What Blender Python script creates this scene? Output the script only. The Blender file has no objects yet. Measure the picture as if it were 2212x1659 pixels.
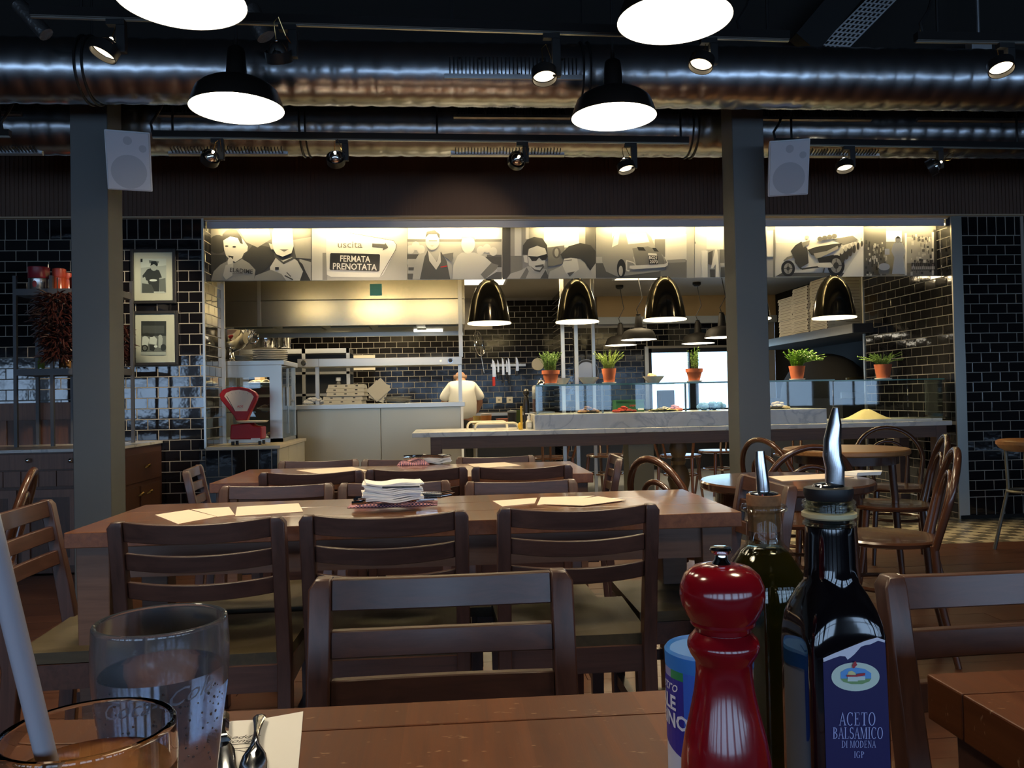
import bpy, bmesh, math, random
from mathutils import Vector, Matrix
random.seed(7)
PI = math.pi
sc = bpy.context.scene
COL = sc.collection
# ------------------------------------------------------------------ camera
F = 1750.0
CAM = Vector((0.0, 0.0, 1.07))
_y, _p, _r = math.radians(4.4), math.radians(1.0), 0.02
FW = Vector((math.sin(_y)*math.cos(_p), math.cos(_y)*math.cos(_p), math.sin(_p)))
_r0 = Vector((math.cos(_y), -math.sin(_y), 0.0)); _u0 = _r0.cross(FW)
RT = _r0*math.cos(_r) - _u0*math.sin(_r); UP = _u0*math.cos(_r) + _r0*math.sin(_r)
cd = bpy.data.cameras.new('camera'); cd.sensor_width = 36.0; cd.lens = 36.0*F/2212.0
cd.clip_start = 0.02; cd.clip_end = 200.0
cam = bpy.data.objects.new('camera', cd); COL.objects.link(cam)
_m = Matrix((RT, UP, -FW)).transposed().to_4x4(); _m.translation = CAM
cam.matrix_world = _m; sc.camera = cam
# measuring helpers: where the sight line through a photo pixel meets a plane of the room
def ray(x, y): return FW + RT*((x-1106.0)/F) + UP*((829.5-y)/F)
def onY(x, y, Y): d = ray(x, y); return CAM + d*(Y/d.y)
def onZ(x, y, Z): d = ray(x, y); return CAM + d*((Z-CAM.z)/d.z)
# ------------------------------------------------------------------ world, lights, exposure
sc.view_settings.view_transform = 'Standard'; sc.view_settings.look = 'None'
sc.view_settings.gamma = 1.0; sc.view_settings.use_curve_mapping = False
sc.view_settings.exposure = 0.0
w = bpy.data.worlds.new('sky'); sc.world = w; w.use_nodes = True
_bg = w.node_tree.nodes['Background']; _bg.inputs[0].default_value = (0.46, 0.68, 1.0, 1); _bg.inputs[1].default_value = 5.5
def area(name, loc, rot, sx, sy, power, color, portal=False, shape='RECTANGLE', spread=None):
    l = bpy.data.lights.new(name, 'AREA'); l.shape = shape; l.size = sx; l.size_y = sy
    l.energy = power; l.color = color
    if spread: l.spread = spread
    if portal: l.cycles.is_portal = True
    o = bpy.data.objects.new(name, l); o.location = loc; o.rotation_euler = rot; COL.objects.link(o)
    return o
WARM = (1.0, 0.78, 0.45)
area('window_daylight', (0.3, -3.42, 1.35), (math.radians(90), 0, 0), 19.0, 1.25, 1, (1, 1, 1), portal=True)
area('window_daylight', (3.05, 11.55, 1.3), (math.radians(-90), 0, 0), 1.9, 1.0, 1, (1, 1, 1), portal=True)
cy = sc.cycles
cy.use_denoising = True; cy.max_bounces = 10; cy.diffuse_bounces = 4; cy.glossy_bounces = 5
cy.transmission_bounces = 10; cy.transparent_max_bounces = 24; cy.sample_clamp_indirect = 6.0
cy.caustics_reflective = False; cy.caustics_refractive = False; cy.blur_glossy = 0.5
# ------------------------------------------------------------------ materials
MATS = {}
def mat(name, col, rough=0.5, metal=0.0, emit=0.0, emitcol=None, noise=0.0, nscale=8.0, bump=0.0, bscale=60.0, coat=0.0, spec=0.5, stretch=None):
    if name in MATS: return MATS[name]
    m = bpy.data.materials.new(name); m.use_nodes = True; MATS[name] = m
    nt = m.node_tree; b = nt.nodes['Principled BSDF']
    b.inputs['Base Color'].default_value = (*col, 1); b.inputs['Roughness'].default_value = rough
    b.inputs['Metallic'].default_value = metal; b.inputs['Specular IOR Level'].default_value = spec
    if coat: b.inputs['Coat Weight'].default_value = coat; b.inputs['Coat Roughness'].default_value = 0.08
    if emit: b.inputs['Emission Color'].default_value = (*(emitcol or col), 1); b.inputs['Emission Strength'].default_value = emit
    if noise or bump:
        tc = nt.nodes.new('ShaderNodeTexCoord'); mp = nt.nodes.new('ShaderNodeMapping')
        nt.links.new(tc.outputs['Object'], mp.inputs['Vector'])
        if stretch: mp.inputs['Scale'].default_value = stretch
    if noise:
        n = nt.nodes.new('ShaderNodeTexNoise'); n.inputs['Scale'].default_value = nscale; n.inputs['Detail'].default_value = 6
        r = nt.nodes.new('ShaderNodeMapRange'); r.inputs['To Min'].default_value = 1-noise; r.inputs['To Max'].default_value = 1+noise
        mx = nt.nodes.new('ShaderNodeVectorMath'); mx.operation = 'SCALE'; mx.inputs[0].default_value = col
        nt.links.new(mp.outputs[0], n.inputs['Vector']); nt.links.new(n.outputs['Fac'], r.inputs['Value'])
        nt.links.new(r.outputs[0], mx.inputs['Scale']); nt.links.new(mx.outputs[0], b.inputs['Base Color'])
    if bump:
        n2 = nt.nodes.new('ShaderNodeTexNoise'); n2.inputs['Scale'].default_value = bscale
        bp = nt.nodes.new('ShaderNodeBump'); bp.inputs['Strength'].default_value = bump; bp.inputs['Distance'].default_value = 0.01
        nt.links.new(mp.outputs[0], n2.inputs['Vector']); nt.links.new(n2.outputs['Fac'], bp.inputs['Height']); nt.links.new(bp.outputs[0], b.inputs['Normal'])
    return m
def wood(name, c1, c2, rough=0.35, axis='x', scale=1.0, coat=0.0, scratch=0.0, boards=0.0, coatr=0.28):
    m = bpy.data.materials.new(name); m.use_nodes = True; MATS[name] = m
    nt = m.node_tree; b = nt.nodes['Principled BSDF']; L = nt.links.new
    tc = nt.nodes.new('ShaderNodeTexCoord'); mp = nt.nodes.new('ShaderNodeMapping'); L(tc.outputs['Object'], mp.inputs['Vector'])
    s = {'x': (1.5, 26, 26), 'y': (26, 1.5, 26), 'z': (26, 26, 1.5)}[axis]
    mp.inputs['Scale'].default_value = tuple(v*scale for v in s)
    oi = nt.nodes.new('ShaderNodeObjectInfo'); ad = nt.nodes.new('ShaderNodeVectorMath'); ad.operation = 'ADD'
    cm = nt.nodes.new('ShaderNodeCombineXYZ'); mu = nt.nodes.new('ShaderNodeMath'); mu.operation = 'MULTIPLY'; mu.inputs[1].default_value = 40
    L(oi.outputs['Random'], mu.inputs[0]); L(mu.outputs[0], cm.inputs[0]); L(mu.outputs[0], cm.inputs[1])
    L(mp.outputs[0], ad.inputs[0]); L(cm.outputs[0], ad.inputs[1])
    n = nt.nodes.new('ShaderNodeTexNoise'); n.inputs['Scale'].default_value = 2.2; n.inputs['Detail'].default_value = 8; n.inputs['Roughness'].default_value = 0.65; n.inputs['Distortion'].default_value = 0.6
    L(ad.outputs[0], n.inputs['Vector'])
    cr = nt.nodes.new('ShaderNodeValToRGB'); e = cr.color_ramp.elements
    e[0].position = 0.30; e[0].color = (*c1, 1); e[1].position = 0.72; e[1].color = (*c2, 1)
    L(n.outputs['Fac'], cr.inputs[0])
    out = cr.outputs[0]
    hv = nt.nodes.new('ShaderNodeHueSaturation'); vm = nt.nodes.new('ShaderNodeMapRange'); vm.inputs['To Min'].default_value = 0.85; vm.inputs['To Max'].default_value = 1.15
    L(oi.outputs['Random'], vm.inputs['Value']); L(vm.outputs[0], hv.inputs['Value']); L(out, hv.inputs['Color']); out = hv.outputs[0]
    if boards:
        sx = nt.nodes.new('ShaderNodeSeparateXYZ'); L(tc.outputs['Object'], sx.inputs[0])
        dv = nt.nodes.new('ShaderNodeMath'); dv.operation = 'DIVIDE'; dv.inputs[1].default_value = boards; L(sx.outputs[0], dv.inputs[0])
        fl = nt.nodes.new('ShaderNodeMath'); fl.operation = 'FLOOR'; L(dv.outputs[0], fl.inputs[0])
        wn = nt.nodes.new('ShaderNodeTexWhiteNoise'); wn.noise_dimensions = '1D'; L(fl.outputs[0], wn.inputs['W'])
        mr = nt.nodes.new('ShaderNodeMapRange'); mr.inputs['To Min'].default_value = 0.78; mr.inputs['To Max'].default_value = 1.2; L(wn.outputs['Value'], mr.inputs['Value'])
        h2 = nt.nodes.new('ShaderNodeHueSaturation'); L(mr.outputs[0], h2.inputs['Value']); L(out, h2.inputs['Color']); out = h2.outputs[0]
    if scratch:
        v = nt.nodes.new('ShaderNodeTexNoise'); v.inputs['Scale'].default_value = 62; v.inputs['Detail'].default_value = 2; v.inputs['Roughness'].default_value = 0.6
        mp2 = nt.nodes.new('ShaderNodeMapping'); mp2.inputs['Scale'].default_value = (0.8, 2.4, 1); mp2.inputs['Rotation'].default_value = (0, 0, 0.6); L(tc.outputs['Object'], mp2.inputs['Vector']); L(mp2.outputs[0], v.inputs['Vector'])
        g = nt.nodes.new('ShaderNodeMapRange'); g.inputs['From Min'].default_value = 0.685; g.inputs['From Max'].default_value = 0.735; L(v.outputs['Fac'], g.inputs['Value'])
        mx = nt.nodes.new('ShaderNodeMix'); mx.data_type = 'RGBA'; mx.inputs['B'].default_value = (0.40, 0.25, 0.14, 1)
        sm = nt.nodes.new('ShaderNodeMath'); sm.operation = 'MULTIPLY'; sm.inputs[1].default_value = scratch; L(g.outputs[0], sm.inputs[0])
        L(sm.outputs[0], mx.inputs['Factor']); L(out, mx.inputs['A']); out = mx.outputs['Result']
    L(out, b.inputs['Base Color'])
    rr = nt.nodes.new('ShaderNodeMapRange'); rr.inputs['To Min'].default_value = rough*0.8; rr.inputs['To Max'].default_value = rough*1.3; L(n.outputs['Fac'], rr.inputs['Value']); L(rr.outputs[0], b.inputs['Roughness'])
    bp = nt.nodes.new('ShaderNodeBump'); bp.inputs['Strength'].default_value = 0.08; bp.inputs['Distance'].default_value = 0.004; L(n.outputs['Fac'], bp.inputs['Height']); L(bp.outputs[0], b.inputs['Normal'])
    if coat: b.inputs['Coat Weight'].default_value = coat; b.inputs['Coat Roughness'].default_value = coatr
    return m
def thin_glass(name, tint=(0.93, 0.98, 0.97), refl=0.9):
    m = bpy.data.materials.new(name); m.use_nodes = True; MATS[name] = m; nt = m.node_tree; nt.nodes.remove(nt.nodes['Principled BSDF'])
    t = nt.nodes.new('ShaderNodeBsdfTransparent'); t.inputs[0].default_value = (*tint, 1)
    g = nt.nodes.new('ShaderNodeBsdfGlossy'); g.inputs['Roughness'].default_value = 0.02
    fr = nt.nodes.new('ShaderNodeFresnel'); fr.inputs['IOR'].default_value = 1.5
    mm = nt.nodes.new('ShaderNodeMath'); mm.operation = 'MULTIPLY'; mm.inputs[1].default_value = refl
    mx = nt.nodes.new('ShaderNodeMixShader'); L = nt.links.new
    L(fr.outputs[0], mm.inputs[0]); L(mm.outputs[0], mx.inputs[0]); L(t.outputs[0], mx.inputs[1]); L(g.outputs[0], mx.inputs[2])
    L(mx.outputs[0], nt.nodes['Material Output'].inputs[0]); return m
def real_glass(name, col=(1, 1, 1), rough=0.0, ior=1.5, density=0.0, vcol=None):
    m = bpy.data.materials.new(name); m.use_nodes = True; MATS[name] = m; b = m.node_tree.nodes['Principled BSDF']
    b.inputs['Base Color'].default_value = (*col, 1); b.inputs['Roughness'].default_value = rough
    b.inputs['Transmission Weight'].default_value = 1.0; b.inputs['IOR'].default_value = ior
    if density:
        v = m.node_tree.nodes.new('ShaderNodeVolumeAbsorption'); v.inputs['Color'].default_value = (*(vcol or col), 1); v.inputs['Density'].default_value = density
        m.node_tree.links.new(v.outputs[0], m.node_tree.nodes['Material Output'].inputs['Volume'])
    return m
def marble(name):
    m = mat(name, (0.78, 0.78, 0.76), rough=0.18); nt = m.node_tree; b = nt.nodes['Principled BSDF']; L = nt.links.new
    tc = nt.nodes.new('ShaderNodeTexCoord')
    n = nt.nodes.new('ShaderNodeTexNoise'); n.inputs['Scale'].default_value = 2.2; n.inputs['Detail'].default_value = 9; n.inputs['Distortion'].default_value = 1.6; L(tc.outputs['Object'], n.inputs['Vector'])
    cr = nt.nodes.new('ShaderNodeValToRGB'); e = cr.color_ramp.elements
    e[0].position = 0.47; e[0].color = (0.74, 0.74, 0.72, 1); e[1].position = 0.56; e[1].color = (0.74, 0.74, 0.72, 1)
    k = cr.color_ramp.elements.new(0.5); k.color = (0.50, 0.52, 0.54, 1); k2 = cr.color_ramp.elements.new(0.515); k2.color = (0.68, 0.68, 0.67, 1)
    n2 = nt.nodes.new('ShaderNodeTexNoise'); n2.inputs['Scale'].default_value = 9; n2.inputs['Detail'].default_value = 6; L(tc.outputs['Object'], n2.inputs['Vector'])
    mr = nt.nodes.new('ShaderNodeMapRange'); mr.inputs['To Min'].default_value = 0.72; mr.inputs['To Max'].default_value = 1.1; L(n2.outputs['Fac'], mr.inputs['Value'])
    hv = nt.nodes.new('ShaderNodeHueSaturation'); L(n.outputs['Fac'], cr.inputs[0]); L(cr.outputs[0], hv.inputs['Color']); L(mr.outputs[0], hv.inputs['Value']); L(hv.outputs[0], b.inputs['Base Color'])
    return m
def emitter(name, col, strength):
    m = bpy.data.materials.new(name); m.use_nodes = True; MATS[name] = m; nt = m.node_tree
    b = nt.nodes['Principled BSDF']; b.inputs['Base Color'].default_value = (0.9, 0.9, 0.9, 1)
    b.inputs['Emission Color'].default_value = (*col, 1); b.inputs['Emission Strength'].default_value = strength
    return m
# ------------------------------------------------------------------ mesh building
class MB:
    def __init__(s): s.v = []; s.f = []; s.m = []; s.cur = 0
    def face(s, idx): s.f.append(tuple(idx)); s.m.append(s.cur)
    def add(s, vs, fs):
        o = len(s.v); s.v.extend([tuple(x) for x in vs])
        for f in fs: s.face([i+o for i in f])
        return s
    def box(s, a, b):
        (x0, y0, z0), (x1, y1, z1) = a, b
        return s.add([(x0,y0,z0),(x1,y0,z0),(x1,y1,z0),(x0,y1,z0),(x0,y0,z1),(x1,y0,z1),(x1,y1,z1),(x0,y1,z1)],
              [(0,3,2,1),(4,5,6,7),(0,1,5,4),(1,2,6,5),(2,3,7,6),(3,0,4,7)])
    def cbox(s, c, d): return s.box([c[i]-d[i]/2 for i in range(3)], [c[i]+d[i]/2 for i in range(3)])
    def hexa(s, b4, t4): return s.add(list(b4)+list(t4), [(0,3,2,1),(4,5,6,7),(0,1,5,4),(1,2,6,5),(2,3,7,6),(3,0,4,7)])
    def bar(s, p0, p1, wx, wy, upv=(0,0,1), wx1=None, wy1=None):
        p0 = Vector(p0); p1 = Vector(p1); d = (p1-p0).normalized(); u = Vector(upv)
        if abs(d.dot(u)) > 0.95: u = Vector((0,1,0))
        a = d.cross(u).normalized(); c = a.cross(d).normalized(); wx1 = wx1 or wx; wy1 = wy1 or wy
        q = [(-1,-1),(1,-1),(1,1),(-1,1)]
        return s.hexa([p0+a*(i*wx/2)+c*(j*wy/2) for i, j in q], [p1+a*(i*wx1/2)+c*(j*wy1/2) for i, j in q])
    def tube(s, pts, r, n=8, closed=False, caps=True):
        pts = [Vector(p) for p in pts]; N = len(pts); rs = r if isinstance(r, (list, tuple)) else [r]*N
        prev = None; o = len(s.v)
        for i, p in enumerate(pts):
            if closed: t = pts[(i+1) % N]-pts[i-1]
            else: t = pts[min(i+1, N-1)]-pts[max(i-1, 0)]
            t.normalize()
            if prev is None:
                a = t.cross(Vector((0,0,1)));
                if a.length < 1e-3: a = t.cross(Vector((1,0,0)))
            else:
                a = prev - t*prev.dot(t)
            a.normalize(); prev = a; b = t.cross(a)
            for k in range(n):
                an = 2*PI*k/n; s.v.append(tuple(p + a*(rs[i]*math.cos(an)) + b*(rs[i]*math.sin(an))))
        for i in range(N if closed else N-1):
            j = (i+1) % N
            for k in range(n):
                k2 = (k+1) % n; s.face((o+i*n+k, o+i*n+k2, o+j*n+k2, o+j*n+k))
        if caps and not closed:
            s.face([o+k for k in range(n)][::-1]); s.face([o+(N-1)*n+k for k in range(n)])
        return s
    def cyl(s, p0, p1, r0, r1=None, n=16): return s.tube([p0, p1], [r0, r0 if r1 is None else r1], n)
    def lathe(s, prof, n=32, c=(0,0,0), sq=None, caps=True):
        o = len(s.v); N = len(prof)
        for (r, z) in prof:
            for k in range(n):
                an = 2*PI*k/n; cx, cy_ = math.cos(an), math.sin(an)
                if sq:   # superellipse section
                    e = sq; q = (abs(cx)**e+abs(cy_)**e)**(-1.0/e); cx *= q; cy_ *= q
                s.v.append((c[0]+r*cx, c[1]+r*cy_, c[2]+z))
        for i in range(N-1):
            for k in range(n):
                k2 = (k+1) % n; s.face((o+i*n+k, o+i*n+k2, o+(i+1)*n+k2, o+(i+1)*n+k))
        if caps and prof[0][0] > 1e-6: s.face([o+k for k in range(n)][::-1])
        if caps and prof[-1][0] > 1e-6: s.face([o+(N-1)*n+k for k in range(n)])
        return s
    def poly(s, pts):
        o = len(s.v); s.v.extend([tuple(p) for p in pts]); s.face(range(o, o+len(pts))); return s
    def prism(s, pts, d):
        n = len(pts); d = Vector(d); o = len(s.v); pts = [Vector(p) for p in pts]
        s.v.extend([tuple(p) for p in pts]); s.v.extend([tuple(p+d) for p in pts])
        s.face(range(o+n-1, o-1, -1)); s.face(range(o+n, o+2*n))
        for i in range(n): j = (i+1) % n; s.face((o+i, o+j, o+n+j, o+n+i))
        return s
    def ball(s, c, r, n=16, m=10):
        r = r if isinstance(r, (tuple, list)) else (r, r, r); o = len(s.v)
        for i in range(m+1):
            th = PI*i/m
            for k in range(n):
                an = 2*PI*k/n; s.v.append((c[0]+r[0]*math.sin(th)*math.cos(an), c[1]+r[1]*math.sin(th)*math.sin(an), c[2]+r[2]*math.cos(th)))
        for i in range(m):
            for k in range(n):
                k2 = (k+1) % n; s.face((o+i*n+k, o+(i+1)*n+k, o+(i+1)*n+k2, o+i*n+k2))
        return s
    def mesh(s, name, mats, smooth=True, ang=38):
        me = bpy.data.meshes.new(name); me.from_pydata(s.v, [], s.f); 
        if len(s.m) == len(me.polygons) and any(s.m): me.polygons.foreach_set('material_index', s.m)
        me.validate(verbose=False)
        bm = bmesh.new(); bm.from_mesh(me)
        if smooth:
            bmesh.ops.remove_doubles(bm, verts=bm.verts, dist=1e-6)
            bmesh.ops.recalc_face_normals(bm, faces=bm.faces)
        bm.to_mesh(me); bm.free()
        for m in (mats if isinstance(mats, (list, tuple)) else [mats]): me.materials.append(m)
        if smooth: me.shade_smooth(); me.set_sharp_from_angle(angle=math.radians(ang))
        return me
    def obj(s, name, mats, parent=None, smooth=True, bevel=0.0, ang=38, loc=None):
        o = bpy.data.objects.new(name, s.mesh(name, mats, smooth, ang)); COL.objects.link(o)
        if parent: o.parent = parent
        if loc is not None: o.location = loc
        if bevel:
            bv = o.modifiers.new('bevel', 'BEVEL'); bv.width = bevel; bv.segments = 2; bv.limit_method = 'ANGLE'; bv.angle_limit = math.radians(40)
        return o
def tag(o, label, cat, group=None):
    o['label'] = label; o['category'] = cat
    if group: o['group'] = group
    return o
ORD = 'bottom,second,third,fourth,fifth,sixth,seventh,eighth,ninth,tenth,eleventh,twelfth,thirteenth,fourteenth,fifteenth,sixteenth,seventeenth,eighteenth'.split(',')
def nth(i, n): return 'topmost' if i == n-1 else ORD[i]
def struct(o): o['kind'] = 'structure'; return o
def thing(name, label, cat, loc=(0,0,0), rz=0.0, group=None, rot=None):
    o = bpy.data.objects.new(name, None); o.empty_display_size = 0.05; COL.objects.link(o); o.location = loc; o.rotation_euler = rot or (0, 0, rz)
    return tag(o, label, cat, group)
KIDS = {}
def kids(o): return [c for c in COL.objects if c.parent == o]
def dup(root, loc, rz, label, group=None, rot=None):
    def cp(o, par):
        c = o.copy(); COL.objects.link(c); c.parent = par
        for k in list(o.children): cp(k, c)
        return c
    r = cp(root, None); r.location = loc; r.rotation_euler = rot or (0, 0, rz); r['label'] = label
    if group: r['group'] = group
    return r
FONT = None
def text_mb(s, size=0.05, align='CENTER', shear=0.0, bold=0.0, sx=1.0, space=1.0):
    c = bpy.data.curves.new('t', 'FONT'); c.body = s; c.size = size; c.align_x = align; c.align_y = 'CENTER'; c.shear = shear; c.offset = bold; c.resolution_u = 2; c.space_character = space
    o = bpy.data.objects.new('t', c); COL.objects.link(o)
    dg = bpy.context.evaluated_depsgraph_get(); me = bpy.data.meshes.new_from_object(o.evaluated_get(dg))
    v = [(p.co.x*sx, p.co.y) for p in me.vertices]; f = [tuple(p.vertices) for p in me.polygons]
    bpy.data.objects.remove(o); bpy.data.curves.remove(c); bpy.data.meshes.remove(me)
    return v, f
def put_text(mb, s, origin, u, v, size, **k):
    vs, fs = text_mb(s, size, **k); O = Vector(origin); u = Vector(u).normalized(); v = Vector(v).normalized()
    mb.add([O+u*a+v*b for a, b in vs], fs)
# shared materials
M = {}
M['wood'] = wood('dark_walnut', (0.042, 0.017, 0.012), (0.095, 0.041, 0.028), rough=0.36, axis='x', coat=0.45)
M['woodz'] = wood('dark_walnut_upright', (0.042, 0.017, 0.012), (0.095, 0.041, 0.028), rough=0.36, axis='z', coat=0.45)
M['seat'] = wood('olive_seat_wood', (0.038, 0.028, 0.013), (0.066, 0.049, 0.023), rough=0.42, axis='y')
M['table'] = wood('table_wood', (0.10, 0.033, 0.013), (0.185, 0.070, 0.026), rough=0.30, axis='y', boards=0.11, coat=0.8, coatr=0.10)
M['tableedge'] = wood('table_edge_wood', (0.11, 0.057, 0.036), (0.175, 0.092, 0.058), rough=0.4, axis='x')
M['fgtable'] = wood('worn_table_wood', (0.075, 0.020, 0.006), (0.14, 0.043, 0.013), rough=0.42, axis='y', boards=0.12, scratch=0.5); M['fgtable'].node_tree.nodes['Principled BSDF'].inputs['Specular IOR Level'].default_value = 0.25
M['bent'] = mat('bentwood', (0.075, 0.028, 0.014), rough=0.25, coat=0.4, noise=0.2, nscale=6)
M['oak'] = wood('oak_orange', (0.30, 0.13, 0.045), (0.45, 0.22, 0.08), rough=0.35, axis='x')
M['cabwood'] = wood('mahogany', (0.045, 0.018, 0.010), (0.10, 0.042, 0.022), rough=0.4, axis='z')
M['cabwood2'] = wood('worn_pink_wood', (0.15, 0.085, 0.065), (0.24, 0.14, 0.11), rough=0.5, axis='z')
M['apron'] = wood('counter_frame_wood', (0.075, 0.04, 0.027), (0.13, 0.072, 0.05), rough=0.45, axis='x')
M['steel'] = mat('brushed_steel', (0.50, 0.485, 0.44), rough=0.32, metal=1.0)
M['steelh'] = mat('brushed_hood_steel', (0.62, 0.58, 0.48), rough=0.24, metal=1.0)
M['chrome'] = mat('chrome', (0.8, 0.8, 0.8), rough=0.07, metal=1.0)
M['spout'] = mat('pourer_steel', (0.72, 0.72, 0.74), rough=0.2, metal=1.0)
M['galv'] = mat('galvanised_duct', (0.55, 0.57, 0.60), rough=0.27, metal=1.0, noise=0.12, nscale=9)
M['galvstrip'] = mat('galvanised_flange', (0.6, 0.62, 0.65), rough=0.45, metal=1.0)
M['black'] = mat('black_paint', (0.010, 0.010, 0.011), rough=0.5)
M['blacksat'] = mat('black_satin', (0.014, 0.013, 0.013), rough=0.3)
M['dark'] = mat('dark_void_paint', (0.012, 0.011, 0.010), rough=0.9)
M['grey'] = mat('column_grey_paint', (0.115, 0.122, 0.122), rough=0.55, noise=0.05, nscale=3)
M['olivegrey'] = mat('olive_grey_paint', (0.16, 0.155, 0.115), rough=0.5)
M['white'] = mat('white_plastic', (0.72, 0.74, 0.78), rough=0.5)
M['grille'] = mat('speaker_grille', (0.55, 0.57, 0.62), rough=0.7)
M['cone'] = mat('speaker_cone_shade', (0.40, 0.42, 0.47), rough=0.7)
M['tile'] = mat('black_glazed_tile', (0.006, 0.006, 0.008), rough=0.06, bump=0.05, bscale=14, spec=0.8)
M['ktile'] = mat('kitchen_black_tile', (0.007, 0.006, 0.006), rough=0.10, bump=0.05, bscale=14, spec=0.35)
M['grout'] = mat('pale_grout', (0.35, 0.325, 0.285), rough=0.9)
M['cream'] = mat('cream_tile', (0.50, 0.47, 0.38), rough=0.25)
M['marble'] = marble('carrara_marble')
M['paper'] = mat('white_paper', (0.80, 0.79, 0.76), rough=0.8)
M['kraft'] = mat('kraft_placemat', (0.72, 0.58, 0.45), rough=0.8)
M['card'] = mat('white_card', (0.66, 0.62, 0.52), rough=0.75)
M['plate'] = mat('white_china', (0.78, 0.75, 0.66), rough=0.2)
M['terra'] = mat('terracotta', (0.42, 0.11, 0.045), rough=0.75, noise=0.12, nscale=30)
M['soil'] = mat('potting_soil', (0.03, 0.02, 0.012), rough=1.0)
M['glass'] = thin_glass('clear_pane')
M['glassedge'] = mat('green_glass_edge', (0.10, 0.28, 0.22), rough=0.15)
M['red'] = mat('red_enamel', (0.20, 0.003, 0.008), rough=0.16, coat=0.5)
M['scalered'] = mat('scale_red_paint', (0.30, 0.006, 0.010), rough=0.4, spec=0.3)
M['brass'] = mat('aged_brass', (0.45, 0.30, 0.12), rough=0.25, metal=1.0)
M['lampblack'] = mat('lamp_black_enamel', (0.012, 0.010, 0.009), rough=0.35)
M['lampmatt'] = mat('lamp_matt_black', (0.010, 0.009, 0.008), rough=0.65, spec=0.3)
M['lampin'] = emitter('lamp_white_inside', (1.0, 0.90, 0.70), 3.5)
M['lampin2'] = emitter('lamp_cream_inside', (1.0, 0.82, 0.50), 2.2)
M['bulb'] = emitter('bulb_glow', (1.0, 0.86, 0.6), 18.0)
M['spotglow'] = emitter('spot_reflector_glow', (1.0, 0.80, 0.50), 3.0)
M['tubelight'] = emitter('fluorescent_tube_glow', (1.0, 0.76, 0.34), 80.0)
M['tubecool'] = emitter('hood_tube_glow', (1.0, 0.95, 0.8), 5.0)
# ================================================================== THE SETTING
W = 6.40      # plane of the kitchen wall
# ---- floors
fm = mat('floor_concrete_underlay', (0.03, 0.015, 0.01), rough=0.6)
fl = struct(MB().box((-10, -3.5, -0.10), (10, 6.9, -0.012)).obj('floor', fm, smooth=False))
M['plank'] = wood('floor_plank', (0.050, 0.018, 0.010), (0.10, 0.039, 0.020), rough=0.34, axis='x')
PL = {}
yy = 1.75; row = 0
while yy < 5.36:
    x = -3.9 - (row*0.47) % 1.3
    while x < 5.2:
        ln = 1.3
        key = ln
        if key not in PL:
            PL[key] = MB().box((-ln/2+0.0012, -0.064, -0.012), (ln/2-0.0012, 0.064, 0.0)).mesh('plank', M['plank'], smooth=False)
        if x+ln > -3.9:
            o = bpy.data.objects.new('plank', PL[key]); COL.objects.link(o); o.parent = fl; o.location = (x+ln/2, yy+0.065, random.uniform(-0.0006, 0.0006))
        x += ln
    yy += 0.13; row += 1
TILE_Y0 = yy
def pattern_tile():
    m = mat('patterned_cement_tile', (0.6, 0.56, 0.45), rough=0.28); nt = m.node_tree; b = nt.nodes['Principled BSDF']; L = nt.links.new
    tc = nt.nodes.new('ShaderNodeTexCoord'); sp = nt.nodes.new('ShaderNodeSeparateXYZ'); L(tc.outputs['Object'], sp.inputs[0])
    def mth(op, a, bv=None):
        n = nt.nodes.new('ShaderNodeMath'); n.operation = op
        for i, q in enumerate((a, bv)):
            if q is None: continue
            if isinstance(q, (int, float)): n.inputs[i].default_value = q
            else: L(q, n.inputs[i])
        return n.outputs[0]
    u = mth('MULTIPLY', mth('ADD', sp.outputs[0], 5.0), 10.0); v = mth('MULTIPLY', mth('ADD', sp.outputs[1], 5.0), 10.0)
    # stepped diagonal blocks: pale blocks on one parity, dark bars on the other
    par = mth('MODULO', mth('ADD', mth('FLOOR', u), mth('FLOOR', v)), 2.0)
    bars = mth('GREATER_THAN', mth('FRACT', mth('MULTIPLY', mth('ADD', v, mth('MULTIPLY', u, 0.5)), 2.0)), 0.30)
    dark = mth('MULTIPLY', par, bars)
    mx = nt.nodes.new('ShaderNodeMix'); mx.data_type = 'RGBA'; mx.inputs['A'].default_value = (0.52, 0.46, 0.33, 1); mx.inputs['B'].default_value = (0.018, 0.015, 0.012, 1)
    L(dark, mx.inputs['Factor']); L(mx.outputs['Result'], b.inputs['Base Color']); return m
pt = pattern_tile()
ptm = MB().box((-0.0985, -0.0985, -0.012), (0.0985, 0.0985, 0.0)).mesh('floor_tile', pt, smooth=False)
ny = 7
for j in range(ny):
    for i in range(33):
        o = bpy.data.objects.new('floor_tile', ptm); COL.objects.link(o); o.parent = fl
        o.location = (-1.9+0.2*i+0.1, TILE_Y0+0.2*j+0.1, random.uniform(-0.0005, 0.0005))
M['kfloor'] = mat('pale_grey_floor', (0.40, 0.41, 0.41), rough=0.22, noise=0.1, nscale=3)
kf = struct(MB().box((-3.0, 6.78, -0.10), (4.9, 11.6, -0.002)).obj('floor', M['kfloor'], smooth=False))
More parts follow.
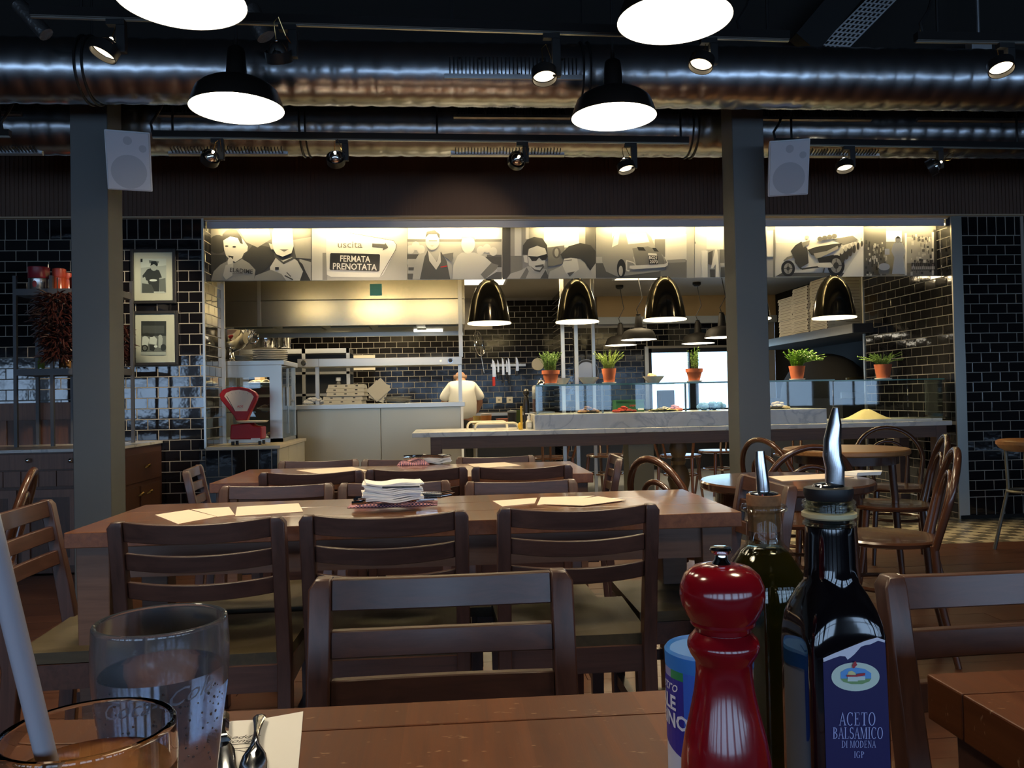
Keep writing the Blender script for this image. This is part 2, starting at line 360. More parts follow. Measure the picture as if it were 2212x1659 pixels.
# ---- ceiling and rear (window) walls of the dining room
ceil_ = struct(MB().box((-10, -3.5, 3.5), (10, 7.0, 3.6)).obj('ceiling', M['dark'], smooth=False))
plaster = mat('brown_wall_paint', (0.07, 0.045, 0.035), rough=0.8)
struct(MB().box((-10.1, -3.5, 0), (-10, 6.9, 3.5)).obj('wall_left', plaster, smooth=False))
struct(MB().box((10, -3.5, 0), (10.1, 7.0, 3.5)).obj('wall_right', plaster, smooth=False))
rear = MB(); rear.box((-10, -3.6, 0), (10, -3.45, 0.75)).box((-10, -3.6, 1.95), (10, -3.45, 3.5))
wins = [(-9.16 + 1.42*i, -9.16+1.42*i+1.12) for i in range(13)]
prev = -10
for a, b in wins: rear.box((prev, -3.6, 0.75), (a, -3.45, 1.95)); prev = b
rear.box((prev, -3.6, 0.75), (10, -3.45, 1.95))
struct(rear.obj('wall_rear', plaster, smooth=False))
for i, (a, b) in enumerate(wins):
    wf = MB(); zc = 1.55
    for x in (a, b): wf.cbox((x, -3.5, 1.35), (0.05, 0.06, 1.2))
    for z in (0.77, zc, 1.93): wf.cbox(((a+b)/2, -3.5, z), (b-a, 0.06, 0.045))
    wf.cbox(((a+b)/2, -3.5, 1.35), (0.03, 0.05, 1.2))
    wo = struct(wf.obj('window_%d' % (i+2), M['black'], smooth=False))
# ---- tiles
TM = {}
def tile_mesh(wd, ht, m='tile'):
    k = (round(wd, 3), round(ht, 3), m)
    if k not in TM:
        a, c, d, e = wd/2, ht/2, 0.0020, 0.0014
        mb = MB(); vs = []
        for (s, y) in ((0.0, 0.0006), (0.0, -d+0.0010), (e, -d)):
            vs += [(-a+s, y, -c+s), (a-s, y, -c+s), (a-s, y, c-s), (-a+s, y, c-s)]
        fs = [(8, 9, 10, 11)]
        for r in (0, 4):
            for i in range(4): fs.append((r+i, r+(i+1) % 4, r+4+(i+1) % 4, r+4+i))
        mb.add(vs, fs); TM[k] = mb.mesh('tile', M[m], smooth=False)
    return TM[k]
def tile_field(parent, O, N, w, h, tw=0.153, th=0.0750, jt=0.0063, sold_top=0, sold_bot=0, first=0.0, skip=None, limit=300, m='tile', tilt=0.004):
    V = Vector((0, 0, 1)); N = Vector(N); U = (-N).cross(V); O = Vector(O)
    R = Matrix((U, -N, V)).transposed()
    cells = []; z = h
    if sold_top:
        u = -first % (th+jt) - (th+jt)
        while u < w: cells.append((u, u+th, z-tw, z)); u += th+jt
        z -= tw+jt
    zb = tw+jt if sold_bot else 0.0
    r = 0
    while z > zb+0.02:
        u = -first - (0.5*(tw+jt) if r % 2 else 0) - (tw+jt)
        while u < w: cells.append((u, u+tw, max(z-th, zb), z)); u += tw+jt
        z -= th+jt; r += 1
    if sold_bot:
        u = -first % (th+jt) - (th+jt)
        while u < w: cells.append((u, u+th, 0, tw)); u += th+jt
    n = 0; rest = MB()
    for (u0, u1, z0, z1) in cells:
        u0 = max(u0, 0.0); u1 = min(u1, w)
        if u1-u0 < 0.012 or z1-z0 < 0.012: continue
        P = O + U*((u0+u1)/2) + V*((z0+z1)/2)
        if skip and skip(P): continue
        me = tile_mesh(u1-u0, z1-z0, m)
        rot = R @ Matrix.Rotation(random.gauss(0, tilt), 3, 'X') @ Matrix.Rotation(random.gauss(0, tilt), 3, 'Z')
        mw = Matrix.Translation(P) @ rot.to_4x4()
        if n < limit:
            o = bpy.data.objects.new('tile', me); COL.objects.link(o); o.parent = parent; o.matrix_world = mw; n += 1
        else:
            b0 = len(rest.v)
            for v in me.vertices: rest.v.append(tuple(mw @ v.co))
            for p in me.polygons: rest.face([b0+i for i in p.vertices])
    if rest.v:
        o = rest.obj('tiles', M[m], parent, smooth=False); o['kind'] = 'stuff'
    return n
XL = onY(440, 700, W).x          # left edge of the kitchen opening
XR = onY(2062, 700, W).x         # right edge
ZT = 2.505                       # top of the opening
wl = struct(MB().box((-10, W+0.0003, 0), (XL, W+0.5, ZT)).obj('wall_front', M['grout'], smooth=False))
tile_field(wl, (-3.45, W, 0.0), (0, -1, 0), XL+3.45, ZT-0.004, sold_top=1, first=0.05, skip=lambda P: P.x < -2.42 and P.z < 0.78, limit=300)
# return on the left of the opening
tile_field(wl, (XL+0.0002, W+0.008, 0.735), (1, 0, 0), 0.46, ZT-0.735, first=0.03)
tr = MB().box((XL-0.006, W-0.009, 0.73), (XL+0.010, W+0.006, ZT)).box((XL+0.002, W+0.468, 0.73), (XL+0.03, W+0.49, ZT))
struct(tr.obj('trim_1', mat('edge_trim_metal', (0.55, 0.54, 0.5), rough=0.35, metal=1.0), smooth=False))
# low plinth wall under the cabinet, tiled in front, cream on its end
XP = onY(600, 965, W).x
pw = struct(MB().box((XL, W+0.0003, 0), (XP-0.004, W+1.12, 0.715)).obj('wall_low', M['grout'], smooth=False))
tile_field(pw, (XL+0.002, W, 0.0), (0, -1, 0), XP-XL-0.006, 0.712, sold_top=1, tw=0.20, th=0.094, jt=0.006)
for j in range(3):
    for i in range(3):
        o = MB().box((XP-0.004, W+0.02+0.37*i, 0.712-0.235*(j+1)+0.004), (XP+0.006, W+0.02+0.37*i+0.364, 0.712-0.235*j)).obj('tile', M['cream'], pw, smooth=False)
sill = struct(MB().box((XL+0.004, W-0.012, 0.716), (XP+0.02, W+1.14, 0.742)).obj('trim_2', mat('sill_stone', (0.55, 0.48, 0.36), rough=0.3, noise=0.1), bevel=0.003))
# right pier and return
wr = struct(MB().box((XR+0.03, W+0.0003, 0), (4.80, W+0.9, ZT)).box((XR+0.0003, W+0.0003, 0), (XR+0.06, W+1.45, ZT)).obj('wall_right_pier', M['grout'], smooth=False))
tile_field(wr, (XR+0.085, W, 0.02), (0, -1, 0), 4.775-XR-0.085, ZT-0.024, sold_top=1, sold_bot=1, first=0.02)
tile_field(wr, (XR, W+1.45, 0.78), (-1, 0, 0), 1.44, ZT-0.78, first=0.06, limit=300)
tile_field(wr, (XR, W+1.45, 0.0), (-1, 0, 0), 1.44, 0.775)
struct(MB().box((XR-0.012, W-0.012, 0), (XR+0.078, W+0.004, ZT)).obj('trim_3', M['steel'], smooth=False))
struct(MB().box((XR-0.012, W+1.45, 0), (XR+0.06, W+1.475, ZT)).obj('trim_4', mat('pale_metal_corner', (0.5, 0.48, 0.42), rough=0.4, metal=1.0), smooth=False))
struct(MB().box((4.775, W-0.008, 0), (4.80, W+0.004, ZT)).obj('trim_5', M['grout'], smooth=False))
wf2 = struct(MB().box((4.8, W+0.35, 0), (10, W+0.6, 3.5)).obj('wall_front_far', plaster, smooth=False))
tile_field(wf2, (4.8, W+0.35, 0.0), (0, -1, 0), 0.5, 2.0, limit=100)
struct(MB().box((XR, W-0.02, 0), (4.8, W-0.002, 0.03)).obj('baseboard_front', M['dark'], smooth=False))
# ribbed brown bulkhead over the opening
bulk = MB().box((-10, W-0.03, ZT+0.012), (10, W+0.25, 3.5))
x = -4.2
while x < 5.6: bulk.box((x, W-0.036, ZT+0.014), (x+0.016, W-0.03, 3.2)); x += 0.032
struct(bulk.obj('wall_bulkhead', mat('brown_ribbed_panel', (0.11, 0.062, 0.042), rough=0.65, noise=0.25, nscale=3), smooth=False))
struct(MB().box((XL-1.6, W-0.032, ZT), (4.8, W+0.05, ZT+0.012)).obj('trim_6', mat('soffit_cream', (0.42, 0.33, 0.22), rough=0.6), smooth=False))
struct(MB().box((XL, W+0.05, ZT-0.006), (XR, W+0.30, ZT+0.012)).obj('trim_7', mat('soffit_white', (0.55, 0.55, 0.55), rough=0.6), smooth=False))
struct(MB().box((XL+0.01, W+0.085, 2.446), (XR-0.01, W+0.095, ZT-0.006)).obj('trim_8', mat('fascia_pale_blue', (0.50, 0.52, 0.58), rough=0.5), smooth=False))
# ---- kitchen shell
KB = 11.5
struct(MB().box((-3.0, W+0.26, 2.50), (4.9, KB+0.1, 2.58)).obj('ceiling', mat('kitchen_ceiling_paint', (0.42, 0.38, 0.32), rough=0.8), smooth=False))
kw = mat('kitchen_side_paint', (0.10, 0.095, 0.085), rough=0.5)
struct(MB().box((-3.0, W+0.5, 0), (-2.9, KB, 2.5)).obj('wall_kitchen_left', kw, smooth=False))
struct(MB().box((4.75, W+0.9, 0), (4.85, KB, 2.5)).obj('wall_kitchen_right', mat('oven_black_wall', (0.012, 0.011, 0.01), rough=0.7, spec=0.2), smooth=False))
wx0, wx1 = onY(1400, 800, KB).x, 4.2; wz0, wz1 = 0.82, onY(1480, 752, KB).z
kb = MB().box((-2.9, KB+0.0003, 0), (wx0, KB+0.1, 2.5)).box((wx0, KB+0.001, 0), (4.75, KB+0.1, wz0)).box((wx0, KB+0.001, wz1), (4.75, KB+0.1, 2.5)).box((wx1, KB+0.001, wz0), (4.75, KB+0.1, wz1))
kbw = struct(kb.obj('wall_kitchen_back', M['grout'], smooth=False))
xs0 = onY(600, 800, KB).x
tile_field(kbw, (xs0, KB, 0.86), (0, -1, 0), wx0-xs0-0.02, 2.46-0.86, first=0.02, tilt=0.004, m='ktile',
    skip=lambda P: (P.z > 2.02 and (P.x < 0.6 or P.x > 1.55)) or (P.z > 2.13 and P.x > 1.5), limit=300)
kb2 = struct(MB().box((wx0, KB+0.0005, wz1+0.02), (4.7, KB+0.001, 2.12)).obj('wall_kitchen_lintel', M['grout'], smooth=False))
tile_field(kb2, (wx0, KB, wz1+0.03), (0, -1, 0), 1.6, 2.10-wz1-0.03)
struct(MB().box((-2.9, KB-0.012, 0), (4.75, KB-0.002, 0.80)).obj('wall_kitchen_dado', mat('dark_dado_tile', (0.02, 0.02, 0.022), rough=0.3), smooth=False))
# beige beam and pale strip over the window side of the back wall
xb0 = onY(1290, 680, KB-0.05).x
struct(MB().box((xb0, KB-0.06, 2.20), (4.75, KB, 2.5)).obj('trim_9', mat('beige_bulkhead_paint', (0.55, 0.38, 0.18), rough=0.7), smooth=False))
struct(MB().box((xb0, KB-0.10, 2.10), (4.75, KB, 2.20)).obj('trim_10', mat('pale_strip_paint', (0.50, 0.54, 0.55), rough=0.6), smooth=False))
# back window with black frame, two panes
wf = MB(); xm0, xm1 = onY(1488, 800, KB).x, onY(1507, 800, KB).x
wf.box((wx0, KB-0.03, wz0), (wx0+0.05, KB+0.05, wz1)).box((xm0, KB-0.03, wz0), (xm1, KB+0.05, wz1)).box((wx1-0.05, KB-0.03, wz0), (wx1, KB+0.05, wz1))
wf.box((wx0, KB-0.03, wz0), (wx1, KB+0.05, wz0+0.05)).box((wx0, KB-0.03, wz1-0.06), (wx1, KB+0.05, wz1))
w1 = struct(wf.obj('window_1', M['black'], smooth=False))
MB().box((wx0+0.05, KB+0.01, wz0+0.05), (xm0, KB+0.016, wz1-0.06)).obj('pane', M['glass'], w1, smooth=False)
MB().box((xm1, KB+0.01, wz0+0.05), (wx1-0.05, KB+0.016, wz1-0.06)).obj('pane', M['glass'], w1, smooth=False)
struct(MB().box((wx0-0.055, KB-0.05, 0.0), (wx0, KB-0.001, wz1+0.03)).obj('trim_11', mat('pale_metal_corner', (0.5, 0.48, 0.42)), smooth=False))
# tiled partition between cook line and window side
xpt = onY(1194, 700, KB).x
pt_ = struct(MB().box((xpt, 10.45, 0), (xpt+0.12, KB, 2.5)).obj('wall_partition', M['grout'], smooth=False))
tile_field(pt_, (xpt-0.001, KB, 0.0), (-1, 0, 0), 1.05, 2.48, limit=0, m='ktile')
tile_field(pt_, (xpt, 10.449, 0.0), (0, -1, 0), 0.12, 2.48, limit=40)
# ---- columns
cy0 = 4.62
a = onY(157, 900, cy0).x; b = onY(238.5, 900, cy0).x
c1 = struct(MB().box((a, cy0, 0), (b, cy0+0.20, 3.02)).obj('column', M['grey'], bevel=0.004))
a2 = onY(1592, 700, cy0).x; b2 = onY(1660, 700, cy0).x
c2 = struct(MB().box((a2, cy0, 0), (b2, cy0+0.19, 3.02)).obj('column', M['grey'], bevel=0.004))
struct(MB().box((-10, cy0-0.03, 3.02), (10, cy0+0.24, 3.5)).obj('beam', M['dark'], smooth=False))  # added dark beam over the column tops, standing in for the darkness there
# ================================================================== CEILING SERVICES
def duct(name, label, Y, Z, R, x0, x1, grilles, straps):
    t = thing(name, label, 'duct', ((x0+x1)/2, Y, Z), 0, 'spiral ventilation ducts'); L = x1-x0; mb = MB(); nn = 40; nx = int(L/0.02); pit = 0.105
    for i in range(nx+1):
        xx = -L/2 + L*i/nx
        for k in range(nn):
            an = 2*PI*k/nn; ph = (xx/pit - k/nn) % 1.0
            r = R + 0.0035*math.sin(PI*ph) - (0.003 if ph < 0.10 else 0)
            mb.v.append((xx, -r*math.cos(an), r*math.sin(an)))
    for i in range(nx):
        for k in range(nn):
            k2 = (k+1) % nn; mb.face((i*nn+k, i*nn+k2, (i+1)*nn+k2, (i+1)*nn+k))
    mb.obj('duct_body', M['galv'], t, ang=60)
    for (xc, ph, wd, ht) in grilles:
        g = bpy.data.objects.new('grille', None)
        n = Vector((0, -math.cos(ph), math.sin(ph))); tz = Vector((0, math.sin(ph), math.cos(ph)))
        fr = MB(); O = Vector((xc-(x0+x1)/2, 0, 0)) + n*(R+0.006)
        def rect(mb, u0, u1, v0, v1, d0, d1):
            X = Vector((1, 0, 0)); q = [(u0, v0), (u1, v0), (u1, v1), (u0, v1)]
            mb.hexa([O+X*u+tz*v+n*d0 for u, v in q], [O+X*u+tz*v+n*d1 for u, v in q])
        rect(fr, -wd/2-0.02, wd/2+0.02, -ht/2-0.022, -ht/2, -0.012, 0.006)
        bk = MB(); rect(bk, -wd/2, wd/2, -ht/2, ht/2, -0.02, -0.012); sl = MB()
        k = int(wd/0.02)
        for i in range(k): rect(sl, -wd/2+0.02*i+0.006, -wd/2+0.02*i+0.012, -ht/2, ht/2, -0.012, 0.0)
        o = fr.obj('grille_frame', M['galvstrip'], t, smooth=False); bk.obj('grille_back', M['dark'], o, smooth=False); sl.obj('grille_slats', M['blacksat'], o, smooth=False)
        bpy.data.objects.remove(g)
    for xc in straps:
        for dx in (-0.018, 0.018):
            MB().tube([(xc-(x0+x1)/2+dx, -(R+0.008)*math.cos(2*PI*k/32), (R+0.008)*math.sin(2*PI*k/32)) for k in range(32)], 0.0055, 6, closed=True).obj('strap', M['black'], t)
        MB().cyl((xc-(x0+x1)/2, 0, R), (xc-(x0+x1)/2, 0, 3.5-Z), 0.006, n=6).obj('hanger_rod', M['black'], t)
    return t
def dx(px, py, Y): return onY(px, py, Y).x
R_ = math.radians
duct('ventilation_duct', 'nearer galvanised spiral air duct crossing in front of both columns', 4.2, 2.76, 0.158, -3.2, 4.6,
     [(dx(1109, 142, 4.06), R_(-6), 0.66, 0.085)], [dx(180, 150, 4.1), dx(1265, 160, 4.1)])
duct('ventilation_duct', 'farther galvanised spiral air duct passing behind the columns above the brown bulkhead', 5.12, 2.78, 0.165, -3.6, 5.4,
     [(dx(x, 255, 5.0), R_(24), 0.68, 0.08) for x in (480, 1105, 1755, 2085, -80)] + [(dx(x, 330, 5.05), R_(-68), 0.68, 0.05) for x in (490, 1098, 1790, -50)], [dx(655, 280, 5.0), dx(1500, 280, 5.0)])
def track(label, p0, p1, rods, cord=None):
    p0 = Vector(p0); p1 = Vector(p1); t = thing('light_track', label, 'light track', (p0+p1)/2, 0, 'black ceiling light tracks'); c = (p0+p1)/2
    MB().bar(p0-c, p1-c, 0.034, 0.036).obj('rail', M['blacksat'], t, smooth=False)
    MB().bar(p0-c-Vector((0,0.0,0.022)), p1-c-Vector((0,0.0,0.022)), 0.012, 0.006).obj('rail_lip', M['steel'], t, smooth=False)
    for f in rods:
        q = p0.lerp(p1, f)-c; MB().cyl(q, (q.x, q.y, 3.5-c.z), 0.007, n=6).obj('hanger_rod', M['black'], t)
    if cord is not None:
        q = p0.lerp(p1, cord)-c
        MB().tube([(q.x, q.y, q.z+0.01), (q.x-0.01, q.y, q.z+0.06), (q.x+0.03, q.y, q.z+0.12), (q.x+0.07, q.y+0.02, q.z+0.22), (q.x+0.08, q.y+0.03, q.z+0.4)], 0.008, 6).obj('power_cord', M['black'], t)
    return p0, p1
ZTR = 2.62
t1 = track('long light track in front of the nearer duct at the top of the picture', onZ(67, 25, ZTR), onZ(1703, 78, ZTR), (0.06, 0.53, 0.97), 0.93)
t2 = track('short light track at the upper right corner near the slanting cable tray', onZ(1978, 80, ZTR), onZ(2500, 88, ZTR), (0.09,), 0.03)
t3 = track('light track between the two speakers in front of the farther duct', onZ(330, 290, ZTR), onZ(1487, 303, ZTR), (0.035, 0.515, 0.985), 0.0)
t4 = track('light track running right from beside the white speaker on the rear column', onZ(1675, 306, ZTR), onZ(2500, 319, ZTR), (0.04, 0.62), 0.0)
t5 = track('stub of light track entering at the far left edge below the duct', onZ(-300, 284, ZTR), onZ(22, 288, ZTR), (0.93,), 0.95)
SPOT = None
def spot(label, px, py_top, aim, track_pts, drop=0.11, lit=True, beam=10, target=None):
    """aim: direction the lamp looks (world)."""
    p0, p1 = track_pts
    f = (onZ(px, py_top, ZTR).x - p0.x)/(p1.x-p0.x); q = p0.lerp(p1, f); q.z -= 0.025
    t = thing('track_spotlight', label, 'spotlight', q, 0, 'track spotlights')
    MB().cbox((0, 0, -0.01), (0.07, 0.03, 0.022)).obj('adapter', M['black'], t, smooth=False)
    MB().cbox((0.02, 0, -drop/2-0.02), (0.036, 0.03, drop)).obj('arm', M['black'], t, smooth=False, bevel=0.003)
    if target is not None: aim = Vector(target)-q
    d = Vector(aim).normalized(); c = Vector((-0.035, -0.015, -drop-0.01))
    rq = d.to_track_quat('Z', 'Y').to_matrix().to_4x4(); rq.translation = c
    def pl(o): o.matrix_local = rq; return o
    pl(MB().lathe([(0.050, -0.012), (0.0535, -0.012), (0.0535, 0.030), (0.050, 0.030), (0.050, -0.012)], 24, caps=False).obj('housing_ring', M['blacksat'], t))
    pl(MB().lathe([(0.012, -0.045), (0.026, -0.038), (0.040, -0.018), (0.049, 0.008), (0.047, 0.008), (0.037, -0.016), (0.022, -0.034), (0.0, -0.04)], 24, caps=False).obj('reflector', M['chrome'], t))
    pl(MB().lathe([(0.0, 0.006), (0.047, 0.0075)], 24, caps=False).obj('lens', M['spotglow'] if lit else M['chrome'], t))
    pl(MB().ball((0, 0, -0.048), 0.008, 8, 6).obj('lamp_cap', M['bulb'] if lit else M['chrome'], t))
    MB().tube([c-d*0.05, c-d*0.10+Vector((0, 0, 0.02)), c-d*0.11+Vector((0.02, 0, 0.03)), c-d*0.07+Vector((0.04, 0, 0.0)), Vector((0.02, 0, -drop*0.75))], 0.0022, 5).obj('cable', M['brass'], t)
    if lit:
        l = bpy.data.lights.new('spot_beam', 'SPOT'); l.energy = beam; l.color = (1.0, 0.78, 0.5); l.spot_size = R_(46); l.spot_blend = 0.6; l.shadow_soft_size = 0.04
        o = bpy.data.objects.new('spot_beam', l); COL.objects.link(o); o.parent = t; o.location = c+d*0.035; o.rotation_euler = d.to_track_quat('-Z', 'Y').to_euler()
    return t
spot('lit spotlight above the left white speaker, tilted towards the left', 250, 30, (-0.35, -0.2, -0.9), t1)
spot('spotlight hanging between the two left pendant lamps, facing away', 620, 40, (0.05, 0.6, -0.8), t1, lit=False)
spot('lit spotlight in front of the duct grille near the picture centre', 1190, 62, (0.05, -0.3, -1), t1, drop=0.16)
spot('lit spotlight just below the large right pendant lamp', 1530, 72, (-0.3, -0.2, -0.9), t1, drop=0.09)
spot('lit spotlight at the upper right corner beside the grey wall fitting', 2172, 82, (-0.1, -0.35, -0.9), t2, drop=0.09)
spot('spotlight just right of the left speaker, lamp seen from its side', 470, 292, (-0.8, 0.5, -0.35), t3, drop=0.10, beam=200, target=(-2.42, 6.4, 1.55))
spot('dim spotlight right of the rear left pendant lamp, turned sideways', 738, 294, (0.4, 0.75, -0.5), t3, drop=0.10, beam=90, target=(-0.75, 7.95, 0.85))
spot('spotlight under the middle duct grille, tilted towards the left', 1128, 298, (-0.75, 0.5, -0.45), t3, drop=0.10, beam=25, target=(-0.2, 8.3, 2.0))
spot('lit spotlight under the rear right pendant lamp', 1362, 301, (0.15, -0.3, -1), t3, drop=0.13)
spot('lit spotlight right of the right speaker on the rear track', 1830, 310, (-0.05, -0.3, -1), t4, drop=0.11)
spot('spotlight on the rear track farthest to the right, seen from its side', 2022, 312, (-0.7, 0.6, -0.4), t4, drop=0.11)
# slanting beam and perforated cable tray at the upper right
bm_ = MB(); A = onY(1735, 100, 4.46); B_ = onY(1845, -30, 4.46)
tag(MB().bar(A, B_, 0.16, 0.10, upv=(0, 1, 0)).obj('slanting_duct', M['black'], smooth=False), 'dark square duct slanting up behind the cable tray', 'duct')
ct = thing('cable_tray', 'perforated metal cable tray slanting up from the duct at upper right', 'cable tray', onY(1790, 103, 4.45))
A = onY(1765, 106, 4.45)-ct.location; B_ = onY(1890, -20, 4.45)-ct.location; d = B_-A; side = Vector((0.17, 0.02, 0))
ctm = MB(); nI, nJ = 14, 6
for i in range(nI+1): ctm.prism([A+d*(i/nI), A+d*(i/nI)+side, A+d*(i/nI)+side+d*0.022, A+d*(i/nI)+d*0.022], (0, 0.004, 0))
for j in range(nJ+1): ctm.prism([A+side*(j/nJ), A+side*(j/nJ)+side*0.07, A+d+side*(j/nJ)+side*0.07, A+d+side*(j/nJ)], (0, 0.0035, 0))
ctm.obj('perforated_bed', M['galvstrip'], ct, smooth=False)
# conduit pieces near the ceiling
tag(MB().cyl(onY(40, 10, 3.9), onY(100, 75, 3.9), 0.035, n=12).obj('flexible_hose', mat('foil_hose', (0.12, 0.12, 0.12), rough=0.4, metal=0.7, bump=0.6, bscale=40)), 'crinkled foil hose hanging at the upper left corner', 'hose')
tag(MB().cyl(onY(540, 20, 3.9), onY(575, 80, 3.9), 0.045, n=12).obj('flexible_hose', MATS['foil_hose']), 'crinkled foil hose above the nearer duct by the left pendant lamp', 'hose')
tag(MB().box(onY(2100, 114, 4.42), onY(2128, 95, 4.48)).obj('junction_box', M['galvstrip'], bevel=0.002), 'small grey metal box behind the duct at upper right', 'junction box')
jb = bpy.data.objects['junction_box']; jp = onY(2114, 95, 4.45); MB().cyl(jp, (jp.x, jp.y, 3.5), 0.009, n=8).obj('conduit', M['galvstrip'], jb)
# ---- pendant lamps
def pendant(label, px, py, Yd, rr=0.215):
    p = onY(px, py, Yd); t = thing('pendant_lamp', label, 'pendant lamp', p, 0, 'large black pendant lamps over the tables')
    k = rr/0.215
    out = [(0.215, 0.0), (0.213, 0.012), (0.200, 0.05), (0.186, 0.085), (0.165, 0.105), (0.13, 0.125), (0.085, 0.142), (0.055, 0.150), (0.050, 0.155)]
    MB().lathe([(r*k, z*k) for r, z in out], 48, caps=False).obj('shade', M['lampblack'], t)
    MB().lathe([(0.2135*k, 0.001), (0.19*k, 0.055*k), (0.16*k, 0.095*k), (0.08*k, 0.135*k), (0.0, 0.14*k)], 48, caps=False).obj('shade_lining', M['lampin'], t)
    MB().lathe([(0.0, 0.03*k), (0.055*k, 0.03*k), (0.06*k, 0.06*k), (0.04*k, 0.12*k), (0, 0.12*k)], 20).obj('bulb', M['bulb'], t)
    MB().lathe([(0.050, 0.150*k), (0.048, 0.17*k), (0.040, 0.265*k), (0.036, 0.285*k), (0.024, 0.295*k), (0.010, 0.297*k), (0.010, 0.33*k)], 24).obj('lamp_neck', M['lampblack'], t)
    MB().cyl((0, 0, 0.32*k), (0, 0, 3.5-p.z), 0.006, n=8).obj('suspension_rod', M['black'], t)
    l = bpy.data.lights.new('pendant_light', 'AREA'); l.shape = 'DISK'; l.size = 0.34*k; l.energy = 8; l.color = (1.0, 0.80, 0.52); l.spread = math.radians(105)
    o = bpy.data.objects.new('pendant_light', l); COL.objects.link(o); o.parent = t; o.location = (0, 0, -0.004)
    return t
PEND = pendant('large lit pendant lamp cut off by the top edge on the left', 392, 4, 2.82)
pendant('large lit pendant lamp at the top right, cut off by the top edge', 1457, 44, 2.97)
pendant('lit pendant lamp hanging behind the left one, beside the left speaker', 512, 236, 3.85)
pendant('lit pendant lamp hanging behind the right one, left of the right column', 1326, 254, 3.84, 0.205)
for i, (x, y) in enumerate(((-0.92, 1.78), (0.82, 1.9), (-0.95, 0.72), (0.86, 0.8))):
    t = dup(PEND, (x, y, 2.45), 0, ['black pendant lamp over the near side of the long table', 'black pendant lamp over the right end of the long table', 'black pendant lamp over the foreground table with glasses', 'black pendant lamp over the dark table at the lower right'][i])
    for k in t.children:
        if k.type == 'LIGHT': k.data = k.data.copy(); k.data.energy = 6 if i < 2 else 4
# ---- speakers
def speaker(label, px, py, Yd, yaw):
    p = onY(px, py, Yd); t = thing('wall_speaker', label, 'speaker', p, 0, 'white speakers on the columns', rot=(R_(20), 0, yaw))
    wd, ht, dp = 0.222, 0.310, 0.18
    b = MB(); f = 0.8
    b.hexa([(-wd/2, 0, -ht/2), (wd/2, 0, -ht/2), (wd/2*f, dp, -ht/2*f), (-wd/2*f, dp, -ht/2*f)], [(-wd/2, 0, ht/2), (wd/2, 0, ht/2), (wd/2*f, dp, ht/2*f), (-wd/2*f, dp, ht/2*f)])
    b.obj('cabinet', M['white'], t, bevel=0.006, smooth=False)
    MB().cbox((0, -0.004, 0), (wd-0.014, 0.008, ht-0.014)).obj('grille_cloth', M['grille'], t, bevel=0.003, smooth=False)
    for (x, z, r, nm) in ((0.0, -0.055, 0.088, 'woofer'), (0.0, 0.105, 0.022, 'tweeter'), (0.072, 0.068, 0.019, 'bass_port')):
        MB().lathe([(0, -0.002), (r*0.96, -0.0015), (r, 0)], 32).obj(nm, M['cone'], t).matrix_local = Matrix.Translation((x, -0.0085, z)) @ Matrix.Rotation(PI/2, 4, 'X')
    MB().bar((0, dp*0.9, 0.0), (0, dp+0.1, 0.02), 0.05, 0.05).obj('bracket', M['black'], t, smooth=False)
    return t
speaker('white speaker on the left column beside the pendant lamp', 278, 348, 4.42, 0.24)
speaker('white speaker on the right column under the ducts', 1704, 363, 4.42, -0.24)
# ================================================================== KITCHEN
# ---- fluorescent tubes behind the fascia
PANX = [450, 673, 880, 1085, 1287, 1500, 1674, 1866, 2054]
names_p = ['the two boys', 'the exit sign', 'the two waiters', 'the man in sunglasses', 'the small car', 'the columns and letters', 'the scooters', 'the food shop']
PY = W+0.215          # plane of the photo panels
for i in range(8):
    x0 = onY(PANX[i]+14, 500, W+0.15).x; x1 = onY(PANX[i+1]-12, 500, W+0.15).x
    if i == 3: x0 = onY(1160, 500, W+0.15).x
    t = thing('fluorescent_tube', 'warm strip light tube tucked above the photo of '+names_p[i], 'strip light', ((x0+x1)/2, W+0.135, 2.468), 0, 'strip lights above the photo row')
    L = (x1-x0)/2
    MB().cyl((-L, 0, 0), (L, 0, 0), 0.008, n=10).obj('tube', M['tubelight'], t)
    MB().box((-L, -0.012, 0.009), (L, 0.02, 0.03)).obj('fitting', M['white'], t, smooth=False)
for i, (a, b, e, l) in enumerate(((-1.12, -0.58, 14, 'warm strip tube behind the photo panels facing the middle of the hood'), (-0.45, 0.12, 7, 'warm strip tube behind the photo panels facing the end of the hood'), (-1.80, -1.42, 6, 'warm strip tube behind the photo panels above the silver bowl'), (0.5, 1.2, 8, 'warm strip tube behind the photo panels above the first herbs'), (2.6, 3.4, 6, 'warm strip tube behind the photo panels facing the pizza boxes'))):
    t = thing('fluorescent_tube', l, 'strip light', ((a+b)/2, W+0.27, 2.20), 0, 'strip lights behind the photo row'); L = (b-a)/2
    MB().cyl((-L, 0, 0), (L, 0, 0), 0.013, n=10).obj('tube', emitter('rear_tube_glow_%d' % i, (1.0, 0.76, 0.36), e*4.2), t)
    MB().box((-L, -0.03, -0.02), (L, -0.014, 0.02)).obj('fitting', M['white'], t, smooth=False)
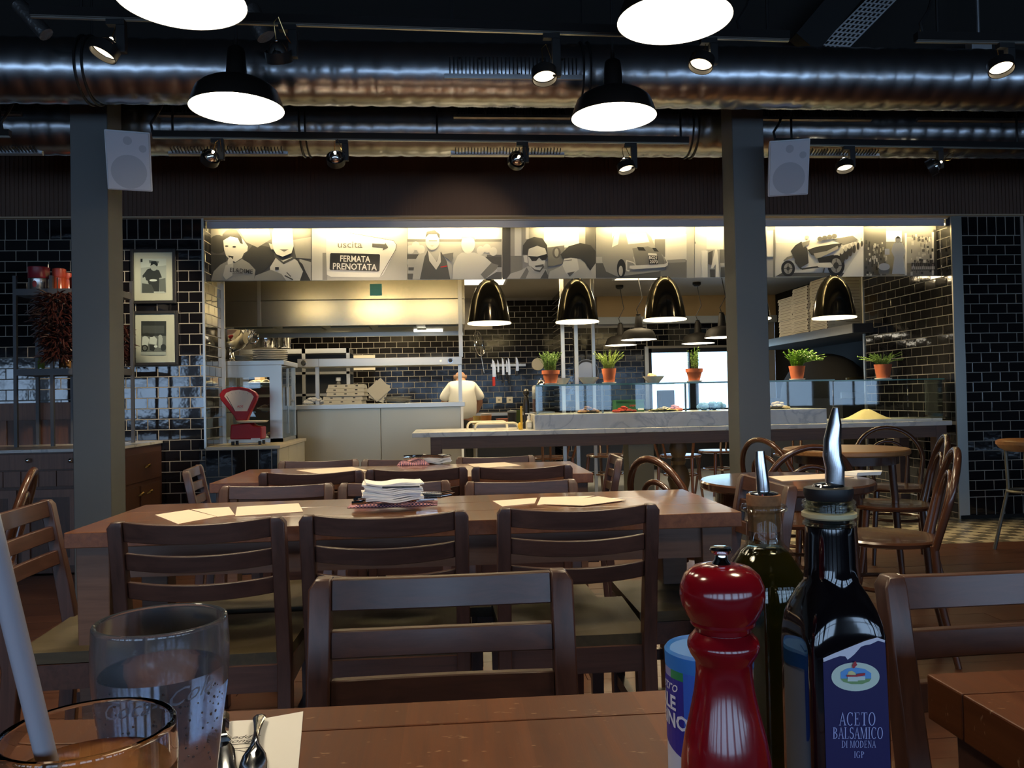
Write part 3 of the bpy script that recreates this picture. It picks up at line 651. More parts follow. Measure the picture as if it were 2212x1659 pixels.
# ---- heat lamps over the counter
def heatlamp(label, px, py, Yd):
    p = onY(px, py, Yd); t = thing('heat_lamp', label, 'heat lamp', p, 0, 'bell shaped heat lamps over the marble counter')
    prof = [(0.174, 0), (0.170, 0.03), (0.157, 0.11), (0.144, 0.175), (0.126, 0.235), (0.100, 0.29), (0.072, 0.328), (0.05, 0.345)]
    MB().lathe(prof, 48, caps=False).obj('bell_shade', M['bell'], t)
    MB().lathe([(0.173, 0.001), (0.154, 0.10), (0.122, 0.228), (0.08, 0.305), (0, 0.325)], 40, caps=False).obj('shade_lining', M['lampin2'], t)
    MB().lathe([(0.176, -0.003), (0.178, 0.004), (0.173, 0.008)], 48, caps=False).obj('rim', M['lampin2'], t)
    MB().lathe([(0.05, 0.345), (0.046, 0.352), (0.0, 0.352)], 32).obj('lamp_cap', M['bell'], t)
    MB().box((-0.014, 0.0, 0.335), (0.014, 0.079, 0.350)).obj('bracket', M['black'], t, smooth=False)
    MB().ball((0, 0, 0.12), 0.045, 14, 10).obj('bulb', M['bulb'], t)
    l = bpy.data.lights.new('heat_light', 'AREA'); l.shape = 'DISK'; l.size = 0.3; l.energy = 9; l.color = (1.0, 0.74, 0.40); l.spread = R_(150)
    o = bpy.data.objects.new('heat_light', l); COL.objects.link(o); o.parent = t; o.location = (0, 0, -0.006)
M['bell'] = mat('bronze_black_gloss', (0.055, 0.048, 0.036), rough=0.12, metal=0.85)
HY = W+0.135
for (x, y, l) in ((1057, 699, 'bell heat lamp nearest the steel hood, hanging above the bald cook'), (1247, 696, 'bell heat lamp above the two steel posts, second from the hood'), (1436, 691, 'bell heat lamp left of the right grey column'),
                  (1618, 690, 'bell heat lamp mostly hidden behind the right grey column'), (1802, 687, 'bell heat lamp in front of the stacked pizza boxes')):
    heatlamp(l, x, y, HY)
# ---- cook line: steel pass, gantry, hood
PYf = 7.95
xa, xb = onY(640, 880, PYf).x, onY(1000, 872, PYf).x
ps = thing('serving_pass', 'stainless steel serving pass with heated gantry in front of the cook', 'serving counter', ((xa+xb)/2, PYf, 0))
hw = (xb-xa)/2; ztop = onY(800, 872, PYf).z
steelp = mat('pass_panel_steel', (0.40, 0.355, 0.26), rough=0.3, metal=0.65)
for i in range(2):
    MB().box((-hw+0.004+hw*i, 0.02, 0.05), (-hw+hw*(i+1)-0.002, 0.05, ztop-0.045)).obj('front_panel', steelp, ps, smooth=False, bevel=0.002)
MB().box((-hw, 0.05, 0.02), (hw, 0.62, ztop-0.045)).obj('counter_body', steelp, ps, smooth=False)
MB().box((-hw-0.01, -0.02, ztop-0.045), (hw+0.02, 0.66, ztop)).obj('worktop', M['steel'], ps, smooth=False, bevel=0.003)
MB().box((hw-0.022, -0.012, 0.0), (hw+0.002, 0.018, ztop-0.045)).obj('corner_strip', M['white'], ps, smooth=False)
zg0, zg1 = onY(800, 791, PYf+0.1).z, onY(800, 773.5, PYf+0.1).z
MB().box((-hw+0.005, 0.06, zg0), (hw-0.0, 0.42, zg1)).obj('gantry_beam', M['steel'], ps, smooth=False, bevel=0.003)
MB().box((-hw+0.21, 0.055, zg0+0.002), (-hw+0.212, 0.06, zg1)).obj('beam_seam', M['black'], ps, smooth=False)
for px in (656, 973):
    kx = onY(px, 783, PYf+0.06).x-(xa+xb)/2
    k = MB().lathe([(0.028, 0), (0.026, 0.01), (0.0, 0.01)], 20).obj('control_knob', M['chrome'], ps); k.matrix_local = Matrix.Translation((kx, 0.06, (zg0+zg1)/2)) @ Matrix.Rotation(PI/2, 4, 'X')
    k2 = MB().lathe([(0.020, 0), (0.018, 0.02), (0.0, 0.02)], 20).obj('knob_cap', M['black'], k); k2.location = (0, 0, 0.008)
kx = onY(952, 782, PYf+0.06).x-(xa+xb)/2
MB().cbox((kx, 0.057, (zg0+zg1)/2), (0.014, 0.006, 0.014)).obj('pilot_light', emitter('amber_pilot_glow', (1, 0.6, 0.15), 3), ps, smooth=False)
for px in (686.5, 994):
    kx = onY(px, 830, PYf+0.15).x-(xa+xb)/2
    MB().box((kx-0.018, 0.12, ztop), (kx+0.018, 0.155, zg0)).obj('gantry_post', M['steel'], ps, smooth=False)
kx = onY(994.5, 700, PYf+0.15).x-(xa+xb)/2
MB().box((kx-0.019, 0.12, zg1), (kx+0.019, 0.155, 2.498)).obj('ceiling_post', M['steel'], ps, smooth=False)
# hood
HDY = 8.35
hx0, hx1 = onY(474, 640, HDY).x-0.25, onY(1004, 640, HDY).x; hz0 = onY(700, 704, HDY).z; hzm = onY(700, 648, HDY).z
hd = thing('extractor_hood', 'wide stainless steel extractor hood over the cook line', 'extractor hood', ((hx0+hx1)/2, HDY, hz0)); hl = (hx1-hx0)/2
MB().box((-hl, 0, 0), (hl, 0.02, hzm-hz0-0.003)).obj('lower_face', M['steelh'], hd, smooth=False, bevel=0.003)
MB().box((-hl, 0, hzm-hz0+0.003), (hl, 0.02, 2.499-hz0)).obj('upper_face', M['steelh'], hd, smooth=False, bevel=0.003)
kx = onY(560, 650, HDY).x-(hx0+hx1)/2
MB().box((kx-0.02, -0.004, 0), (kx+0.015, 0.0, 2.499-hz0)).obj('joint_cover', M['steel'], hd, smooth=False)
MB().box((-hl, 0.02, 0.03), (hl, 1.20, 0.06)).obj('hood_underside', mat('hood_underside_steel', (0.30, 0.31, 0.27), rough=0.5, metal=0.8), hd, smooth=False)
MB().box((hl-0.02, 0.02, 0), (hl, 1.2, 2.499-hz0)).obj('end_panel', M['steelh'], hd, smooth=False)
MB().box((-hl, 1.18, -0.02), (hl, 1.2, 0.12)).obj('rear_gutter', M['steel'], hd, smooth=False)
for i in range(5): MB().box((-hl+0.3+0.5*i, 0.35, 0.01), (-hl+0.7+0.5*i, 0.75, 0.028)).obj('grease_filter', mat('filter_mesh', (0.25, 0.26, 0.22), rough=0.45, metal=0.9), hd, smooth=False)
lx = onY(925, 703, HDY+0.7).x-(hx0+hx1)/2
MB().box((lx-0.16, 0.68, -0.012), (lx+0.16, 0.74, 0.004)).obj('hood_tube', M['tubecool'], hd, smooth=False)
area('hood_light', ((hx0+hx1)/2, HDY+0.7, hz0-0.03), (0, 0, 0), 2.4, 0.5, 20, (1.0, 0.84, 0.56))
st = thing('hood_reflection', 'blurred turquoise square reflected sign on the steel hood', 'sticker', onY(812, 626, HDY-0.003))  # turquoise patch on the steel, painted in place of a sign's reflection
_ = MB().box((-0.06, -0.001, -0.06), (0.06, 0.001, 0.06)).obj('reflection_patch', mat('turquoise_reflection', (0.10, 0.42, 0.48), rough=0.6), st, smooth=False)
st['label'] = 'small turquoise square reflection painted on the upper steel hood'
# flat ceiling lights added to brighten the kitchen
for i, (x, y) in enumerate(((0.4, 9.7), (2.3, 9.4), (-1.0, 10.6))):
    p = thing('added_ceiling_light', ['flat ceiling light over the kitchen behind the bell lamps', 'flat ceiling light over the passage to the window', 'flat ceiling light at the rear left of the kitchen'][i], 'ceiling light', (x, y, 2.488))
    MB().cbox((0, 0, 0), (0.62, 0.62, 0.02)).obj('frame', M['white'], p, smooth=False); MB().cbox((0, 0, -0.011), (0.56, 0.56, 0.004)).obj('diffuser', emitter('added_panel_glow_%d' % i, (1.0, 0.84, 0.58), 2.5), p, smooth=False)
    area('added_panel_light', (x, y, 2.465), (0, 0, 0), 0.56, 0.56, (34, 26, 34)[i], (1.0, 0.78, 0.46))
# ---- shelf unit behind the pass, left
SY = 9.6
x0, x1 = onY(615, 800, SY).x, onY(755, 800, SY).x; zt = onY(690, 753, SY).z; zb = onY(690, 868, SY).z
sh = thing('steel_shelf_unit', 'steel wall shelf with dark compartments behind the pass', 'shelf', ((x0+x1)/2, SY, 0)); h = (x1-x0)/2
MB().box((-h-0.5, 0, zt-0.055), (h, 0.4, zt)).obj('top_board', M['steel'], sh, smooth=False)
for z in (onY(690, 803, SY).z, onY(690, 850, SY).z): MB().box((-h-0.5, 0, z-0.03), (h, 0.4, z)).obj('shelf_board', M['steel'], sh, smooth=False)
for px in (656, 752): kx = onY(px, 800, SY).x-(x0+x1)/2; MB().box((kx-0.02, 0.0, 0.0), (kx+0.02, 0.03, zt)).obj('upright', M['steel'], sh, smooth=False)
MB().box((-h-0.5, 0.38, 0.7), (h, 0.4, zt-0.05)).obj('back_panel', mat('shelf_dark_back', (0.03, 0.035, 0.04), rough=0.4), sh, smooth=False)
def pot(label, px0, px1, py0, py1, Y, handle=1):
    a, b = onY(px0, py1, Y), onY(px1, py0, Y); r = (b.x-a.x)/2; hh = b.z-a.z
    t = thing('stock_pot', label, 'cooking pot', ((a.x+b.x)/2, Y, a.z), 0)
    MB().lathe([(r*0.97, 0), (r, 0.01), (r, hh), (r*1.04, hh+0.004), (r*0.98, hh+0.002), (r*0.96, 0.02), (0, 0.02)], 32).obj('pot_body', M['chrome'], t)
    if handle: MB().tube([(r, 0, hh*0.75), (r+0.07, -0.03, hh*0.82), (r+0.20, -0.05, hh*0.95)], 0.009, 8).obj('handle', M['steel'], t)
zp = 753
pot('tall bright cooking pot on the shelf behind the silver bowl', 545, 598, 722, zp, SY+0.18, 0)
pot('smaller cooking pot with a long handle right of the tall pot', 600, 628, 724, zp, SY+0.18)
# ---- notice on back wall
nb = MB().box((0, 0, 0), (0.30, 0.004, 0.21)).obj('notice', M['card'], smooth=False); nb.location = onY(764, 800, KB-0.02); tag(nb, 'cream notice card on the black tiles behind the gantry', 'notice')
# ---- display cabinet on the plinth
CY = W+0.52
cx0, cx1 = onY(462, 860, CY).x, onY(609, 860, CY).x; cz0 = 0.743; cz1 = onY(600, 778, CY).z; cdp = 0.62
dc = thing('display_cabinet', 'steel and glass display cabinet behind the red scale', 'display cabinet', ((cx0+cx1)/2, CY, cz0)); h = (cx1-cx0)/2; H_ = cz1-cz0
MB().box((-h, 0, H_-0.04), (h+0.02, cdp, H_)).obj('top_panel', M['steel'], dc, smooth=False, bevel=0.003)
for (a, b) in ((h-0.10, h), (-h, -h+0.03)):
    MB().box((a, 0, 0), (b, 0.03, H_-0.04)).obj('post', M['steel'], dc, smooth=False)
    MB().box((b-0.03, cdp-0.03, 0), (b, cdp, H_-0.04)).obj('post', M['steel'], dc, smooth=False)
MB().box((-h, 0.002, H_-0.14), (h-0.10, 0.02, H_-0.04)).obj('top_rail', M['steel'], dc, smooth=False)
MB().box((-h, 0, 0), (h, cdp, 0.03)).obj('base_panel', M['steel'], dc, smooth=False)
MB().box((-h+0.03, 0.008, 0.03), (h-0.10, 0.014, H_-0.14)).obj('pane', M['glass'], dc, smooth=False)
MB().box((h-0.012, 0.03, 0.03), (h-0.006, cdp-0.03, H_-0.04)).obj('pane', M['glass'], dc, smooth=False)
MB().box((h-0.004, 0.27, 0.06), (h+0.004, 0.285, H_-0.06)).obj('sliding_door_edge', M['steel'], dc, smooth=False)
MB().box((h, 0.20, 0.30), (h+0.02, 0.24, 0.46)).obj('door_handle', M['steel'], dc, smooth=False)
for z in (0.25, 0.47): MB().box((-h+0.02, 0.06, z), (h-0.02, cdp-0.04, z+0.008)).obj('glass_shelf', M['glass'], dc, smooth=False)
area('cabinet_light', ((cx0+cx1)/2, CY+0.3, cz1-0.06), (0, 0, 0), 0.4, 0.1, 2.0, (1, 0.9, 0.7))
cxm = (cx0+cx1)/2
def fooddish(label, x, y, z, r, col, n):
    t = thing('food_dish', label, 'dish', (x, y, z))
    MB().lathe([(r*0.6, 0), (r, 0.025), (r*0.97, 0.027), (r*0.55, 0.006), (0, 0.006)], 24).obj('plate', M['plate'], t)
    m = mat('food_%02d_%02d' % (int(col[0]*99), int(col[1]*99)), col, rough=0.6, noise=0.3, nscale=60); mb = MB()
    for i in range(n): mb.ball((random.uniform(-.6, .6)*r, random.uniform(-.6, .6)*r, 0.025+random.random()*0.01), (0.03, 0.026, 0.02), 8, 6)
    mb.obj('food', m, t)['kind'] = 'stuff'
fooddish('plate of dark rolls on the lower cabinet shelf behind the scale', cxm+0.12, CY+0.3, cz0+0.259, 0.12, (0.05, 0.03, 0.015), 14)
fooddish('plate of pale pastries on the upper shelf of the cabinet', cxm+0.05, CY+0.3, cz0+0.479, 0.13, (0.5, 0.35, 0.15), 12)
fooddish('small dish of biscuits on the floor of the display cabinet', cxm+0.17, CY+0.25, cz0+0.031, 0.09, (0.42, 0.22, 0.08), 10)
bx = MB().box((0, 0, 0), (0.09, 0.09, 0.11)).obj('cake_box', mat('tan_card', (0.5, 0.3, 0.12), rough=0.8), smooth=False, bevel=0.002); bx.location = (cxm-0.05, CY+0.32, cz0+0.479+0.028); tag(bx, 'tan cardboard box on the upper shelf of the display cabinet', 'box'); bx.location.z = cz0+0.479; bx.location.y = CY+0.45
# silver bowl + plates on top
p = onY(497, 778, CY+0.22); bw = thing('silver_bowl', 'large polished silver footed bowl on top of the display cabinet', 'bowl', (p.x, CY+0.22, cz1))
MB().lathe([(0.075, 0), (0.078, 0.01), (0.045, 0.025), (0.032, 0.05), (0.030, 0.085), (0.05, 0.095)], 32).obj('foot', M['chrome'], bw)
MB().lathe([(0.045, 0.092), (0.11, 0.12), (0.165, 0.17), (0.195, 0.235), (0.205, 0.262), (0.222, 0.268), (0.222, 0.273), (0.20, 0.268), (0.185, 0.235), (0.155, 0.175), (0.1, 0.13), (0, 0.11)], 48).obj('bowl_body', M['chrome'], bw)
for s in (-1, 1): MB().tube([(s*0.20, 0, 0.24), (s*0.235, 0, 0.235), (s*0.24, 0, 0.20), (s*0.215, 0, 0.16), (s*0.17, 0, 0.165)], 0.009, 8).obj('handle', M['chrome'], bw)
plm = MB().lathe([(0.085, 0), (0.09, 0.006), (0.145, 0.017), (0.147, 0.021), (0.1, 0.012), (0, 0.010)], 36).mesh('plate', M['plate'])
def plates(n, px, Y, z, label, group, s=1.0):
    x = onY(px, 770, Y).x
    for i in range(n):
        o = bpy.data.objects.new('plate', plm); COL.objects.link(o); o.location = (x+random.uniform(-.004, .004), Y+random.uniform(-.004, .004), z+i*0.0155*s); o.scale = (s, s, s); tag(o, nth(i, n)+' '+label, 'plate', group)
plates(6, 584, CY+0.25, cz1, 'white plate in the taller stack on the display cabinet', 'taller plate stack on cabinet')
plates(5, 526, CY+0.5, cz1, 'white plate in the stack behind the silver bowl', 'plate stack behind silver bowl', 0.8)
# ---- red shop scale
SYc = W+0.20; p = onZ(533, 955, 0.743); rs = thing('shop_scale', 'red vintage shop scale with fan shaped dial beside the display cabinet', 'scale', (onY(533, 955, SYc).x, SYc, 0.743))
def q(px, py): v = onY(px, py, SYc)-rs.location; return (v.x, v.z)
base = [q(503, 948), q(570, 948), q(570, 921), q(553, 919), q(545, 913), q(505, 917)]
MB().prism([(x, -0.09, z) for x, z in base], (0, 0.17, 0)).obj('base', M['scalered'], rs, bevel=0.008, smooth=False)
for dx_ in (q(508, 950)[0], q(566, 950)[0]):
    for dy in (-0.07, 0.06): MB().cyl((dx_, dy, 0), (dx_, dy, 0.03), 0.012, n=10).obj('foot', M['black'], rs)
MB().cbox((q(558, 946)[0], -0.092, q(558, 947)[1]), (0.07, 0.004, 0.012)).obj('maker_plate', M['white'], rs, smooth=False)
fan = [q(477, 852), q(484, 842), q(500, 837), q(520, 836), q(540, 840), q(553, 847), q(558, 855), q(556, 864), q(540, 898), q(536, 908), q(513, 908), q(508, 898), q(480, 864)]
MB().prism([(x, -0.045, z) for x, z in fan], (0, 0.07, 0)).obj('dial_housing', M['scalered'], rs, bevel=0.006, smooth=False)
face = [q(488, 856), q(492, 849), q(504, 844), q(520, 842), q(536, 845), q(546, 850), q(551, 857), q(537, 888), q(512, 888)]
MB().prism([(x, -0.0475, z) for x, z in face], (0, 0.003, 0)).obj('dial_face', mat('dial_cream', (0.70, 0.58, 0.46), rough=0.4), rs, smooth=False)
pm = MB(); a, b = q(493, 855), q(511, 888); pm.bar((a[0], -0.0485, a[1]), (b[0], -0.0485, b[1]), 0.004, 0.002, upv=(0, 1, 0)); pm.obj('pointer', M['black'], rs, smooth=False)
lm = MB(); c = q(522, 878); put_text(lm, 'ADE', (c[0], -0.0487, c[1]), (1, 0, 0), (0, 0, 1), 0.024, bold=0.0006, shear=0.1); lm.obj('lettering', mat('dial_red_ink', (0.65, 0.10, 0.08), rough=0.6), rs, smooth=False)
tk = MB()
for i in range(13):
    an = R_(40+100*i/12); cx_, cz_ = q(522, 905); r0, r1 = 0.205, 0.215
    tk.bar((cx_+math.cos(an)*r0, -0.0483, cz_+math.sin(an)*r0), (cx_+math.cos(an)*r1, -0.0483, cz_+math.sin(an)*r1), 0.0012, 0.001, upv=(0, 1, 0))
tk.obj('graduations', M['black'], rs, smooth=False)
a = q(545, 910); MB().lathe([(0.0, 0), (0.115, 0.0), (0.128, 0.012), (0.124, 0.013), (0.11, 0.005), (0, 0.005)], 36).obj('weighing_pan', M['plate'], rs, loc=(a[0], 0.0, a[1]-0.008))
MB().cyl((a[0], 0.0, q(545, 918)[1]-0.03), (a[0], 0.0, a[1]), 0.02, n=12).obj('pan_stem', M['scalered'], rs)
# ---- things on the pass
zc = ztop
def pzbox(label, w_, d_, h_, loc, rz, group, m=None, part=False):
    b = MB(); b.hexa([(-w_/2, -d_/2, 0), (w_/2, -d_/2, 0), (w_/2, d_/2, 0), (-w_/2, d_/2, 0)], [(-w_/2+0.008, -d_/2+0.008, h_), (w_/2-0.008, -d_/2+0.008, h_), (w_/2-0.008, d_/2-0.008, h_), (-w_/2+0.008, d_/2-0.008, h_)])
    o = b.obj('pizza_box', m or M['card'], smooth=False, bevel=0.002); o.location = loc; o.rotation_euler = (0, 0, rz); tag(o, label, 'pizza box', group)
    tb = MB()
    for i in (-1, 0, 1): tb.box((i*w_*0.28-0.012, -d_/2-0.0005+0.003, h_*0.45), (i*w_*0.28+0.012, -d_/2+0.007, h_*0.72))
    tb.obj('lid_tab', M['black'], o, smooth=False); return o
for i, (px0, px1, dy) in enumerate(((695, 783, 0), (697, 785, 0.01), (705, 788, -0.005), (704, 788, 0.0), (706, 787, 0.008))):
    a, b = onY(px0, 860, PYf+0.18).x, onY(px1, 860, PYf+0.18).x
    pzbox(['bottom', 'second', 'third', 'fourth', 'topmost'][i]+' white pizza box in the small stack on the steel pass', b-a, 0.34, 0.038, ((a+b)/2, PYf+0.36+dy, zc+0.0395*i), random.uniform(-.04, .04), 'pizza boxes on the pass')
pb = MB(); 
for i in range(26):
    an = i*2.4; r = 0.03+0.03*(i % 5)/4; pb.ball((math.cos(an)*r*1.3, math.sin(an)*r*0.6, 0.02+0.012*(i % 4)), (0.035, 0.03, 0.018), 6, 4)
o = pb.obj('crumpled_paper', M['paper'], ang=10); o.location = (onY(678, 865, PYf+0.16).x, PYf+0.16, zc); tag(o, 'crumpled white paper bag left of the pizza boxes on the pass', 'paper bag')
for i, (px, py, an, dy) in enumerate(((818, 842, 0.85, 0.10), (820, 846, 2.25, 0.13))):
    o = MB().cbox((0, 0, 0), (0.155, 0.008, 0.19)).obj('menu_card', M['card'], smooth=False); q_ = onY(px, py, PYf+dy+0.1); q_.z = max(q_.z, zc+0.115); o.location = q_; o.rotation_euler = (R_(-8), an if i == 0 else an-PI/2-0.3, 0); tag(o, ['square cream menu card tilted on its corner on the pass', 'second cream card propped behind the tilted menu card'][i], 'menu card')
plates(4, 857, PYf+0.25, zc, 'white plate in the low stack at the end of the pass', 'plate stack on the pass', 0.95)
bt = thing('sauce_bottle', 'small dark bottle with white cap behind the pizza boxes', 'bottle', (onY(731, 830, SY+0.1).x, SY+0.1, onY(731, 850, SY).z))
MB().lathe([(0.035, 0), (0.035, 0.12), (0.02, 0.15)], 16).obj('bottle_body', M['blacksat'], bt); MB().lathe([(0.03, 0.15), (0.03, 0.19), (0, 0.19)], 16).obj('cap', M['white'], bt)
# ---- tools on the back wall
wk = thing('hanging_whisk', 'big balloon whisk hanging on the black tiles', 'whisk', onY(1030, 712, KB-0.06))
wlen = onY(1030, 712, KB).z-onY(1038, 806, KB).z; ox = onY(1038, 806, KB).x-onY(1022, 712, KB).x
tp = Vector((0, 0, -0.02)); bt_ = Vector((ox, 0, -wlen)); d = (bt_-tp).normalized(); sd = Vector((1, 0, 0)); ft = Vector((0, 1, 0))
for k in range(6):
    an = PI*k/6; n_ = sd*math.cos(an)+ft*math.sin(an); pts = []
    for i in range(21):
        s = i/20*2*PI; r = 0.075*math.sin(s); l = 0.30*(1-math.cos(s))/2
        pts.append(tp+d*(0.36-0.36*(1-math.cos(s))/2)*1.0 + n_*0.075*math.sin(s))
    MB().tube(pts, 0.003, 5, caps=False).obj('wire', M['chrome'], wk)
MB().cyl(tp+d*0.34, bt_, 0.010, 0.012, n=10).obj('handle', M['chrome'], wk)
ks = thing('knife_rack', 'magnetic knife strip on the black tiles', 'knife rack', onY(1098, 789, KB-0.035))
MB().cbox((0, 0, 0), (onY(1137, 789, KB).x-onY(1062, 789, KB).x, 0.02, 0.035)).obj('magnet_bar', M['steel'], ks, smooth=False)
def knife(label, px, py0, pym, py1, wd, hm, bm):
    a, m_, b = onY(px, py0, KB-0.055), onY(px+0.4, pym, KB-0.055), onY(px+1, py1, KB-0.055)
    t = thing('kitchen_knife', label, 'knife', a, 0, 'knives on the magnetic strip'); m_ -= a; b -= a
    MB().prism([(0, 0, 0), (wd*0.6, 0, -0.03), (wd, 0, m_.z*0.5), (wd, 0, m_.z), (0.0, 0, m_.z)], (0, 0.004, 0)).obj('blade', bm, t, smooth=False)
    MB().prism([(0.0, -0.006, m_.z), (wd*0.75, -0.006, m_.z), (wd*0.8, -0.006, b.z*0.97), (wd*0.6, -0.006, b.z), (0.0, -0.006, b.z)], (0, 0.018, 0)).obj('handle', hm, t, smooth=False, bevel=0.003)
M['redplastic'] = mat('red_plastic', (0.6, 0.03, 0.02), rough=0.4); bl = mat('knife_blade', (0.75, 0.75, 0.75), rough=0.25, metal=0.6)
for (px, a, b, c_, wd, hm, l) in ((1063, 776, 814, 834, 0.05, 'redplastic', 'broad kitchen knife with a red handle'), (1074, 776, 804, 818, 0.025, 'blacksat', 'narrow knife next to the red handled one'), (1084, 772, 810, 826, 0.034, 'blacksat', 'wide white bladed knife in the middle of the strip'),
        (1093, 776, 804, 818, 0.024, 'blacksat', 'slim knife second from the end of the blade row'), (1097, 772, 810, 828, 0.034, 'blacksat', 'long pale knife at the end of the blade row'), (1114, 770, 801, 812, 0.04, 'blacksat', 'short dark blade hanging apart on the strip')):
    knife(l, px, a, b, c_, wd, M[hm], bl)
for px, l in ((1078, 'cream wall socket left of its twin behind the cook'), (1101, 'cream wall socket right of its twin behind the cook')):
    t = thing('wall_socket', l, 'socket', onY(px, 864, KB-0.02)); MB().cbox((0, 0, 0), (0.088, 0.015, 0.088)).obj('face_plate', M['card'], t, smooth=False, bevel=0.003)
    MB().cbox((0, -0.008, 0), (0.03, 0.004, 0.012)).obj('slot', M['black'], t, smooth=False)
ck = thing('wall_clock', 'small round pale clock left of the first potted herb', 'clock', onY(1162, 787, KB-0.03))
c_ = MB().lathe([(0, -0.015), (0.085, -0.015), (0.09, 0.0), (0.085, 0.008), (0, 0.008)], 32).obj('clock_face', M['card'], ck); c_.matrix_local = Matrix.Rotation(PI/2, 4, 'X')
# rear worktop with containers, in front of the back wall
rw = thing('rear_worktop', 'steel worktop running along the black tiled back wall', 'worktop', (0.3, KB-0.4, 0))
MB().box((-2.2, -0.3, 0.84), (1.1, 0.38, 0.88)).obj('worktop', M['steel'], rw, smooth=False); MB().box((-2.2, -0.25, 0.02), (1.1, 0.38, 0.84)).obj('cupboard', M['blacksat'], rw, smooth=False)
def tub(label, px, Y, z, r, h_, col, lidc=None):
    x = onY(px, 900, Y).x; t = thing('food_tub', label, 'food tub', (x, Y, z)); m = mat('tub_%d' % px, col, rough=0.4)
    MB().lathe([(r*0.9, 0), (r, h_*0.95), (r*1.04, h_), (r*0.97, h_), (r*0.9, h_*0.8), (0, h_*0.8)], 24).obj('tub_body', m, t)
    if lidc: MB().lathe([(r*1.03, h_), (r*1.03, h_+0.02), (0, h_+0.025)], 24).obj('lid', mat('lid_%d' % px, lidc, rough=0.5), t)
# ---- marble counter with wooden frame
MZ = 0.815; MYf = W-0.06
mx0, mx1 = onY(890, 940, MYf).x, onY(2057, 908, MYf).x
mc = thing('marble_counter', 'long marble topped counter on a brown wooden frame', 'counter', ((mx0+mx1)/2, MYf, 0)); h = (mx1-mx0)/2; off = (mx0+mx1)/2
MB().box((-h, 0, MZ-0.038), (h, 0.74, MZ)).obj('marble_top', M['marble'], mc, bevel=0.004)
lx0 = onY(930, 960, MYf+0.05).x-off
MB().box((lx0, 0.05, MZ-0.135), (h-0.02, 0.085, MZ-0.038)).obj('front_apron', M['apron'], mc, smooth=False, bevel=0.002)
MB().box((lx0, 0.65, MZ-0.135), (h-0.02, 0.685, MZ-0.038)).obj('rear_apron', M['apron'], mc, smooth=False, bevel=0.002)
for (x, w_) in ((lx0, 0.085), (h-0.11, 0.09)):
    for y in (0.045, 0.60): MB().box((x, y, 0), (x+w_, y+0.09, MZ-0.038)).obj('leg', M['apron'], mc, smooth=False, bevel=0.003)
kx0, kx1 = onY(1358, 1000, MYf+0.1).x-off, onY(1413, 1000, MYf+0.1).x-off
MB().box((kx0, 0.1, 0), (kx1, 0.3, MZ-0.038)).obj('square_pedestal', M['olivegrey'], mc, smooth=False, bevel=0.003)
kx = onY(1468, 1000, MYf+0.15).x-off
prof = [(0.085, 0), (0.085, 0.06), (0.05, 0.09), (0.06, 0.16), (0.05, 0.2), (0.075, 0.3), (0.092, 0.38), (0.075, 0.46), (0.05, 0.50), (0.062, 0.53), (0.05, 0.56), (0.075, 0.62), (0.06, 0.68), (0.08, 0.70), (0.08, MZ-0.038)]
MB().lathe(prof, 32).obj('turned_leg', mat('turned_leg_wood', (0.10, 0.062, 0.03), rough=0.45), mc, loc=(kx, 0.18, 0))
# raised marble block
bx0, bx1 = onY(1155, 915, MYf+0.03).x, onY(1786, 900, MYf+0.03).x; BZ = onY(1155, 896, MYf+0.03).z
rb = MB().box((bx0, MYf+0.03, MZ), (bx1, MYf+0.62, BZ)).obj('marble_block', M['marble'], bevel=0.003); tag(rb, 'raised marble block carrying the toppings on the counter', 'marble block')
lowb = MB().box((bx1, MYf+0.03, MZ), (onY(2036, 905, MYf+0.03).x, MYf+0.45, MZ+0.022)).obj('marble_slab', M['marble'], bevel=0.003); tag(lowb, 'low marble slab under the flour mound at the counter end', 'marble slab')
# glass guard on the block
GY = MYf+0.10; gz = onY(1200, 831, GY).z; gx0 = onY(1157, 860, GY).x; gx1 = onY(1800, 850, GY).x
gg = thing('glass_guard', 'long glass sneeze guard with shelf above the toppings', 'glass guard', ((gx0+gx1)/2, GY, BZ)); h = (gx1-gx0)/2; go = (gx0+gx1)/2
xj = [gx0, onY(1262, 860, GY).x, onY(1480, 860, GY).x, gx1]
for a, b in zip(xj[:-1], xj[1:]):
    MB().box((a-go+0.002, 0, 0), (b-go-0.002, 0.008, gz-BZ-0.01)).obj('front_pane', M['glass'], gg, smooth=False)
MB().box((-h, -0.03, gz-BZ-0.01), (h, 0.26, gz-BZ)).obj('shelf_pane', M['glass'], gg, smooth=False)
MB().box((-h, -0.034, gz-BZ-0.011), (h, -0.03, gz-BZ+0.001)).obj('shelf_edge', M['glassedge'], gg, smooth=False)
MB().box((-h-0.002, 0, 0), (-h+0.004, 0.25, gz-BZ-0.011)).obj('end_pane', M['glass'], gg, smooth=False)
for px in (1161, 1302, 1482): kx = onY(px, 860, GY).x-go; MB().box((kx-0.007, 0.01, 0), (kx+0.007, 0.02, gz-BZ-0.011)).obj('edge_strip', M['white'], gg, smooth=False)
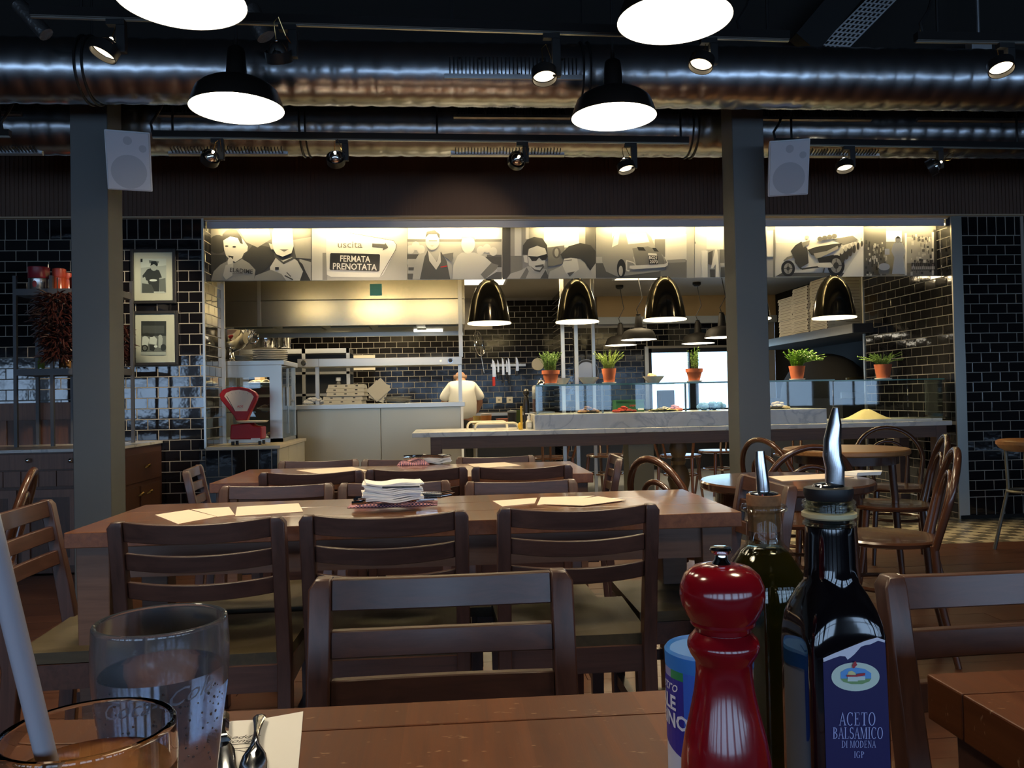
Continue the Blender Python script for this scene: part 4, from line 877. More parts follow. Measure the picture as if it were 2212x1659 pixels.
# lower guard at the right
g2x1 = onY(2036, 850, GY).x; g2z = onY(1900, 822, GY).z
g2 = thing('glass_guard', 'glass guard standing behind the flour mound at the counter end', 'glass guard', ((gx1+g2x1)/2, GY, MZ+0.022)); h2 = (g2x1-gx1)/2
MB().box((-h2+0.006, 0, 0), (h2-0.30, 0.008, g2z-MZ-0.022)).obj('front_pane', M['glass'], g2, smooth=False)
MB().box((h2-0.292, 0, 0), (h2, 0.008, g2z-MZ-0.022)).obj('front_pane', M['glass'], g2, smooth=False)
MB().box((-h2, -0.03, g2z-MZ-0.022), (h2, 0.26, g2z-MZ-0.014)).obj('shelf_pane', M['glass'], g2, smooth=False)
MB().box((-h2, -0.034, g2z-MZ-0.023), (h2, -0.03, g2z-MZ-0.013)).obj('shelf_edge', M['glassedge'], g2, smooth=False)
MB().box((h2-0.006, 0.01, 0), (h2, 0.25, g2z-MZ-0.023)).obj('end_pane', M['glass'], g2, smooth=False)
# steel posts rising through the guard to the ceiling
for px, py, Y, l in ((1217, 800, 7.15, 'slim steel post left of its pair under the second bell lamp'), (1246, 800, 7.15, 'slim steel post right of its pair under the second bell lamp'), (1283, 790, 8.2, 'thin steel post behind the second potted herb')):
    x = onY(px, py, Y).x; o = MB().box((x-0.017, Y, 0), (x+0.017, Y+0.03, 2.499)).obj('steel_post', M['steel'], smooth=False, bevel=0.002); tag(o, l, 'post')
# ---- potted herbs
lm1 = mat('leaf_herb_bright', (0.16, 0.33, 0.03), rough=0.5); lm2 = mat('leaf_rosemary', (0.12, 0.22, 0.045), rough=0.6); lm3 = mat('leaf_thyme', (0.22, 0.32, 0.06), rough=0.6)
def herb(label, px, pyt, pyb, pw, kind, Y, z):
    x = onY(px, pyb, Y).x; r = (onY(px+pw/2, pyt, Y).x-onY(px-pw/2, pyt, Y).x)/2; hh = onY(px, pyt, Y).z-onY(px, pyb, Y).z
    t = thing('potted_herb', label, 'potted herb', (x, Y, z), 0, 'terracotta herb pots on the glass shelf')
    MB().lathe([(r*0.62, 0.012), (r*0.90, hh*0.72), (r*0.99, hh*0.72), (r*1.02, hh*0.98), (r*0.9, hh*0.98), (r*0.85, hh*0.88), (0, hh*0.88)] if kind != 'cut' else [(r*0.70, 0.012), (r*0.98, hh), (r*0.9, hh), (r*0.85, hh*0.9), (0, hh*0.9)], 32).obj('pot', M['terra'], t)
    MB().lathe([(r*0.7, 0), (r*0.92, 0.006), (r*0.95, 0.014), (r*0.88, 0.012), (0, 0.008)], 28).obj('saucer', M['plate'], t)
    MB().lathe([(r*0.86, hh*0.9), (0, hh*0.93)], 20, caps=False).obj('soil', M['soil'], t)
    return t, r, hh
def sprigs(t, r, hh, n, hgt, spread, leaf, m, nl=14, droop=0.0, lean=(0, 0), lw=0.006):
    rnd = random.Random(len(t['label'])+n); stems = MB(); lv = MB()
    for i in range(n):
        an = rnd.uniform(0, 2*PI); rr = r*0.7*math.sqrt(rnd.random()); b = Vector((rr*math.cos(an), rr*math.sin(an), hh*0.9)); s = rnd.uniform(0.6, 1.0)
        out = Vector((math.cos(an)*spread*rnd.random()+lean[0]*rnd.random(), math.sin(an)*spread*rnd.random(), hgt*s)); pts = []
        for k in range(5):
            f = k/4; p_ = b+Vector((out.x*f*f*1.2, out.y*f*f*1.2, out.z*f-droop*f*f*(abs(out.x)+0.02))); pts.append(p_)
        stems.tube(pts, 0.0014, 4, caps=False)
        for k in range(nl):
            f = rnd.uniform(0.15, 1.0)*4; j = min(int(f), 3); p_ = pts[j].lerp(pts[j+1], f-j); a2 = rnd.uniform(0, 2*PI); dd = Vector((math.cos(a2), math.sin(a2), rnd.uniform(0.0, 1.0))).normalized()*leaf*rnd.uniform(0.7, 1.2); sd_ = Vector((-math.sin(a2), math.cos(a2), 0))*lw
            lv.poly([p_, p_+dd*0.5+sd_, p_+dd, p_+dd*0.5-sd_])
    stems.obj('stems', m, t); o = lv.obj('leaves', m, t, smooth=False); o['kind'] = 'stuff'
HYp = GY+0.10
t, r, hh = herb('first potted herb from the left, bushy upright rosemary', 1190, 800, 832, 38, 'rim', HYp, gz); sprigs(t, r, hh, 70, 0.17, 0.06, 0.015, lm2, 40, lw=0.0022)
t, r, hh = herb('second potted herb from the left, spiky yellow green sprigs', 1316, 797, 830, 32, 'cut', HYp, gz); sprigs(t, r, hh, 60, 0.16, 0.11, 0.014, lm3, 36, lw=0.0022)
t, r, hh = herb('third potted herb with a few upright rosemary stems before the window', 1500, 795, 825, 36, 'rim', HYp, gz); sprigs(t, r, hh, 16, 0.19, 0.02, 0.017, lm2, 40, lw=0.003)
t, r, hh = herb('fourth potted herb, full bright green oregano spilling right', 1722, 789, 820, 34, 'cut', HYp, gz); sprigs(t, r, hh, 80, 0.17, 0.10, 0.015, lm1, 46, droop=0.3, lean=(0.11, 0), lw=0.006)
t, r, hh = herb('fifth potted herb, trailing thyme at the counter end', 1908, 785, 818, 36, 'cut', GY+0.10, g2z+0.008); sprigs(t, r, hh, 60, 0.13, 0.15, 0.012, lm2, 40, droop=0.3, lw=0.003)
def wbowl(label, px, py, r, Y, z, fill=None):
    t = thing('serving_bowl', label, 'bowl', (onY(px, py, Y).x, Y, z), 0)
    MB().lathe([(r*0.5, 0), (r*0.55, 0.004), (r, 0.05), (r*1.04, 0.056), (r*0.98, 0.056), (r*0.55, 0.012), (0, 0.01)], 32).obj('bowl_body', M['plate'], t)
    if fill:
        mb = MB()
        for i in range(6): mb.ball((random.uniform(-.4, .4)*r, random.uniform(-.4, .4)*r, 0.045+0.008*(i % 3)), 0.022, 10, 8)
        mb.obj('fruit', fill, t)
wbowl('white bowl behind the first potted herb', 1212, 830, 0.075, HYp+0.11, gz); wbowl('white bowl between the first and second potted herbs', 1272, 830, 0.082, HYp, gz)
wbowl('white bowl of eggs between the second and third potted herbs', 1412, 829, 0.085, HYp, gz, mat('egg_tan', (0.62, 0.40, 0.2), rough=0.5))
# ---- toppings on the block
TY = MYf+0.30
def heap(name, label, cat, px, py, wd, ht, m, Y=TY, z=None, n=26, rr=0.022):
    t = thing(name, label, cat, (onY(px, py, Y).x, Y, BZ if z is None else z)); mb = MB(); rnd = random.Random(px)
    for i in range(n):
        u = rnd.uniform(-1, 1); v_ = rnd.uniform(-1, 1); zz = ht*max(0, 1-math.hypot(u, v_))
        mb.ball((u*wd/2, v_*0.06, zz*rnd.uniform(0.4, 1)+rr*0.4), (rr*rnd.uniform(.7, 1.3), rr*rnd.uniform(.7, 1.2), rr*0.5), 8, 5)
    o = mb.obj('food', m, t); o['kind'] = 'stuff'
    MB().lathe([(wd*0.42, 0), (wd*0.5, 0.012), (wd*0.48, 0.012), (0, 0.004)], 24).obj('tray', M['steel'], t)
heap('topping_tray', 'heap of orange brown sliced sausage on the block', 'food', 1272, 890, 0.16, 0.05, mat('sausage_tan', (0.5, 0.24, 0.11), rough=0.6))
heap('topping_tray', 'heap of chopped red tomatoes before the green crate', 'food', 1348, 888, 0.18, 0.04, mat('tomato_red', (0.5, 0.04, 0.02), rough=0.4))
heap('topping_tray', 'heap of pale grated cheese on the marble block', 'food', 1432, 885, 0.22, 0.04, mat('cheese_pale', (0.72, 0.56, 0.26), rough=0.7), rr=0.014, n=50)
heap('topping_tray', 'small heap of red ham before the window', 'food', 1458, 883, 0.10, 0.05, mat('ham_red', (0.55, 0.16, 0.13), rough=0.5), Y=TY+0.1)
heap('topping_tray', 'heap of sliced mushrooms right of the grey column', 'food', 1680, 880, 0.16, 0.07, mat('mushroom_cream', (0.62, 0.46, 0.28), rough=0.7))
cr = thing('green_crate', 'green plastic crate standing on the marble block behind the tomatoes', 'crate', (onY(1357, 880, TY+0.2).x, TY+0.2, BZ)); cm = mat('crate_green', (0.010, 0.085, 0.025), rough=0.5)
for (a, b) in (((-0.12, -0.08, 0), (0.12, -0.07, 0.10)), ((-0.12, 0.07, 0), (0.12, 0.08, 0.10)), ((-0.12, -0.07, 0), (-0.11, 0.07, 0.10)), ((0.11, -0.07, 0), (0.12, 0.07, 0.10))): MB().box(a, b).obj('side_panel', cm, cr, smooth=False, bevel=0.002)
MB().box((-0.125, -0.085, 0.088), (0.125, -0.08, 0.10)).obj('rim', cm, cr, smooth=False)
cl = MB(); put_text(cl, 'SMIM', (0.02, -0.081, 0.05), (1, 0, 0), (0, 0, 1), 0.025); cl.obj('lettering', M['redplastic'], cr, smooth=False)
for x in (-0.06, 0.09): MB().cbox((x, -0.082, 0.02), (0.05, 0.003, 0.016)).obj('price_card', M['card'], cr, smooth=False)
bg_ = MB(); rnd = random.Random(4)
for i in range(30): bg_.ball((rnd.uniform(-.1, .1), rnd.uniform(-.05, .05), rnd.uniform(0.02, 0.055)), (0.03, 0.028, 0.022), 8, 5)
o = bg_.obj('blue_bag', mat('blue_plastic_film', (0.10, 0.24, 0.46), rough=0.3), ang=20); o.location = (onY(1535, 888, TY+0.1).x, TY+0.1, BZ-0.002); tag(o, 'crumpled blue plastic bag on the block left of the column', 'bag')
# flour mound
fm_ = MB(); rnd = random.Random(2); nn = 40
prof = [(0.20, 0.0), (0.155, 0.014), (0.11, 0.036), (0.07, 0.058), (0.04, 0.072), (0.018, 0.078), (0.0, 0.079)]
fm_.lathe(prof, nn); fm_.v = [(x*(1+0.06*math.sin(3*math.atan2(y, x)+1)), y*0.7, z*(1+0.05*math.sin(5*math.atan2(y, x)))) for x, y, z in fm_.v]
o = fm_.obj('flour_mound', mat('semolina', (0.80, 0.62, 0.32), rough=0.95, bump=0.3, bscale=200)); o.location = (onY(1872, 905, MYf+0.25).x, MYf+0.245, MZ+0.022); tag(o, 'mound of pale yellow flour on the counter end', 'flour')
# things at the left end of the counter
def rail(label, px0, px1, py0, py1, Y):
    a, b = onY(px0, py1, Y), onY(px1, py0, Y); w_ = b.x-a.x; h_ = b.z-MZ; r = 0.04
    t = thing('tube_rail', label, 'rail', (a.x, Y, MZ)); pts = [(0, 0, 0)]
    for k in range(7): an = PI-PI/2*k/6; pts.append((r+r*math.cos(an), 0, h_-r+r*math.sin(an)))
    for k in range(7): an = PI/2-PI/2*k/6; pts.append((w_-r+r*math.cos(an), 0, h_-r+r*math.sin(an)))
    pts.append((w_, 0, 0)); MB().tube(pts, 0.009, 8).obj('bent_tube', mat('cream_enamel_tube', (0.62, 0.58, 0.46), rough=0.3), t); return t
rail('front cream tube rail on the left end of the marble counter', 1026, 1119, 913, 932, MYf+0.28); rail('rear cream tube rail behind its twin on the counter', 1010, 1095, 910, 930, MYf+0.55)
bot = thing('soap_dispenser', 'small pump soap bottle with white label on the counter', 'soap bottle', (onY(1143, 933, MYf+0.2).x, MYf+0.2, MZ))
MB().lathe([(0.026, 0), (0.027, 0.01), (0.027, 0.06), (0.015, 0.075), (0.012, 0.085)], 20).obj('bottle_body', mat('clear_soap', (0.5, 0.5, 0.45), rough=0.1), bot)
MB().cbox((0, -0.0265, 0.034), (0.036, 0.003, 0.035)).obj('paper_label', M['paper'], bot, smooth=False)
MB().lathe([(0.013, 0.083), (0.013, 0.105), (0.006, 0.107), (0.006, 0.125), (0, 0.125)], 16).obj('pump', M['white'], bot); MB().cbox((-0.012, 0, 0.126), (0.036, 0.012, 0.008)).obj('nozzle', M['white'], bot, smooth=False, bevel=0.002)
pmil = thing('tall_pepper_mill', 'tall black pepper mill beside the end of the glass guard', 'pepper mill', (onY(1138, 930, MYf+0.34).x, MYf+0.34, MZ))
MB().lathe([(0.033, 0), (0.034, 0.03), (0.024, 0.06), (0.022, 0.10), (0.029, 0.18), (0.026, 0.23), (0.018, 0.255), (0.022, 0.262), (0.014, 0.27)], 24).obj('mill_body', M['blacksat'], pmil)
MB().lathe([(0.012, 0.27), (0.026, 0.285), (0.028, 0.305), (0.018, 0.325), (0.008, 0.33), (0.008, 0.335), (0, 0.337)], 24).obj('mill_head', M['blacksat'], pmil)
yb = thing('yellow_bottle', 'slim yellow squeeze tube standing left of the black mill', 'bottle', (onY(1127, 934, MYf+0.16).x, MYf+0.16, MZ)); MB().cbox((0, 0, 0.095), (0.018, 0.006, 0.19)).obj('strip', mat('yellow_plastic', (0.7, 0.42, 0.02), rough=0.4), yb, bevel=0.002, smooth=False); MB().ball((-0.014, 0, 0.03), (0.016, 0.014, 0.03), 10, 8).obj('cap', mat('yellow_plastic', (0.7, 0.42, 0.02)), yb)
bl_ = thing('counter_bell', 'small chrome counter bell on the corner of the glass shelf', 'bell', (onY(1161, 832, GY+0.03).x+0.03, GY+0.03, gz)); MB().lathe([(0.036, 0), (0.036, 0.008), (0.030, 0.012), (0.026, 0.03), (0.014, 0.04), (0, 0.043)], 24).obj('dome', M['chrome'], bl_); MB().cyl((0, 0, 0.04), (0, 0, 0.055), 0.004, n=8).obj('button', M['chrome'], bl_)
# rear prep table with ingredients (seen between cook and mill)
PTY = 9.0; pz = onY(1080, 917, PTY).z
px0, px1 = onY(1022, 917, PTY).x, onY(1400, 917, PTY).x
ptb = thing('prep_table', 'steel prep table with tubs behind the marble counter', 'prep table', ((px0+px1)/2, PTY, 0)); h = (px1-px0)/2
MB().box((-h, 0, pz-0.04), (h, 0.6, pz)).obj('table_top', M['steel'], ptb, smooth=False)
for x in (-h+0.03, h-0.03):
    for y in (0.03, 0.57): MB().cyl((x, y, 0), (x, y, pz-0.04), 0.02, n=10).obj('leg', M['steel'], ptb)
tub('clear tub of orange vegetables on the prep table beside the cook', 1050, PTY+0.2, pz, 0.062, 0.10, (0.55, 0.20, 0.05), (0.5, 0.45, 0.4)); tub('yellow tub of cheese nearest the cook on the prep table', 1031, PTY+0.3, pz, 0.05, 0.095, (0.5, 0.36, 0.12)); tub('pink tray of meat on the prep table', 1090, PTY+0.2, pz, 0.10, 0.06, (0.55, 0.22, 0.14)); tub('leafy green tub behind the yellow squeeze tube', 1118, PTY+0.3, pz, 0.06, 0.15, (0.08, 0.13, 0.03)); tub('dark tub with pale label behind the soap bottle', 1106, PTY+0.1, pz, 0.05, 0.13, (0.02, 0.02, 0.025), (0.3, 0.3, 0.3))
# ---- pizza boxes on the oven shelf, right
OX = 3.97; oz = onY(1840, 700, 7.75).z
os_ = thing('oven_canopy', 'black oven canopy with a brushed steel edge under the pizza boxes', 'oven canopy', (OX, 9.0, oz-0.09))
MB().box((0, -1.3, 0), (0.02, 1.6, 0.09)).obj('steel_edge', M['steel'], os_, smooth=False); MB().box((0.02, -1.3, 0.0), (0.78, 1.6, 0.085)).obj('canopy_top', M['dark'], os_, smooth=False); MB().box((0.0, -1.32, 0), (0.78, -1.30, 0.09)).obj('front_edge', M['blacksat'], os_, smooth=False)
ov = thing('pizza_oven', 'black pizza oven with steel trim in the right corner of the kitchen', 'oven', (OX+0.40, 9.0, 0)); MB().box((-0.32, -0.9, 0), (0.35, 1.5, 1.0)).obj('oven_base', M['dark'], ov, smooth=False)
od = MB(); od.ball((0, 0.2, 1.0), (0.34, 0.95, 0.52), 28, 14); od.obj('dome', M['dark'], ov); MB().box((-0.34, -0.92, 1.0), (0.34, -0.90, 1.06)).obj('steel_trim', M['steel'], ov, smooth=False)
MB().bar((-0.30, -0.95, 1.2), (0.05, -0.95, 1.22), 0.03, 0.02).obj('rail', M['brass'], ov, smooth=False)
bxm = M['card']; k = 0
pbm = None
for s, (yc, n, xo) in enumerate(((8.55, 17, 0.06), (8.98, 16, 0.04), (9.42, 14, 0.06))):
    for i in range(n):
        if pbm is None:
            b = MB(); b.hexa([(-.21, -.21, 0), (.21, -.21, 0), (.21, .21, 0), (-.21, .21, 0)], [(-.203, -.203, .033), (.203, -.203, .033), (.203, .203, .033), (-.203, .203, .033)]); pbm = b.mesh('pizza_box', bxm, smooth=False)
            tb = MB().box((-.19, -.2095, .014), (-.12, -.205, .017)); tb.box((.0, -.2095, .014), (.15, -.205, .017)); tb.box((-.2095, -.15, .014), (-.205, .15, .017)); tb.box((-.209, -.209, .010), (-.200, -.200, .024)); tbm = tb.mesh('box_print', mat('box_print_brown', (0.12, 0.08, 0.05), rough=0.8), smooth=False)
        o = bpy.data.objects.new('pizza_box', pbm); COL.objects.link(o); o.location = (OX+0.21+xo+random.uniform(-.006, .006), yc+random.uniform(-.006, .006), oz-0.004+i*0.0335); o.rotation_euler = (0, 0, random.uniform(-.015, .015))
        tag(o, nth(i, n)+' pizza box '+['in the nearest tall stack on the oven canopy', 'in the middle stack on the oven canopy', 'in the rear stack on the oven canopy'][s], 'pizza box', ['nearest stack of pizza boxes', 'middle stack of pizza boxes', 'rear stack of pizza boxes'][s])
        p_ = bpy.data.objects.new('box_print', tbm); COL.objects.link(p_); p_.parent = o; p_['kind'] = 'stuff'
# ---- small pendants by the window
def smallpendant(label, px, py, pxw, Yd):
    p = onY(px, py, Yd); rr = (onY(px+pxw/2, py, Yd).x-onY(px-pxw/2, py, Yd).x)/2; k = rr/0.2
    t = thing('small_pendant_lamp', label, 'pendant lamp', p, 0, 'small pendant lamps by the rear window')
    MB().lathe([(r*k, z*k) for r, z in [(0.2, 0), (0.195, 0.015), (0.18, 0.06), (0.16, 0.095), (0.12, 0.115), (0.05, 0.13), (0.045, 0.135)]], 36, caps=False).obj('shade', M['lampmatt'], t)
    MB().lathe([(0.198*k, 0.001), (0.155*k, 0.085*k), (0, 0.12*k)], 36, caps=False).obj('shade_lining', M['lampin'], t)
    MB().lathe([(0.047*k, 0.13*k), (0.045*k, 0.16*k), (0.033*k, 0.26*k), (0.02*k, 0.28*k), (0.03*k, 0.285*k), (0.0, 0.29*k)], 20).obj('lamp_neck', M['lampmatt'], t)
    cz = 2.5-p.z; MB().tube([(0, 0, 0.28*k), (-0.02, 0, 0.34*k), (0.05*k, 0, 0.34*k+0.3*(cz-0.34*k)), (0.02*k, 0, 0.34*k+0.7*(cz-0.34*k)), (0, 0, cz)], 0.005, 6).obj('cord', M['black'], t)
    MB().lathe([(0.05*k, 0), (0.05*k, -0.03), (0.03*k, -0.05), (0, -0.05)], 20).obj('ceiling_rose', M['black'], t, loc=(0, 0, cz))
for (px, py, w_, Y, l) in ((1341, 746, 67, 10.3, 'small black pendant lamp lowest left before the tiled wall'), (1380, 734, 76, 9.3, 'small black pendant lamp in front of the lowest left one'), (1508, 742, 69, 10.1, 'small black pendant lamp in front of the bright window'), (1560, 729, 74, 9.2, 'small black pendant lamp half hidden by the right column')):
    smallpendant(l, px, py, w_, Y)
# items beyond the counter near the window
bn = MB().box((0, 0, 0), (0.20, 0.2, 0.62)).obj('waste_bin', M['blacksat'], bevel=0.006); bn.location = (onY(1427, 885, 10.9).x, 10.9, 0.43); bn.scale = (1, 1, 1); tag(bn, 'dark upright bin standing before the rear window', 'bin'); bn.location.z = 0; bn.scale.z = (onY(1427, 843, 10.9).z)/0.62
pn = thing('hanging_pan', 'grey oval pan hanging between the steel posts', 'pan', onY(1266, 772, KB-0.03)); o_ = MB().lathe([(0.0, -0.02), (0.14, -0.02), (0.17, 0.02), (0.165, 0.02), (0.135, -0.014), (0, -0.014)], 32).obj('pan_body', mat('pan_grey_steel', (0.3, 0.31, 0.33), rough=0.35, metal=0.9), pn); o_.matrix_local = Matrix.Translation((0, 0, -0.2)) @ Matrix.Rotation(PI/2, 4, 'X') ; MB().cyl((0, 0, 0.1), (0, 0, -0.05), 0.008, n=8).obj('handle', M['steel'], pn)
# ================================================================== THE COOK
def skin_obj(name, pts, edges, m, parent, root=0, sub=2):
    me = bpy.data.meshes.new(name); me.from_pydata([p[:3] for p in pts], edges, []); me.materials.append(m)
    o = bpy.data.objects.new(name, me); COL.objects.link(o); o.parent = parent
    sk = o.modifiers.new('skin', 'SKIN'); sk.use_smooth_shade = True
    for i, p in enumerate(pts):
        v = me.skin_vertices[0].data[i]; r = p[3]; v.radius = r if isinstance(r, tuple) else (r, r); v.use_root = (i == root)
    ss = o.modifiers.new('subdivision', 'SUBSURF'); ss.levels = sub; ss.render_levels = sub
    sm_ = o.modifiers.new('smooth', 'SMOOTH'); sm_.factor = 0.5; sm_.iterations = 5
    dg = bpy.context.evaluated_depsgraph_get(); m2 = bpy.data.meshes.new_from_object(o.evaluated_get(dg)); bm = bmesh.new(); bm.from_mesh(m2)
    bmesh.ops.delete(bm, geom=[v for v in bm.verts if not v.link_faces], context='VERTS'); bm.to_mesh(m2); bm.free(); m2.shade_smooth()
    o.modifiers.clear(); o.data = m2; m2.name = name
    return o
CKY = 9.75
cp = onY(1000, 900, CKY)
ck_ = thing('person', 'bald cook in a white t-shirt and black trousers bending over the worktop, seen from behind', 'person', (cp.x, CKY, 0), 0.05)
ck_.scale = (0.93, 0.93, 0.925)
skin = mat('skin_tone', (0.42, 0.20, 0.12), rough=0.5)
# facing +Y (away from the camera), torso bent forward, head bowed; right arm reaching forward
body = [(0, 0, 0.90, 0.13), (0, 0.01, 1.05, 0.11), (0, 0.04, 1.20, 0.12), (0, 0.09, 1.30, 0.09), (-0.01, 0.13, 1.395, 0.062), (-0.015, 0.16, 1.44, 0.072), (-0.015, 0.175, 1.475, 0.078), (-0.015, 0.185, 1.515, 0.05),
        (0.15, 0.08, 1.30, 0.05), (0.235, 0.07, 1.12, 0.047), (0.20, 0.24, 1.00, 0.038), (0.15, 0.36, 0.96, 0.030),
        (-0.15, 0.08, 1.30, 0.05), (-0.24, 0.10, 1.12, 0.047), (-0.20, 0.26, 1.00, 0.038), (-0.14, 0.37, 0.96, 0.030),
        (0.10, 0, 0.86, 0.095), (0.11, 0.0, 0.48, 0.065), (0.11, -0.02, 0.08, 0.045), (0.11, 0.10, 0.035, 0.038),
        (-0.10, 0, 0.86, 0.095), (-0.11, 0.0, 0.48, 0.065), (-0.11, -0.02, 0.08, 0.045), (-0.11, 0.10, 0.035, 0.038)]
bed = [(0, 1), (1, 2), (2, 3), (3, 4), (4, 5), (5, 6), (6, 7), (3, 8), (8, 9), (9, 10), (10, 11), (3, 12), (12, 13), (13, 14), (14, 15), (0, 16), (16, 17), (17, 18), (18, 19), (0, 20), (20, 21), (21, 22), (22, 23)]
# five fingers on each hand, curled towards the worktop
for s, wr_ in ((1, 11), (-1, 15)):
    bx_, by_, bz_ = body[wr_][:3]
    pi_ = len(body); body.append((bx_-s*0.01, by_+0.06, bz_-0.012, 0.032)); bed.append((wr_, pi_))
    for k in range(4):
        fx = bx_-s*0.01+(k-1.5)*0.019; ln = (0.055, 0.065, 0.06, 0.048)[k]
        a = len(body); body.append((fx, by_+0.10, bz_-0.018, 0.009)); body.append((fx, by_+0.10+ln*0.6, bz_-0.03, 0.0085)); body.append((fx, by_+0.10+ln, bz_-0.055, 0.0075)); bed += [(pi_, a), (a, a+1), (a+1, a+2)]
    a = len(body); body.append((bx_-s*0.05, by_+0.045, bz_-0.02, 0.011)); body.append((bx_-s*0.062, by_+0.085, bz_-0.04, 0.009)); bed += [(pi_, a), (a, a+1)]
skin_obj('body', body, bed, skin, ck_)
shirt = [(0, -0.005, 0.86, (0.20, 0.155)), (0, 0.0, 1.02, (0.205, 0.165)), (0, 0.035, 1.18, (0.215, 0.175)), (0, 0.085, 1.30, (0.16, 0.14)), (0, 0.125, 1.37, 0.075),
         (0.14, 0.08, 1.31, 0.085), (0.225, 0.07, 1.20, 0.078), (0.245, 0.075, 1.13, 0.070), (-0.14, 0.08, 1.31, 0.085), (-0.228, 0.08, 1.20, 0.078), (-0.248, 0.095, 1.13, 0.070)]
skin_obj('t_shirt', shirt, [(0, 1), (1, 2), (2, 3), (3, 4), (3, 5), (5, 6), (6, 7), (3, 8), (8, 9), (9, 10)], mat('white_cotton', (0.80, 0.78, 0.70), rough=0.85, bump=0.25, bscale=9), ck_)
tro = [(0, 0, 0.93, (0.17, 0.14)), (0, 0, 0.84, (0.18, 0.145)), (0.10, 0, 0.74, 0.115), (0.11, 0, 0.45, 0.085), (0.11, -0.01, 0.09, 0.075), (-0.10, 0, 0.74, 0.115), (-0.11, 0, 0.45, 0.085), (-0.11, -0.01, 0.09, 0.075)]
skin_obj('trousers', tro, [(0, 1), (1, 2), (2, 3), (3, 4), (1, 5), (5, 6), (6, 7)], mat('black_cotton', (0.012, 0.012, 0.013), rough=0.9), ck_)
for s in (-1, 1):
    MB().ball((-0.015+s*0.078, 0.165, 1.452), (0.010, 0.018, 0.028), 10, 8).obj('ear', skin, ck_)
    MB().ball((s*0.11, 0.05, 0.04), (0.05, 0.13, 0.04), 12, 8).obj('shoe', M['blacksat'], ck_)
hr = MB(); hr.ball((-0.015, 0.165, 1.446), (0.084, 0.080, 0.050), 20, 10); hr.obj('hair', mat('grey_stubble', (0.30, 0.19, 0.13), rough=0.9), ck_)
nf = MB(); nf.ball((-0.015, 0.262, 1.435), (0.012, 0.016, 0.02), 8, 6); nf.obj('nose', skin, ck_)
